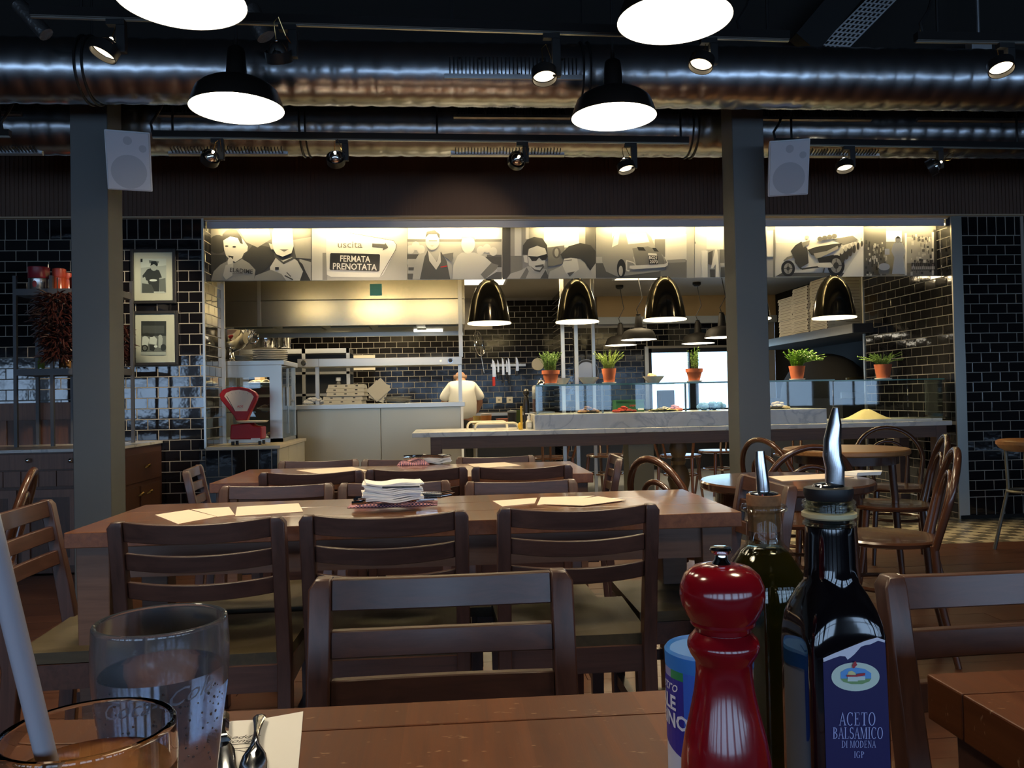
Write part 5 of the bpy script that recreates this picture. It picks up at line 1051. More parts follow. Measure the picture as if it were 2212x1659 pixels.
# ================================================================== DINING FURNITURE
def ladder_chair(label):
    t = thing('ladder_back_chair', label, 'chair', (0, 0, 0), 0, 'dark wooden ladder back chairs')
    WD = 0.405; zt = 0.800; yb0, yb1 = -0.195, -0.262
    def yb(z): return yb0 + (yb1-yb0)*max(0, (z-0.42)/(zt-0.42))**1.1
    for s in (-1, 1):
        mb = MB(); xx = s*(WD/2-0.017); n = 6; pr = None
        zs = [0.0, 0.25, 0.42, 0.55, 0.68, 0.785]
        for z0, z1 in zip(zs[:-1], zs[1:]):
            def ring(z):
                y = yb(z) if z > 0.42 else yb0-0.03*(1-z/0.42); wx = 0.034; wy = 0.040 if z < 0.6 else 0.034
                x_ = xx
                return [(x_-wx/2, y-wy/2, z), (x_+wx/2, y-wy/2, z), (x_+wx/2, y+wy/2, z), (x_-wx/2, y+wy/2, z)]
            if pr is None: mb.v += ring(z0); pr = 0
            b = len(mb.v)-4; mb.v += ring(z1)
            for i in range(4): j = (i+1) % 4; mb.face((b+i, b+j, b+4+j, b+4+i))
        mb.face((3, 2, 1, 0)); e = len(mb.v)-4
        y = yb(zt); x_ = xx
        mb.v += [(x_-0.017+(0.0 if s > 0 else 0.010), y-0.014, zt), (x_+0.017-(0.010 if s > 0 else 0.0), y-0.014, zt), (x_+0.017-(0.010 if s > 0 else 0), y+0.012, zt), (x_-0.017+(0.0 if s > 0 else 0.010), y+0.012, zt)]
        for i in range(4): j = (i+1) % 4; mb.face((e+i, e+j, e+4+j, e+4+i))
        mb.face((e+4, e+5, e+6, e+7)); mb.obj('back_post', M['woodz'], t, bevel=0.003)
        MB().bar((s*(WD/2-0.02), 0.185, 0.0), (s*(WD/2-0.02), 0.185, 0.40), 0.030, 0.030, wx1=0.038, wy1=0.038).obj('front_leg', M['woodz'], t, smooth=False, bevel=0.002)
        MB().box((s*(WD/2-0.02)-0.010, -0.18, 0.20), (s*(WD/2-0.02)+0.010, 0.175, 0.235)).obj('side_stretcher', M['wood'], t, smooth=False)
        MB().box((s*(WD/2-0.02)-0.012, -0.18, 0.365), (s*(WD/2-0.02)+0.012, 0.175, 0.428)).obj('seat_rail', M['wood'], t, smooth=False)
    for zc_, hh_ in ((0.775, 0.047), (0.703, 0.040), (0.633, 0.040)):
        mb = MB(); n = 12; x0 = -WD/2+0.034; L = WD-0.068
        for i in range(n+1):
            f = i/n; x = x0+L*f; bow = -0.029*(1-(2*f-1)**2); dip = -0.008*(1-(2*f-1)**2); y = yb(zc_)+bow
            for (dy, dz) in ((-0.008, -hh_/2), (0.008, -hh_/2), (0.008, hh_/2), (-0.008, hh_/2)): mb.v.append((x, y+dy+(dz*-0.18), zc_+dz+dip))
        for i in range(n):
            for k in range(4): k2 = (k+1) % 4; mb.face((i*4+k, i*4+k2, (i+1)*4+k2, (i+1)*4+k))
        mb.face((0, 1, 2, 3)); mb.face((n*4+3, n*4+2, n*4+1, n*4)); mb.obj('back_slat', M['wood'], t, bevel=0.002)
    # saddle seat
    mb = MB(); n = 22
    for i in range(n+1):
        for j in range(n+1):
            u = i/n*2-1; v = j/n*2-1; x = u*0.200*(0.94+0.06*(v+1)/2); y = 0.0+v*0.193
            d = 0.012*max(0, 1-(u/0.72)**2-((v+0.05)/0.72)**2)**0.7 if (u/0.72)**2+((v+0.05)/0.72)**2 < 1 else 0
            mb.v.append((x, y, 0.458-d))
    N = (n+1)
    for i in range(n):
        for j in range(n): mb.face((i*N+j, (i+1)*N+j, (i+1)*N+j+1, i*N+j+1))
    b0 = len(mb.v); mb.v += [(-0.188, -0.193, 0.43), (0.188, -0.193, 0.43), (0.2, 0.193, 0.43), (-0.2, 0.193, 0.43)]
    mb.face((b0+3, b0+2, b0+1, b0))
    e = [[i*N for i in range(N)], [n*N+j for j in range(N)], [i*N+n for i in range(n, -1, -1)], [j for j in range(n, -1, -1)]]
    cs = [(b0, b0+1), (b0+1, b0+2), (b0+2, b0+3), (b0+3, b0)]
    for ed, (c0, c1) in zip(e, cs): mb.face(list(ed)+[c1, c0])
    mb.obj('seat', M['seat'], t, ang=30)
    MB().box((-0.18, 0.175, 0.37), (0.18, 0.197, 0.43)).obj('seat_rail', M['wood'], t, smooth=False); MB().box((-0.18, -0.205, 0.365), (0.18, -0.187, 0.43)).obj('seat_rail', M['wood'], t, smooth=False)
    return t
CH0 = None
def chair(px, py, rz, label, ztop=0.80):
    """px,py: middle of the top rail in the photo."""
    global CH0
    top = onZ(px, py, ztop); off = Matrix.Rotation(rz, 3, 'Z') @ Vector((0, -0.27, 0)); loc = (top.x-off.x, top.y-off.y, 0); sz_ = ztop/0.80
    if CH0 is None:
        CH0 = ladder_chair(label); CH0.location = loc; CH0.rotation_euler = (0, 0, rz); return CH0
    r = dup(CH0, loc, rz, label); r.scale = (1, 1, sz_); return r
chair(955, 1236, PI, 'ladder back chair facing the viewer across the foreground table')
chair(2168, 1228, PI+0.02, 'ladder back chair facing the viewer at the right edge, behind the vinegar bottle')
chair(425, 1122, 0.02, 'ladder back chair tucked under the long middle table above the water glass')
chair(830, 1108, 0.0, 'middle ladder back chair of the row on the near side of the long table')
chair(1250, 1093, 0.0, 'ladder back chair on the near side of the long table, closest to the pepper mill')
chair(600, 1046, PI, 'ladder back chair on the far side of the long table behind the left placemats', 0.775)
chair(853, 1040, PI, 'ladder back chair on the far side of the long table behind the napkin pile', 0.775)
chair(1125, 1037, PI, 'ladder back chair on the far side of the long table behind the right placemats', 0.775)
chair(672, 1018, 0, 'leftmost chair on the near side of the rear table')
chair(900, 1011, 0, 'middle chair on the near side of the rear table')
chair(1128, 1006, 0, 'rightmost chair on the near side of the rear table')
chair(690, 993, PI, 'leftmost chair on the far side of the rear table, before the steel pass', 0.775)
chair(868, 990, PI, 'middle chair on the far side of the rear table, behind the cutlery', 0.775)
chair(1070, 985, PI, 'rightmost chair on the far side of the rear table', 0.775)
chair(30, 1097, -PI/2+0.06, 'ladder back chair at the left end of the long table, cut by the left edge')
chair(412, 1010, -PI/2+0.14, 'ladder back chair at the left end of the rear table by the tiled wall', 0.763)
chair(1333, 985, PI/2-0.1, 'ladder back chair at the right end of the rear table before the counter pedestal', 0.764)
chair(1660, 1036, PI/2, 'ladder back chair at the right end of the long table behind the oil bottle')
# ---- tables
def rect_table(label, x0, x1, y0, y1, m, edge, th=0.04, leg=0.085, z=0.75, cuts=(0, 1/3, 2/3, 1)):
    t = thing('dining_table', label, 'table', ((x0+x1)/2, (y0+y1)/2, 0)); a, b = (x1-x0)/2, (y1-y0)/2
    for c0, c1 in zip(cuts[:-1], cuts[1:]):
        MB().box((-a, -b+2*b*c0+0.0006, z-th), (a, -b+2*b*c1-0.0006, z)).obj('top_board', m, t, bevel=0.002, smooth=False)
    for s in (-1, 1):
        MB().box((-a+0.07, s*(b-0.045)-0.012, z-th-0.085), (a-0.07, s*(b-0.045)+0.012, z-th)).obj('apron', edge, t, smooth=False)
        MB().box((s*(a-0.045)-0.012, -b+0.05, z-th-0.085), (s*(a-0.045)+0.012, b-0.05, z-th)).obj('apron', edge, t, smooth=False)
        for q_ in (-1, 1): MB().bar((s*(a-leg/2-0.02), q_*(b-leg/2-0.02), 0), (s*(a-leg/2-0.02), q_*(b-leg/2-0.02), z-th), leg*0.8, leg*0.8, wx1=leg, wy1=leg).obj('leg', edge, t, smooth=False, bevel=0.003)
    return t
rect_table('long wooden dining table in the middle with napkins and placemats', -0.985, 0.782, 2.145, 2.70, M['table'], M['tableedge'])
rect_table('rear wooden dining table closer to the serving pass', -0.975, 0.592, 3.36, 4.02, M['table'], M['tableedge'])
rect_table('worn foreground table with glasses and condiment bottles', -0.44, 0.34, 0.17, 0.872, M['fgtable'], M['wood'], th=0.035, cuts=(0, 0.09, 0.91, 1))
rect_table('dark table corner at the lower right edge', 0.53, 1.25, 0.17, 0.882, M['fgtable'], M['wood'], th=0.05, cuts=(0, 0.09, 0.91, 1))
def round_table(label, px0, px1, py, top, z=0.75, th=0.03):
    a, b = onZ(px0, py, z), onZ(px1, py, z); r = (b-a).length/2; c = (a+b)/2
    t = thing('round_table', label, 'table', (c.x, c.y, 0), 0, 'round bistro tables')
    MB().lathe([(0, z-th), (r-0.006, z-th), (r, z-th+0.006), (r, z-0.006), (r-0.006, z), (0, z)], 56).obj('table_top', top, t)
    MB().lathe([(r*0.82, z-th-0.05), (r*0.82, z-th)], 48).obj('apron', M['bent'], t)
    for k in range(4):
        an = PI/4+PI/2*k; MB().tube([(r*0.72*math.cos(an), r*0.72*math.sin(an), z-th), (r*0.80*math.cos(an), r*0.80*math.sin(an), 0.3), (r*0.86*math.cos(an), r*0.86*math.sin(an), 0.0)], [0.021, 0.019, 0.014], 10).obj('leg', M['bent'], t)
    return t, c, r
RT1, c1_, r1_ = round_table('round brown bistro table just right of the grey column', 1511, 1890, 1036, mat('glossy_round_top', (0.075, 0.035, 0.022), rough=0.16, coat=0.4))
RT2, c2_, r2_ = round_table('farther round table with an orange wood top', 1690, 1967, 968, M['oak'])
BW0 = None
def bentwood(label):
    t = thing('bentwood_chair', label, 'chair', (0, 0, 0), 0, 'round seated bentwood chairs')
    MB().lathe([(0, 0.445), (0.185, 0.443), (0.205, 0.45), (0.208, 0.462), (0.200, 0.470), (0.17, 0.466), (0.05, 0.460), (0, 0.460)], 40).obj('seat', M['bent'], t)
    def hoop(w_, zt, y0, y1, x0, r):
        pts = [(-x0, y0, 0.44)]; n = 20
        for i in range(n+1):
            an = PI*i/n; zz = 0.62+(zt-0.62)*math.sin(an); xx = -w_*math.cos(an)
            if i == 0 or i == n: pass
            pts.append((xx, y0+(y1-y0)*min(1, (zz-0.44)/(zt-0.44)), zz))
        pts.append((x0, y0, 0.44)); return MB().tube(pts, r, 10)
    hoop(0.205, 0.825, -0.165, -0.27, 0.17, 0.0145).obj('outer_hoop', M['bent'], t); hoop(0.115, 0.735, -0.175, -0.245, 0.09, 0.0115).obj('inner_hoop', M['bent'], t)
    for s in (-1, 1):
        MB().tube([(s*0.17, -0.165, 0.46), (s*0.172, -0.18, 0.25), (s*0.19, -0.235, 0.0)], [0.016, 0.015, 0.012], 10).obj('rear_leg', M['bent'], t)
        MB().tube([(s*0.13, 0.13, 0.445), (s*0.15, 0.155, 0.2), (s*0.165, 0.185, 0.0)], [0.018, 0.016, 0.012], 10).obj('front_leg', M['bent'], t)
    MB().tube([(0.165*math.cos(2*PI*k/28), -0.01+0.165*math.sin(2*PI*k/28), 0.27) for k in range(28)], 0.009, 8, closed=True).obj('ring_stretcher', M['bent'], t)
    return t
def bent(px, py, z, rz, label, off=(0, 0)):
    """px,py at height z of the local point off (rotated)."""
    global BW0
    P = onZ(px, py, z); o = Matrix.Rotation(rz, 3, 'Z') @ Vector((off[0], off[1], 0)); loc = (P.x-o.x, P.y-o.y, 0)
    if BW0 is None: BW0 = bentwood(label); BW0.location = loc; BW0.rotation_euler = (0, 0, rz); return BW0
    return dup(BW0, loc, rz, label)
bent(1912, 1158, 0.465, math.radians(64), 'nearest bentwood chair behind the vinegar bottle, facing left')
bent(1925, 1088, 0.465, math.radians(66), 'bentwood chair behind its nearer twin, facing left')
bent(1757, 966, 0.825, 0, 'bentwood chair with its back to the viewer behind the brown bistro table', (0, -0.27))
bent(1640, 950, 0.825, -PI/2+0.3, 'bentwood chair in front of the grey column beside the orange table', (0, -0.27))
bent(1915, 940, 0.775, PI-0.35, 'bentwood chair with an orange hoop behind the orange round table', (0, -0.27))
bent(1402, 992, 0.825, -PI/2+0.35, 'bentwood chair left of the brown bistro table, facing right', (0, -0.27))
bent(72, 1016, 0.825, PI/2+0.35, 'bentwood chair at the far left before the cabinet', (0, -0.27))
# chairs in the passage beyond the counter
for i, (x, y, rz) in enumerate(((1.0, 8.2, 0.4), (1.6, 8.3, 2.4), (2.3, 8.0, -0.6), (2.85, 8.5, 1.9), (3.4, 7.8, 3.3))):
    dup(BW0, (x, y, 0), rz, ['bentwood chair beyond the counter below the first steel post', 'bentwood chair beyond the counter just left of the square pedestal', 'bentwood chair beyond the counter beside the turned leg', 'bentwood chair beyond the counter behind the grey column', 'bentwood chair beyond the counter behind the round orange table'][i])
# bar stool at right edge
sp_ = onY(2190, 965, 5.0); sz = onY(2190, 950, 5.0).z
stl = thing('bar_stool', 'bar stool with thick wooden seat and grey metal legs at the right edge', 'stool', (sp_.x+0.10, 5.0, 0))
MB().lathe([(0, sz-0.075), (0.13, sz-0.075), (0.165, sz-0.055), (0.185, sz-0.03), (0.185, sz-0.01), (0.17, sz), (0, sz-0.004)], 40).obj('seat', M['oak'], stl)
gm = mat('stool_grey_metal', (0.16, 0.15, 0.12), rough=0.45, metal=0.6)
for k in range(4):
    an = PI/4+PI/2*k; MB().tube([(0.13*math.cos(an), 0.13*math.sin(an), sz-0.07), (0.12*math.cos(an), 0.12*math.sin(an), 0.42), (0.21*math.cos(an), 0.21*math.sin(an), 0.0)], 0.011, 8).obj('leg', gm, stl)
MB().tube([(0.125*math.cos(2*PI*k/24), 0.125*math.sin(2*PI*k/24), 0.40) for k in range(24)], 0.009, 8, closed=True).obj('foot_ring', gm, stl)
# ---- things on the tables
def sheet(name, label, cat, z, pix, m, th=0.0016, group=None):
    pts = [onZ(x, y, z) for x, y in pix]; c = sum(pts, Vector())/len(pts)
    o = MB().prism([p-c for p in pts], (0, 0, th)).obj(name, m, smooth=False); o.location = c; return tag(o, label, cat, group)
TZ = 0.7503
sheet('placemat', 'paper placemat lying flat leftmost on the long table', 'placemat', TZ, [(335, 1113), (408, 1102), (468, 1117), (385, 1133)], M['kraft'])
sheet('placemat', 'paper placemat in the left group, second from the table end', 'placemat', TZ, [(412, 1101), (495, 1096), (507, 1113), (470, 1117)], M['kraft'])
sheet('placemat', 'widest paper placemat of the left group, next to the chair post', 'placemat', TZ, [(512, 1096), (645, 1088), (655, 1106), (508, 1116)], M['kraft'])
sheet('placemat', 'paper placemat with its point to the left in the right group', 'placemat', TZ, [(1064, 1083), (1160, 1076), (1155, 1088), (1085, 1095)], M['kraft'])
sheet('placemat', 'paper placemat at the back of the right group', 'placemat', TZ, [(1168, 1075), (1285, 1072), (1235, 1083), (1160, 1092)], M['kraft'])
sheet('placemat', 'paper placemat in front of the right group, pointing right', 'placemat', TZ+0.0018, [(1292, 1073), (1352, 1081), (1260, 1093), (1176, 1090)], M['kraft'])
sheet('placemat', 'paper placemat on the left half of the rear table', 'placemat', TZ, [(640, 1016), (760, 1009), (795, 1017), (700, 1026)], M['kraft'])
sheet('placemat', 'paper placemat on the right half of the rear table', 'placemat', TZ, [(1010, 1003), (1090, 999), (1125, 1006), (1030, 1012)], M['kraft'])
sheet('placemat', 'paper placemat on the brown bistro table', 'placemat', TZ, [(1660, 1030), (1790, 1024), (1845, 1031), (1690, 1040)], M['kraft'])
def napkin_pile(lab, cx, cy_, n, w_, d_, rz, z, group):
    P = onZ(cx, cy_, z); rnd = random.Random(cx)
    for i in range(n):
        mb = MB(); nx = 10; s = 0.0052
        for a in range(nx+1):
            for b in (0, 1):
                x = -w_/2+w_*a/nx; y = -d_/2+d_*b; zz = 0.003*math.sin(a*0.9+i*0.25)+0.0035*(a/nx-0.5)**2*4; mb.v.append((x, y, zz)); 
        for a in range(nx): mb.face((a*2, (a+1)*2, (a+1)*2+1, a*2+1))
        k0 = len(mb.v); mb.v += [(x, y, z_+s*0.85) for x, y, z_ in mb.v[:k0]]
        for a in range(nx): mb.face((k0+a*2+1, k0+(a+1)*2+1, k0+(a+1)*2, k0+a*2)); mb.face((a*2, k0+a*2, k0+(a+1)*2, (a+1)*2)); mb.face((a*2+1, (a+1)*2+1, k0+(a+1)*2+1, k0+a*2+1))
        mb.face((0, 1, k0+1, k0)); mb.face((nx*2, k0+nx*2, k0+nx*2+1, nx*2+1))
        o = mb.obj('napkin', M['paper'], ang=30); o.location = (P.x+rnd.uniform(-.005, .005), P.y, z+0.004+i*s); o.rotation_euler = (0, 0, rz+rnd.uniform(-.06, .06)); tag(o, nth(i, n)+' '+lab, 'napkin', group)
def cutlery(lab, P, rz, n, group, kind, tilt=0.0):
    for i in range(n):
        t = thing('rolled_'+kind, ('front' if i == 0 else ORD[i])+' '+lab, kind, (P.x+random.uniform(-.006, .006), P.y+0.016*(i-n/2)*0.7, P.z+0.005+0.004*(i % 3)), rz+random.uniform(-.12, .12), group)
        MB().tube([(-0.10, 0, 0), (-0.03, 0, 0.003), (0.03, 0, 0.003), (0.095, 0, 0)], [0.0035, 0.0028, 0.004, 0.0055], 8).obj('handle', M['chrome'], t)
        if kind == 'fork':
            for k in range(3): MB().tube([(-0.10, (k-1)*0.005, 0), (-0.135, (k-1)*0.006, 0.004)], [0.0018, 0.0012], 5).obj('tine', M['chrome'], t)
        else: MB().box((-0.15, -0.008, -0.001), (-0.095, 0.007, 0.001)).obj('blade', M['chrome'], t, smooth=False)
chk = mat('checked_cloth', (0.4, 0.2, 0.22), rough=0.9)
nt = chk.node_tree; tc = nt.nodes.new('ShaderNodeTexCoord'); ch_ = nt.nodes.new('ShaderNodeTexChecker'); ch_.inputs['Scale'].default_value = 190; ch_.inputs['Color1'].default_value = (0.75, 0.35, 0.33, 1); ch_.inputs['Color2'].default_value = (0.06, 0.04, 0.12, 1); nt.links.new(tc.outputs['Object'], ch_.inputs['Vector']); nt.links.new(ch_.outputs[0], nt.nodes['Principled BSDF'].inputs['Base Color'])
def cloth(lab, P, w_, d_, h_):
    mb = MB(); n = 16
    for i in range(n+1):
        for j in range(n+1):
            u = i/n-.5; v = j/n-.5; e = max(0, 1-(2*u)**4)*max(0, 1-(2*v)**4); mb.v.append((u*w_, v*d_, 0.001+e*h_*(0.75+0.25*math.sin(9*u+5*v))))
    N = n+1
    for i in range(n):
        for j in range(n): mb.face((i*N+j, (i+1)*N+j, (i+1)*N+j+1, i*N+j+1))
    o = mb.obj('checked_cloth', chk, ang=60); sd = o.modifiers.new('thickness', 'SOLIDIFY'); sd.thickness = 0.001; o.location = P; return tag(o, lab, 'cloth')
P = onZ(850, 1090, TZ)
cloth('checked cloth under the cutlery and napkin pile on the long table', P, 0.27, 0.10, 0.012)
cutlery('knife in the bundle under the napkin pile on the long table', P+Vector((-0.02, -0.025, 0.012)), PI+0.08, 7, 'knives under the napkin pile', 'knife'); cutlery('fork in the bundle under the napkin pile on the long table', P+Vector((0.05, 0.0, 0.016)), PI+0.2, 7, 'forks under the napkin pile', 'fork')
napkin_pile('white paper napkin in the pile on the long table', 848, 1082, 10, 0.165, 0.12, 0.1, TZ+0.026, 'napkin pile on the long table')
pn_ = MB().bar((-0.05, 0, 0), (0.05, 0, 0.0), 0.006, 0.004).obj('pen', M['blacksat']); pn_.location = onZ(866, 1052, TZ+0.0855); pn_.rotation_euler = (0, 0.02, 0.1); tag(pn_, 'thin dark pen lying on top of the napkin pile', 'pen')
P = onZ(915, 1003, TZ); cloth('pinkish cloth bundle on the rear table', P+Vector((-0.05, 0, 0)), 0.16, 0.10, 0.03)
cutlery('fork in the bundle on the rear table', P+Vector((0.0, -0.02, 0.03)), PI, 4, 'forks on the rear table', 'fork')
napkin_pile('white napkin in the small pile on the rear table', 945, 1001, 7, 0.13, 0.10, 0.05, TZ, 'napkin pile on the rear table')
o = MB().prism([(0.0, 0, 0), (0.10, 0.01, 0), (0.13, 0.06, 0), (0.05, 0.09, 0), (-0.03, 0.06, 0)], (0.005, 0, 0.012)).obj('folded_napkin', M['paper'], smooth=False); o.location = onZ(1850, 1028, TZ); tag(o, 'folded white napkin on the brown bistro table', 'napkin')
# ================================================================== LEFT SIDE: service cabinet, rack, frames
SX0, SX1, SY0, SZ = -3.55, onY(345, 1000, W-0.05).x, 5.45, 0.80
sb = thing('service_cabinet', 'dark wooden service cabinet with marble top beside the left column', 'cabinet', ((SX0+SX1)/2, (SY0+W)/2, 0)); a, b = (SX1-SX0)/2, (W-0.02-SY0)/2; so = sb.location
MB().box((-a, -b, 0), (a, b, SZ-0.02)).obj('body', M['cabwood'], sb, smooth=False); MB().box((-a-0.01, -b-0.015, SZ-0.02), (a+0.012, b, SZ)).obj('marble_top', M['marble'], sb, smooth=False, bevel=0.002)
# drawers and doors on the right-hand end, with brass cup pulls
def cup(par, loc, rz):
    o = MB().tube([(-0.03, 0, -0.006), (-0.022, -0.016, 0.006), (0, -0.02, 0.012), (0.022, -0.016, 0.006), (0.03, 0, -0.006)], [0.006, 0.009, 0.011, 0.009, 0.006], 8).obj('cup_pull', M['brass'], par); o.location = loc; o.rotation_euler = (0, 0, rz)
for i in range(2):
    y0 = -b+0.04+i*(b-0.02)
    if i == 0: d_ = MB().box((a, -b+0.04, SZ-0.27), (a+0.012, b-0.04, SZ-0.07)).obj('drawer', M['cabwood'], sb, smooth=False, bevel=0.002); cup(d_, (a+0.014, 0.12, SZ-0.17), PI/2)
    dd = MB().box((a, y0, 0.06), (a+0.012, y0+b-0.07, SZ-0.30)).obj('door', M['cabwood'], sb, smooth=False, bevel=0.002); cup(dd, (a+0.014, (b-0.12)*(-1 if False else 1)*(0.02 if i else 0.0)+(-0.06 if i == 0 else 0.10)+0.05, SZ-0.36), PI/2)
# front: drawer strip with glass knobs, small square panels, framed doors
fr_ = MB().box((-a+0.02, -b-0.012, SZ-0.13), (a-0.02, -b, SZ-0.03)).obj('drawer', M['cabwood2'], sb, smooth=False, bevel=0.002)
for px in (60, 152): v = onY(px, 995, SY0-0.02)-so; MB().ball((v.x, -b-0.03, v.z), 0.016, 12, 8).obj('glass_knob', M['chrome'], fr_)
for i in range(10): MB().box((-a+0.02+0.11*i, -b-0.010, SZ-0.24), (-a+0.125+0.11*i, -b, SZ-0.14)).obj('small_panel', M['cabwood2'], sb, smooth=False, bevel=0.002)
for i in range(3):
    x0 = -a+0.03+i*0.38; f = MB()
    for (p_, q_) in (((x0, -b-0.014, 0.05), (x0+0.05, -b, SZ-0.26)), ((x0+0.30, -b-0.014, 0.05), (x0+0.35, -b, SZ-0.26)), ((x0+0.05, -b-0.014, SZ-0.31), (x0+0.30, -b, SZ-0.26)), ((x0+0.05, -b-0.014, 0.05), (x0+0.30, -b, 0.10))): f.box(p_, q_)
    f.obj('door_frame', M['cabwood2'], sb, smooth=False)
# upstand with wood boxes at the back of the cabinet
ub = thing('wooden_cupboard', 'low dark wooden cupboard standing on the marble top behind the metal rack', 'cupboard', ((onY(-40, 940, 6.1).x+onY(152, 940, 6.1).x)/2, 6.17, SZ)); w2 = (onY(152, 940, 6.1).x-onY(-40, 940, 6.1).x)/2; zt2 = onY(80, 908, 6.1).z-SZ; zt3 = onY(80, 870, 6.1).z-SZ
MB().box((-w2, 0, 0), (w2, 0.20, zt2)).obj('cupboard_body', M['cabwood'], ub, smooth=False); MB().box((-w2, 0.02, zt2), (w2-0.03, 0.20, zt3)).obj('pink_upper_box', M['cabwood2'], ub, smooth=False, bevel=0.002); MB().box((-w2-0.01, -0.012, 0), (-w2+0.14, 0.0, zt2)).obj('door', M['cabwood2'], ub, smooth=False)
# metal rack
RY = 5.85
rk = thing('metal_rack', 'slim grey metal shelf rack before the black tiles at the left', 'rack', (onY(74, 800, RY).x, RY, SZ)); 
gmr = mat('rack_grey_steel', (0.075, 0.075, 0.08), rough=0.45, metal=0.5)
rx = [onY(34, 800, RY).x-rk.location.x, onY(113, 800, RY).x-rk.location.x, onY(250, 800, RY).x-rk.location.x]
for x in rx:
    for dy in (0, 0.30): MB().box((x-0.011, dy-0.011, 0), (x+0.011, dy+0.011, onY(34, 596, RY).z-SZ)).obj('post', gmr, rk, smooth=False)
zsh = [onY(74, y, RY).z-SZ for y in (624, 797)]
for z in zsh: MB().box((rx[0], -0.012, z-0.045), (rx[2], 0.30, z)).obj('shelf', gmr, rk, smooth=False)
zs1, zs2 = SZ+zsh[0], SZ+zsh[1]
def tin(label, px, wpx, z, h_, body_c, dy, band=True):
    c = onY(px, 600, RY+dy); r = (onY(px+wpx/2, 600, RY+dy).x-onY(px-wpx/2, 600, RY+dy).x)/2
    t = thing('food_tin', label, 'tin', (c.x, RY+dy, z)); MB().lathe([(r, 0), (r*1.02, 0.004), (r, 0.008), (r, h_-0.006), (r*1.02, h_-0.002), (r*0.97, h_), (r*0.95, h_-0.004), (0, h_-0.004)], 32).obj('can', body_c, t)
    if band: MB().ball((0, -r, h_*0.5), (r*0.22, 0.002, h_*0.28), 12, 8).obj('label_mark', mat('tin_mark_red', (0.3, 0.04, 0.04), rough=0.5), t)
    return t
tinred = mat('tin_red_print', (0.30, 0.02, 0.035), rough=0.35); tinsil = mat('tin_silver', (0.55, 0.52, 0.5), rough=0.25, metal=0.9)
tin('silver tin with red oval on the top rack shelf, under the red tin', 85, 44, zs1, 0.086, tinsil, 0.12); tin('red tin stacked on the silver tin on the rack', 84, 44, zs1+0.087, 0.082, tinred, 0.12, False)
jr = mat('jar_tomato', (0.30, 0.05, 0.02), rough=0.2)
for i, (px, dy) in enumerate(((128, 0.06), (146, 0.14), (172, 0.10))):
    t = tin(['red capped jar right beside the stacked tins', 'red capped jar next to the grey column on the rack', 'red capped jar partly behind the grey column'][i], px, 27, zs1, 0.085, jr, dy, False); r = 0.05
    MB().lathe([(0.042, 0.085), (0.044, 0.09), (0.044, 0.145-0.02*i), (0.03, 0.15-0.02*i), (0, 0.15-0.02*i)], 24).obj('red_cap', mat('cap_red_foil', (0.33, 0.04, 0.02), rough=0.4), t)
for i, px in enumerate((89, 135, 146)):
    t = thing('oil_flask', ['small glass bottle with green leaves on the lower rack shelf', 'small clear bottle on the lower rack shelf by the column', 'second clear bottle on the lower rack shelf by the column'][i], 'bottle', (onY(px, 780, RY+0.1).x, RY+0.1, zs2)); MB().lathe([(0.022, 0), (0.024, 0.06), (0.010, 0.085), (0.010, 0.105), (0, 0.105)], 16).obj('flask_body', mat('flask_green' if i == 0 else 'flask_amber', (0.12, 0.16, 0.03) if i == 0 else (0.10, 0.05, 0.015), rough=0.1, coat=0.5), t)
# bunch of dried chillies
def chilli_bunch(label, px, pyt, pyb, Y, w_, n):
    top = onY(px, pyt, Y); L = top.z-onY(px, pyb, Y).z; t = thing('chilli_bunch', label, 'dried chillies', top); mb = MB(); rnd = random.Random(n)
    for i in range(n):
        f = rnd.random(); z = -L*(0.03+0.94*f); rad = w_*(0.62+0.38*math.sin(PI*min(1, f*1.2+0.1)))*rnd.uniform(0.45, 1.0); an = rnd.uniform(0, 2*PI)
        c = Vector((rad*math.cos(an), rad*math.sin(an)*0.75, z)); d = Vector((math.cos(an)*0.8+rnd.uniform(-.5, .5), math.sin(an)*0.8+rnd.uniform(-.5, .5), rnd.uniform(-1.0, 0.25))).normalized(); l = rnd.uniform(0.05, 0.085)
        mb.tube([c, c+d*l*0.5+Vector((0, 0, 0.004)), c+d*l], [0.0062, 0.0055, 0.0012], 5)
    o = mb.obj('chillies', mat('dried_chilli_red', (0.030, 0.006, 0.005), rough=0.45, noise=0.5, nscale=25), t); o['kind'] = 'stuff'
    MB().cyl((0, 0, 0.09), (0, 0, -L*0.9), 0.004, n=8).obj('cord', M['black'], t)
chilli_bunch('large bunch of dried red chillies hanging from the rack by the left column', 124, 628, 780, RY-0.10, 0.15, 900)
chilli_bunch('small bunch of red chillies behind the left column beside the lower picture', 262, 700, 785, 6.2, 0.06, 160)
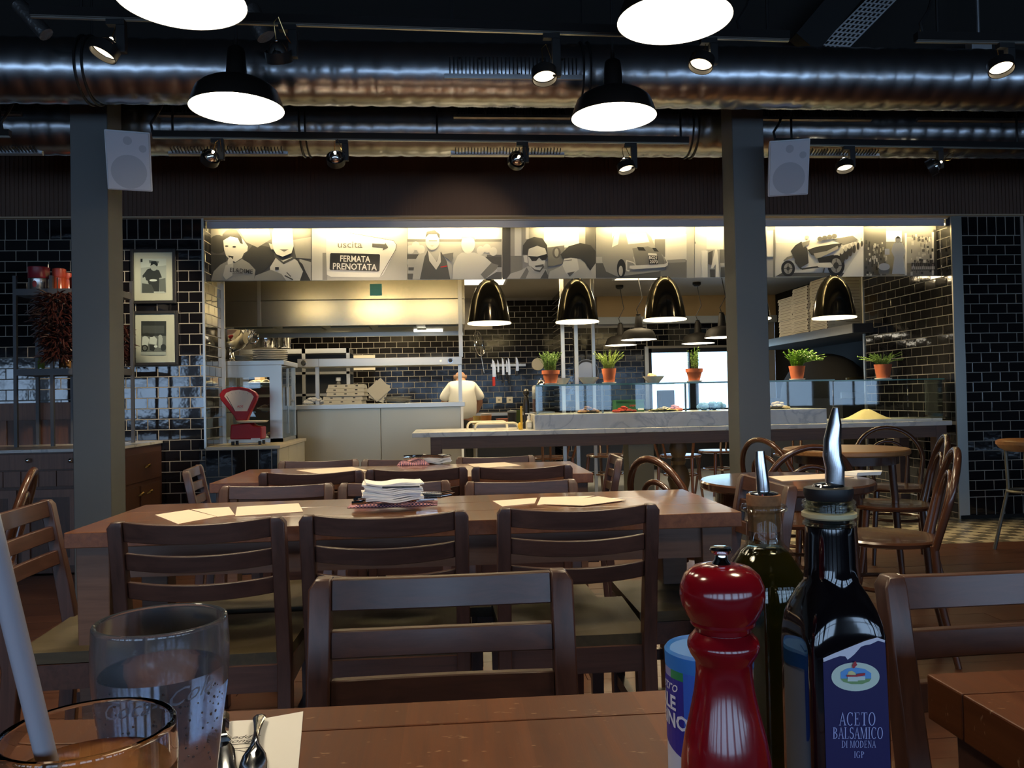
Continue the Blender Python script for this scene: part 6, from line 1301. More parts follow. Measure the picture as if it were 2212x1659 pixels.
# ================================================================== PHOTO ROW OVER THE OPENING
SH = [mat('print_grey_%d' % i, (g, g*0.985, g*0.95), rough=0.45) for i, g in enumerate((0.012, 0.035, 0.085, 0.17, 0.30, 0.48, 0.68, 0.85))]
RED = mat('print_red', (0.55, 0.03, 0.03), rough=0.5)
class Print:
    """Flat printed shapes on a wall plane; shapes are measured in crop units (zoom z, offset ox, oy)."""
    def __init__(s, z, ox, oy, Y, clip=None): s.z, s.ox, s.oy, s.Y, s.mb, s.k, s.clip = z, ox, oy, Y, MB(), 0, clip
    def P(s, x, y):
        px, py = s.ox+x/s.z, s.oy+y/s.z
        if s.clip: px = min(max(px, s.clip[0]), s.clip[2]); py = min(max(py, s.clip[1]), s.clip[3])
        p = onY(px, py, s.Y); p.y -= 0.0004*s.k; return p
    def sh(s, g, *pts): s.k += 1; s.mb.cur = g; s.mb.poly([s.P(x, y) for x, y in pts]); return s
    def el(s, g, cx, cy, rx, ry, n=18, a0=0, a1=360): return s.sh(g, *[(cx+rx*math.cos(math.radians(a0+(a1-a0)*i/n)), cy+ry*math.sin(math.radians(a0+(a1-a0)*i/n))) for i in range(n if a1-a0 == 360 else n+1)])
    def bx(s, g, x0, y0, x1, y1): return s.sh(g, (x0, y0), (x1, y0), (x1, y1), (x0, y1))
    def ln(s, g, w_, *pts):
        for (a, b), (c, d) in zip(pts[:-1], pts[1:]):
            L = math.hypot(c-a, d-b) or 1; nx, ny = -(d-b)/L*w_/2, (c-a)/L*w_/2; s.sh(g, (a+nx, b+ny), (c+nx, d+ny), (c-nx, d-ny), (a-nx, b-ny))
        return s
    def tx(s, g, t, cx, cy, hgt, rot=0, **k):
        s.k += 1; s.mb.cur = g; vs, fs = text_mb(t, hgt*1.42, **k); c, sn = math.cos(math.radians(rot)), math.sin(math.radians(rot))
        s.mb.add([s.P(cx+a*c+b*sn, cy+a*sn-b*c) for a, b in vs], fs); return s
def panel(i, label, shapes, zo):
    x0, x1 = PANX[i]+0.4, PANX[i+1]-0.4
    def bot(x): return 608-(x-450)*12.0/1600
    A, B, C, D = onY(x0, 484, PY), onY(x1, 484, PY), onY(x1, bot(x1), PY), onY(x0, bot(x0), PY)
    t = thing('photo_panel', label, 'photograph', (A+C)/2, 0, 'row of black and white photo panels'); o = t.location
    b = MB().prism([D-o, C-o, B-o, A-o], (0, 0.012, 0)).obj('backing_board', SH[shapes[0]], t, smooth=False)
    p = Print(*zo, PY-0.0006, (x0, 484, x1, bot(x1)+0.2)); shapes[1](p); p.mb.v = [(v[0]-o.x, v[1]-o.y, v[2]-o.z) for v in p.mb.v]
    p.mb.obj('print', SH+[RED], t, smooth=False)
Z5, Z6, Z7, Z8 = (4.424, 430, 460), (4.424, 880, 460), (4.424, 1300, 460), (3.867, 1640, 460)
def f0(p):
    p.sh(3, (90, 120), (1070, 120), (1070, 300), (90, 260)).el(1, 180, 300, 90, 90).bx(1, 90, 400, 260, 660).sh(1, (420, 420), (520, 300), (700, 330), (730, 450), (560, 620), (440, 520)).sh(4, (360, 120), (660, 120), (690, 250), (560, 330), (450, 280))
    p.sh(4, (890, 260), (1070, 230), (1070, 440), (930, 430)).sh(5, (960, 440), (1070, 470), (1070, 660), (960, 660))
    p.sh(4, (115, 660), (140, 560), (205, 495), (280, 455), (340, 480), (410, 440), (480, 480), (540, 545), (525, 660))
    p.sh(6, (232, 265), (240, 350), (258, 410), (300, 450), (350, 470), (410, 430), (430, 385), (462, 365), (468, 320), (440, 280), (400, 230), (300, 215)).sh(1, (222, 270), (225, 205), (260, 170), (310, 155), (360, 165), (405, 230), (420, 300), (395, 290), (370, 240), (300, 225), (255, 250))
    p.el(1, 265, 318, 17, 8).el(1, 338, 325, 17, 8).sh(1, (280, 408), (330, 415), (325, 445), (290, 435)).el(6, 300, 470, 26, 45).sh(5, (255, 500), (330, 480), (320, 600), (260, 640), (230, 600)).tx(1, 'EL&DIME', 405, 556, 40, rot=5, bold=1.0)
    p.ln(2, 5, (320, 582), (420, 580))
    p.sh(6, (680, 520), (735, 430), (800, 455), (890, 425), (985, 490), (1000, 560), (965, 660), (690, 660)).sh(1, (925, 430), (990, 490), (1020, 560), (1068, 660), (965, 660), (995, 560))
    p.sh(7, (700, 200), (720, 130), (890, 130), (905, 320), (885, 385), (800, 420), (740, 395), (700, 330)).sh(2, (725, 420), (745, 410), (805, 470), (900, 425), (925, 432), (810, 492)).sh(5, (668, 290), (705, 300), (715, 350), (690, 350)).sh(3, (770, 350), (860, 350), (815, 372))
    p.sh(4, (525, 660), (540, 600), (690, 545), (790, 585), (835, 660)).bx(1, 730, 520, 765, 545).ln(2, 12, (820, 600), (900, 640)).ln(2, 8, (840, 570), (880, 610))
panel(0, 'black and white photo of two boys with T-shirts at the left end of the row', [2, f0], Z5)
def f1(p):
    p.bx(6, 1070, 120, 1220, 660).bx(4, 1180, 380, 1225, 660)
    p.sh(7, (1215, 380), (1215, 120), (1430, 120), (1440, 190), (1860, 262), (1888, 290), (1885, 345), (1760, 590), (1720, 615), (1260, 610), (1222, 590)).ln(2, 5, (1430, 190), (1860, 265), (1885, 300), (1880, 350), (1735, 600))
    p.tx(3, 'uscita', 1440, 305, 62, bold=0.5, sx=1.18).sh(2, (1655, 292), (1775, 300), (1780, 285), (1808, 330), (1755, 360), (1760, 335), (1655, 325))
    p.sh(0, (1262, 383), (1722, 395), (1730, 405), (1724, 552), (1712, 560), (1255, 545), (1248, 535), (1254, 392)).tx(7, 'FERMATA', 1490, 443, 58, rot=1.5, bold=1.5, sx=0.82).tx(7, 'PRENOTATA', 1487, 518, 60, rot=1.5, bold=1.5, sx=0.86)
panel(1, 'photo panel of a white exit sign reading uscita with an arrow', [5, f1], Z5)
def f2(p):
    p.bx(7, 0, 100, 910, 250).bx(3, 0, 250, 900, 275).bx(5, 0, 275, 910, 640).bx(2, 0, 395, 170, 440).bx(2, 10, 520, 110, 550).bx(2, 760, 400, 900, 420).bx(1, 720, 420, 900, 520).bx(2, 700, 565, 900, 640).bx(2, 0, 580, 60, 640)
    for x, y in ((30, 350), (80, 315), (130, 350), (700, 360), (760, 340), (820, 370)): p.el(6, x, y, 38, 42)
    p.sh(5, (50, 645), (70, 460), (110, 395), (190, 370), (330, 380), (400, 480), (440, 560), (400, 645)).sh(2, (120, 645), (165, 420), (200, 350), (270, 480), (320, 370), (375, 460), (410, 645)).sh(6, (195, 350), (210, 460), (275, 545), (320, 470), (315, 370), (280, 470))
    p.el(6, 240, 270, 66, 85).sh(1, (172, 240), (185, 180), (260, 165), (310, 205), (305, 250), (280, 205), (205, 205)).ln(2, 6, (205, 268), (285, 268)).sh(5, (215, 310), (260, 312), (235, 325)); p.sh(8, (316, 514), (378, 502), (380, 516), (318, 524))
    p.sh(6, (430, 645), (440, 500), (480, 410), (520, 380), (640, 380), (740, 420), (850, 520), (860, 560), (740, 645)).el(7, 580, 300, 66, 90).sh(5, (510, 250), (530, 205), (630, 205), (650, 260), (600, 235)).sh(3, (740, 645), (850, 540), (870, 500), (800, 480), (700, 590)).sh(3, (330, 400), (440, 380), (430, 470))
panel(2, 'photo panel of two waiters side by side with arms on shoulders', [6, f2], Z6)
def f3(p):
    p.bx(1, 910, 100, 985, 640).bx(6, 1025, 100, 1090, 410).bx(3, 985, 410, 1100, 640).bx(6, 1130, 100, 1160, 250).bx(7, 1305, 100, 1690, 330).bx(4, 1640, 100, 1700, 330).bx(2, 1700, 100, 1800, 420).sh(3, (1340, 330), (1500, 310), (1500, 480), (1340, 520)).el(2, 1425, 380, 40, 55).el(4, 1425, 380, 20, 40)
    p.sh(5, (950, 645), (985, 580), (1080, 550), (1150, 510), (1330, 540), (1350, 645)).sh(3, (1075, 630), (1140, 520), (1160, 560), (1130, 645)).sh(2, (1270, 645), (1320, 545), (1345, 600), (1345, 645))
    p.sh(6, (1145, 340), (1160, 500), (1210, 555), (1265, 565), (1305, 510), (1330, 400), (1320, 330), (1210, 300)).sh(6, (1108, 410), (1145, 400), (1150, 480), (1118, 470)).sh(1, (1100, 400), (1105, 310), (1145, 255), (1210, 230), (1290, 245), (1335, 310), (1338, 400), (1315, 340), (1240, 315), (1160, 345), (1148, 405))
    p.sh(0, (1148, 412), (1240, 418), (1335, 392), (1340, 420), (1320, 450), (1285, 455), (1258, 428), (1230, 460), (1190, 462), (1170, 430)).sh(2, (1165, 500), (1215, 555), (1265, 568), (1305, 520), (1300, 490), (1265, 498), (1215, 505), (1225, 520), (1290, 515), (1265, 550), (1215, 540))
    p.sh(5, (1345, 645), (1360, 560), (1450, 520), (1500, 470), (1560, 430), (1680, 450), (1720, 530), (1800, 480), (1800, 645)).sh(6, (1500, 430), (1620, 430), (1640, 540), (1550, 610), (1510, 570), (1480, 500)).sh(1, (1460, 400), (1540, 320), (1650, 288), (1750, 310), (1800, 370), (1800, 480), (1745, 555), (1700, 480), (1650, 440), (1560, 430), (1490, 440)).ln(1, 6, (1495, 460), (1570, 450)).sh(2, (1525, 575), (1600, 560), (1550, 610))
panel(3, 'photo panel of a bearded man in sunglasses beside a man in a flat cap', [4, f3], Z6)
def f4(p):
    p.bx(4, -60, 100, 100, 420).bx(7, 100, 100, 800, 260).bx(6, 600, 200, 810, 450).bx(3, 505, 250, 605, 420).bx(3, 520, 450, 810, 630).bx(2, -60, 480, 560, 630).sh(4, (620, 450), (800, 440), (800, 470), (620, 480))
    p.sh(4, (0, 400), (20, 350), (60, 340), (115, 210), (160, 170), (420, 175), (470, 230), (510, 330), (580, 400), (610, 450), (600, 540), (540, 560), (150, 610), (40, 560), (5, 470)).sh(6, (120, 205), (170, 185), (155, 300), (95, 330)).sh(7, (230, 200), (420, 195), (455, 280), (250, 300)).sh(3, (290, 340), (440, 320), (560, 370), (600, 470), (590, 500), (330, 510))
    p.sh(0, (335, 325), (395, 328), (420, 362), (350, 360)).sh(0, (480, 335), (515, 335), (545, 372), (500, 368)).el(0, 185, 530, 42, 88).el(5, 180, 555, 20, 50).ln(6, 12, (235, 455), (235, 550), (262, 555)).ln(6, 10, (230, 455), (300, 475), (325, 505)).sh(6, (265, 505), (600, 490), (630, 470), (628, 500), (600, 520), (300, 540), (262, 530)).ln(6, 10, (605, 420), (625, 480)).ln(5, 8, (300, 420), (320, 500)).sh(6, (440, 385), (520, 390), (525, 410), (440, 408))
    p.sh(0, (443, 408), (530, 412), (535, 492), (450, 495)).tx(7, 'BG21', 488, 432, 30, rot=2, bold=0.8, sx=0.85).tx(7, '2070', 493, 470, 30, rot=2, bold=0.8, sx=0.9)
panel(4, 'photo panel of a small vintage car seen from behind on a cobbled street', [5, f4], Z7)
def f5(p):
    p.bx(6, 890, 100, 1000, 640).bx(7, 1000, 100, 1160, 350).bx(4, 835, 100, 885, 640)
    for x in (840, 852, 864, 876): p.bx(2, x, 300, x+5, 640)
    p.bx(3, 820, 275, 895, 295).bx(7, 950, 360, 1010, 640).sh(2, (1015, 380), (1060, 360), (1050, 500), (1015, 490)).sh(7, (1040, 530), (1075, 380), (1090, 290), (1105, 380), (1125, 640), (1085, 640), (1088, 490), (1060, 530)).sh(2, (1030, 540), (1080, 540), (1080, 640), (1035, 640)).bx(3, 1130, 350, 1170, 480).bx(5, 1130, 480, 1240, 510).bx(2, 1135, 520, 1240, 640).bx(6, 1240, 100, 1570, 640).bx(7, 1575, 170, 1635, 420).bx(3, 1635, 160, 1660, 640)
panel(5, 'photo panel of street pillars and big white letters behind the right column', [5, f5], Z7)
def f6(p):
    p.bx(7, 130, 80, 870, 250).bx(3, 110, 140, 132, 540).bx(6, 132, 250, 870, 530).sh(2, (130, 540), (190, 500), (700, 500), (760, 540)).sh(7, (690, 535), (870, 260), (870, 535)).sh(3, (610, 220), (780, 190), (830, 230), (700, 270))
    p.el(0, 240, 465, 58, 68).el(4, 240, 465, 36, 45).el(1, 240, 465, 14, 18).ln(1, 6, (240, 425), (240, 505)).ln(1, 6, (205, 465), (275, 465)).el(0, 640, 440, 72, 88).el(4, 640, 440, 48, 62).el(1, 640, 440, 22, 28).ln(1, 6, (640, 385), (640, 495)).ln(1, 6, (595, 440), (690, 440))
    p.sh(3, (198, 400), (230, 370), (290, 350), (300, 370), (250, 385), (205, 405)).sh(1, (260, 320), (300, 270), (350, 240), (400, 300), (410, 420), (340, 460), (300, 400)).sh(3, (350, 250), (420, 230), (415, 260), (365, 290)).el(4, 395, 205, 18, 16).ln(1, 14, (330, 260), (300, 410), (350, 470), (500, 450)).sh(1, (400, 310), (470, 285), (620, 260), (690, 255), (660, 300), (560, 330), (480, 370), (430, 350)).sh(4, (450, 340), (560, 320), (650, 275), (660, 300), (560, 350), (470, 390)).sh(0, (480, 380), (620, 350), (600, 420), (500, 430)).sh(6, (465, 420), (590, 415), (615, 445), (590, 460), (490, 455)).ln(2, 10, (540, 460), (525, 520))
    for i in range(6): x = 690+i*32; y = 330-i*20; p.el(1, x, y+30, 24-3*i, 60-7*i).el(5, x-6, y-8, 16-2*i, 26-3*i)
    for i in range(4): p.el(2, 500+40*i, 220-8*i, 22, 20)
panel(6, 'photo panel of a long row of parked motor scooters', [6, f6], Z8)
def f7(p):
    rnd = random.Random(5); p.bx(2, 880, 130, 1060, 520).bx(7, 1060, 150, 1190, 240).bx(4, 1220, 200, 1440, 420).bx(1, 1455, 140, 1590, 520).bx(6, 1215, 170, 1232, 520).bx(6, 1440, 160, 1458, 520)
    for i in range(60): x = rnd.uniform(882, 1052); y = rnd.uniform(215, 515); p.bx(rnd.choice((0, 1, 4, 5, 6)), x, y, x+rnd.uniform(6, 18), y+rnd.uniform(14, 34))
    for i in range(60): x = rnd.uniform(1235, 1430); y = rnd.uniform(180, 515); p.bx(rnd.choice((1, 2, 5, 6)), x, y, x+rnd.uniform(6, 22), y+rnd.uniform(14, 34))
    for i in range(12): p.bx(0, 1244+i*16, 425, 1255+i*16, 490).bx(6, 1246+i*16, 455, 1253+i*16, 480)
    for i in range(5): p.el(5, 1490+(i % 3)*38, 250+60*(i//2), 18, 42)
    p.ln(6, 12, (1500, 150), (1590, 290)).sh(6, (1075, 520), (1095, 380), (1070, 330), (1085, 270), (1120, 250), (1165, 265), (1190, 330), (1172, 380), (1190, 520)).el(5, 1125, 235, 24, 28).sh(1, (1100, 225), (1125, 205), (1150, 225)).sh(3, (960, 480), (1060, 480), (1050, 520), (970, 520)).el(6, 1010, 460, 48, 30).bx(7, 1015, 310, 1055, 360).sh(1, (1475, 470), (1580, 470), (1570, 520), (1485, 520)).el(6, 1525, 455, 45, 22)
panel(7, 'photo panel of a well stocked food shop with a white aproned seller', [3, f7], Z8)
# ================================================================== FRAMED PICTURES
def framed(label, outer, matr, pic, shapes):
    Yf = W-0.012; (x0, y0, x1, y1) = outer
    a, b = onY(x0, y1, Yf-0.02), onY(x1, y0, Yf-0.02); c = (a+b)/2; t = thing('framed_picture', label, 'framed picture', (c.x, Yf, c.z), 0, 'framed pictures on the black tiles'); hw_, hh_ = (b.x-a.x)/2, (b.z-a.z)/2
    fw_ = 0.022
    for (p_, q_) in (((-hw_, -0.028, -hh_), (-hw_+fw_, 0, hh_)), ((hw_-fw_, -0.028, -hh_), (hw_, 0, hh_)), ((-hw_+fw_, -0.028, hh_-fw_), (hw_-fw_, 0, hh_)), ((-hw_+fw_, -0.028, -hh_), (hw_-fw_, 0, -hh_+fw_))): MB().box(p_, q_).obj('frame_bar', M['black'], t, smooth=False, bevel=0.002)
    MB().box((-hw_+fw_, -0.010, -hh_+fw_), (hw_-fw_, 0, hh_-fw_)).obj('mount', mat('picture_mount', (0.66, 0.60, 0.52), rough=0.7), t, smooth=False)
    p = Print(3.606, 0, 440, Yf-0.0105); p.bx(5, *pic); shapes(p); o = t.location; p.mb.v = [(v[0]-o.x, v[1]-o.y, v[2]-o.z) for v in p.mb.v]; p.mb.obj('print', SH+[RED], t, smooth=False)
    MB().box((-hw_+fw_, -0.020, -hh_+fw_), (hw_-fw_, -0.018, hh_-fw_)).obj('pane', M['glass'], t, smooth=False)
def g0(p):
    p.sh(6, (1097, 428), (1295, 428), (1295, 480), (1097, 500)).sh(3, (1160, 440), (1240, 450), (1230, 470), (1165, 465)).sh(1, (1110, 560), (1150, 510), (1190, 500), (1240, 520), (1262, 575), (1240, 580), (1240, 690), (1180, 690), (1150, 600), (1115, 590)).el(5, 1200, 490, 28, 34).sh(0, (1172, 485), (1180, 450), (1215, 448), (1232, 475), (1225, 490), (1200, 470)).sh(5, (1110, 580), (1130, 570), (1145, 610), (1120, 640)).el(7, 1195, 597, 30, 9).sh(2, (1107, 690), (1107, 620), (1180, 630), (1210, 695), (1110, 695)).sh(3, (1240, 590), (1290, 580), (1295, 690), (1245, 690)).sh(6, (1200, 685), (1280, 685), (1290, 695), (1200, 695)).bx(0, 1097, 430, 1112, 455)
framed('framed black and white picture of a cook, the upper of two', (283, 538, 379, 656), None, (1097, 428, 1295, 695), g0)
def g1(p):
    p.bx(1, 1100, 915, 1295, 1030).bx(2, 1110, 950, 1280, 1010).bx(3, 1100, 1030, 1295, 1180).sh(6, (1105, 1100), (1110, 1040), (1140, 1025), (1165, 1060), (1150, 1110)).el(1, 1145, 1020, 22, 14).sh(6, (1160, 1090), (1170, 1040), (1200, 1030), (1225, 1055), (1220, 1100)).el(1, 1182, 1025, 20, 14).sh(5, (1235, 1120), (1235, 1050), (1255, 1035), (1270, 1050), (1262, 1130)).el(5, 1250, 1038, 16, 16).el(0, 1130, 1125, 24, 26).el(3, 1130, 1125, 16, 18).sh(1, (1165, 1100), (1220, 1100), (1200, 1150), (1170, 1140)).el(7, 1215, 1112, 14, 10).el(1, 1275, 1120, 22, 26).bx(5, 1100, 1155, 1295, 1180)
framed('framed black and white picture of people resting outdoors, the lower of two', (286, 671, 384, 790), None, (1100, 915, 1295, 1180), g1)
# ================================================================== FOREGROUND TABLE
FZ = 0.7502
clear = real_glass('tumbler_glass', (0.97, 0.985, 1.0)); waterm = real_glass('water', (0.96, 0.98, 1.0), ior=1.33); icedtea = real_glass('iced_tea', (0.95, 0.45, 0.16), ior=1.33); icedtea.node_tree.nodes['Principled BSDF'].inputs['Transmission Weight'].default_value = 0.75
misted = real_glass('misted_glass', (0.86, 0.91, 1.0), rough=0.06); misted.node_tree.nodes['Principled BSDF'].inputs['Transmission Weight'].default_value = 0.93
def tumbler(label, loc, prof, drink, level, bubbles, gm_=None):
    t = thing('drinking_glass', label, 'glass', loc); H = prof[-1][1]; th = 0.0032
    inner = [(r-th, z) for r, z in prof if z > 0.014]; inner[0] = (inner[0][0], 0.012)
    MB().lathe(prof+[(prof[-1][0]-0.0005, H+0.0009), (prof[-1][0]-th*0.5, H+0.0014), (prof[-1][0]-th+0.0005, H+0.0009)]+inner[::-1]+[(0, 0.012)], 64).obj('tumbler', gm_ or clear, t, ang=30)
    w_ = [(r-th+0.0003, z) for r, z in prof if 0.014 < z < level]; w_[0] = (w_[0][0], 0.0118)
    MB().lathe(w_+[(w_[-1][0], level), (0, level)], 64).obj('drink', drink, t, ang=60)
    if bubbles:
        rnd = random.Random(3); mb = MB()
        for i in range(bubbles):
            z = rnd.uniform(0.03, level-0.004); r = 0.0
            for (r0, z0), (r1, z1) in zip(prof[:-1], prof[1:]):
                if z0 <= z <= z1: r = r0+(r1-r0)*(z-z0)/(z1-z0)-th-0.0012
            an = rnd.uniform(PI, 2*PI); s = rnd.uniform(0.0004, 0.0011); mb.ball((r*math.cos(an), r*math.sin(an), z), s, 6, 4)
        o = mb.obj('bubbles', mat('bubble_white', (0.85, 0.9, 0.95), rough=0.1), t); o['kind'] = 'stuff'
    return t
pw_ = [(0.0305, 0), (0.0310, 0.004), (0.0305, 0.02), (0.0315, 0.05), (0.0340, 0.085), (0.0375, 0.115), (0.0405, 0.135), (0.0418, 0.150), (0.0418, 0.165), (0.0410, 0.1785), (0.0409, 0.180)]
gp = onY(348, 1352, 0.545); gl = tumbler('tall water glass with raised script lettering on the foreground table', (gp.x, 0.545, FZ), pw_, waterm, 0.150, 260, misted)
# raised script on the glass
sm = MB(); vs, fs = text_mb('Coca-Cola', 0.0145, shear=0.45, bold=0.0, sx=1.0); phi0 = math.atan2(-0.545, -gp.x)
def rad(z):
    for (r0, z0), (r1, z1) in zip(pw_[:-1], pw_[1:]):
        if z0 <= z <= z1: return r0+(r1-r0)*(z-z0)/(z1-z0)
    return 0.04
def wrapped(vs, zc, a_c, extra):
    out = []
    for (u, v) in vs:
        z = zc+v+u*0.16; r = rad(z)+extra; a = phi0+a_c+u/0.037; out.append((r*math.cos(a), r*math.sin(a), z))
    return out
sm.add(wrapped(vs, 0.140, -0.08, 0.0004), fs); sm.obj('raised_lettering', mat('frosted_relief', (0.30, 0.32, 0.38), rough=0.2), gl, smooth=False)
pt2 = [(0.0305, 0), (0.0310, 0.004), (0.0305, 0.02), (0.0315, 0.045), (0.0340, 0.075), (0.0375, 0.10), (0.0405, 0.118), (0.0420, 0.132), (0.0422, 0.146), (0.0415, 0.1565), (0.0414, 0.158)]
gp2 = onY(190, 1596, 0.425); g2_ = tumbler('glass of amber drink with a straw in the lower left corner', (gp2.x, 0.425, FZ), pt2, icedtea, 0.138, 120)
st_ = MB(); A = onY(104, 1652, 0.405); B_ = onY(-12, 1180, 0.36); d = (B_-A)
st_.tube([A-d*0.25, A, B_, B_+d*0.12], 0.0047, 14, caps=False)
so_ = st_.obj('drinking_straw', mat('translucent_straw', (0.80, 0.78, 0.86), rough=0.3)); _b = MATS['translucent_straw'].node_tree.nodes['Principled BSDF']; _b.inputs['Transmission Weight'].default_value = 0.45; tag(so_, 'pale translucent straw leaning out of the amber drink', 'straw')
sd = so_.modifiers.new('wall', 'SOLIDIFY'); sd.thickness = 0.0004
# napkin with cutlery
nm_ = MB(); npx = [(452, 1662), (470, 1570), (500, 1560), (556, 1557), (600, 1549), (655, 1539), (650, 1600), (644, 1665), (640, 1720), (440, 1720)]
pts = [onZ(x, y, FZ) for x, y in npx]; c = sum(pts, Vector())/len(pts)
o = MB().prism([p-c for p in pts], (0, 0, 0.0012)).obj('paper_napkin', M['paper'], smooth=False); o.location = c; tag(o, 'white paper napkin under the knife and fork on the foreground table', 'napkin')
tp_ = MB(); q_ = onZ(525, 1595, FZ+0.0014)-c
put_text(tp_, 'Buon', onZ(518, 1602, FZ+0.0014)-c, (-1, 0, 0), (0, -1, 0), 0.012, shear=0.35); put_text(tp_, 'Appetito', onZ(513, 1594, FZ+0.0014)-c, (-1, 0, 0), (0, -1, 0), 0.012, shear=0.35)
q0 = onZ(515, 1612, FZ+0.0014)-c
tp_.tube([(q0.x+0.016*math.cos(a), q0.y+0.005*math.sin(a), q0.z) for a in [i*0.4 for i in range(16)]], 0.0003, 4); tp_.tube([(q0.x-0.014, q0.y-0.012, q0.z), (q0.x, q0.y-0.008, q0.z), (q0.x+0.01, q0.y-0.013, q0.z)], 0.0003, 4)
tp_.obj('printed_motif', M['black'], o, smooth=False)
# fork: handle away from viewer
fk = thing('dinner_fork', 'shiny fork lying right of the knife on the paper napkin', 'fork', onZ(553, 1600, FZ+0.004)); b0 = fk.location
def fpt(x, y): p = onZ(x, y, FZ+0.004)-b0; return p
A = fpt(561, 1553); Bq = fpt(550, 1625); C = fpt(546, 1662); dirv = (C-A).normalized(); sdv = Vector((-dirv.y, dirv.x, 0))
def strip(mb, cs, th=0.002):
    o0 = len(mb.v)
    for (p, wd, dz) in cs:
        for (s_, t_) in ((-1, 0), (-0.5, 0.9), (0.5, 0.9), (1, 0), (0.5, -0.3), (-0.5, -0.3)): mb.v.append(tuple(p+sdv*(s_*wd/2)+Vector((0, 0, dz+t_*th))))
    n = len(cs)
    for i in range(n-1):
        for k in range(6): k2 = (k+1) % 6; mb.face((o0+i*6+k, o0+i*6+k2, o0+(i+1)*6+k2, o0+(i+1)*6+k))
    mb.face([o0+k for k in range(6)][::-1]); mb.face([o0+(n-1)*6+k for k in range(6)])
L_ = (C-A).length
mb = MB(); strip(mb, [(A-dirv*0.004, 0.006, 0.002), (A, 0.0115, 0.003), (A+dirv*0.006, 0.0125, 0.003), (A+dirv*0.02, 0.0095, 0.004), (A+dirv*0.045, 0.006, 0.006), (A+dirv*0.062, 0.0055, 0.007), (A+dirv*0.078, 0.009, 0.006), (A+dirv*0.092, 0.020, 0.003), (A+dirv*0.105, 0.0235, 0.001), (A+dirv*0.125, 0.0235, 0.0)]); mb.obj('handle', M['chrome'], fk, ang=50)
for k in range(4): MB().tube([A+dirv*0.124+sdv*((k-1.5)*0.0062), A+dirv*0.15+sdv*((k-1.5)*0.0062)+Vector((0, 0, -0.002)), A+dirv*0.172+sdv*((k-1.5)*0.006)+Vector((0, 0, 0.002))], [0.002, 0.0018, 0.001], 6).obj('tine', M['chrome'], fk)
kn = thing('dinner_knife', 'table knife with thick dark shiny handle beside the water glass', 'knife', onZ(481, 1600, FZ+0.004)); b0 = kn.location
A = fpt(478, 1553); C = fpt(484, 1640); dirv = (C-A).normalized(); sdv = Vector((-dirv.y, dirv.x, 0)); mb = MB()
strip(mb, [(A, 0.012, 0.004), (A+dirv*0.003, 0.0155, 0.005), (A+dirv*0.03, 0.0135, 0.005), (A+dirv*0.055, 0.010, 0.005), (A+dirv*0.062, 0.0145, 0.005), (A+dirv*0.066, 0.0155, 0.005), (A+dirv*0.069, 0.013, 0.004)], 0.0045); mb.obj('handle', M['chrome'], kn, ang=45)
mb = MB(); strip(mb, [(A+dirv*0.068, 0.012, 0.003), (A+dirv*0.085, 0.019, 0.002), (A+dirv*0.15, 0.020, 0.001), (A+dirv*0.18, 0.004, 0.0)], 0.001); mb.obj('blade', M['chrome'], kn)
# ---- pepper mill
mp_ = onY(1560, 1300, 0.46); ml = thing('pepper_mill', 'glossy red pepper mill in front of the bottles', 'pepper mill', (mp_.x, 0.46, FZ))
def mz(y): return onY(1560, y, 0.46).z-FZ
def mr(w_): return w_/2*0.475/F
body = [(mr(210), 0), (mr(212), 0.006), (mr(205), 0.012), (mr(212), 0.02), (mr(200), 0.05), (mr(186), mz(1640)), (mr(170), mz(1590)), (mr(146), mz(1540)), (mr(126), mz(1490)), (mr(118), mz(1455)), (mr(118), mz(1430)), (mr(122), mz(1424)), (mr(140), mz(1410)), (mr(150), mz(1396)), (mr(150), mz(1388)), (mr(143), mz(1378)), (mr(126), mz(1368)), (mr(118), mz(1362))]
MB().lathe(body, 64).obj('mill_body', M['red'], ml, ang=30)
head = [(mr(112), mz(1362)), (mr(114), mz(1352)), (mr(130), mz(1349)), (mr(136), mz(1344)), (mr(136), mz(1338)), (mr(150), mz(1328)), (mr(170), mz(1305)), (mr(178), mz(1285)), (mr(174), mz(1262)), (mr(156), mz(1240)), (mr(120), mz(1225)), (mr(60), mz(1217)), (mr(40), mz(1217))]
MB().lathe(head, 64).obj('mill_head', M['red'], ml, ang=30)
MB().lathe([(mr(40), mz(1222)), (mr(40), mz(1216)), (mr(28), mz(1208)), (mr(26), mz(1198)), (mr(44), mz(1193)), (mr(48), mz(1187)), (mr(44), mz(1182)), (0, mz(1180))], 40).obj('top_nut', M['chrome'], ml)
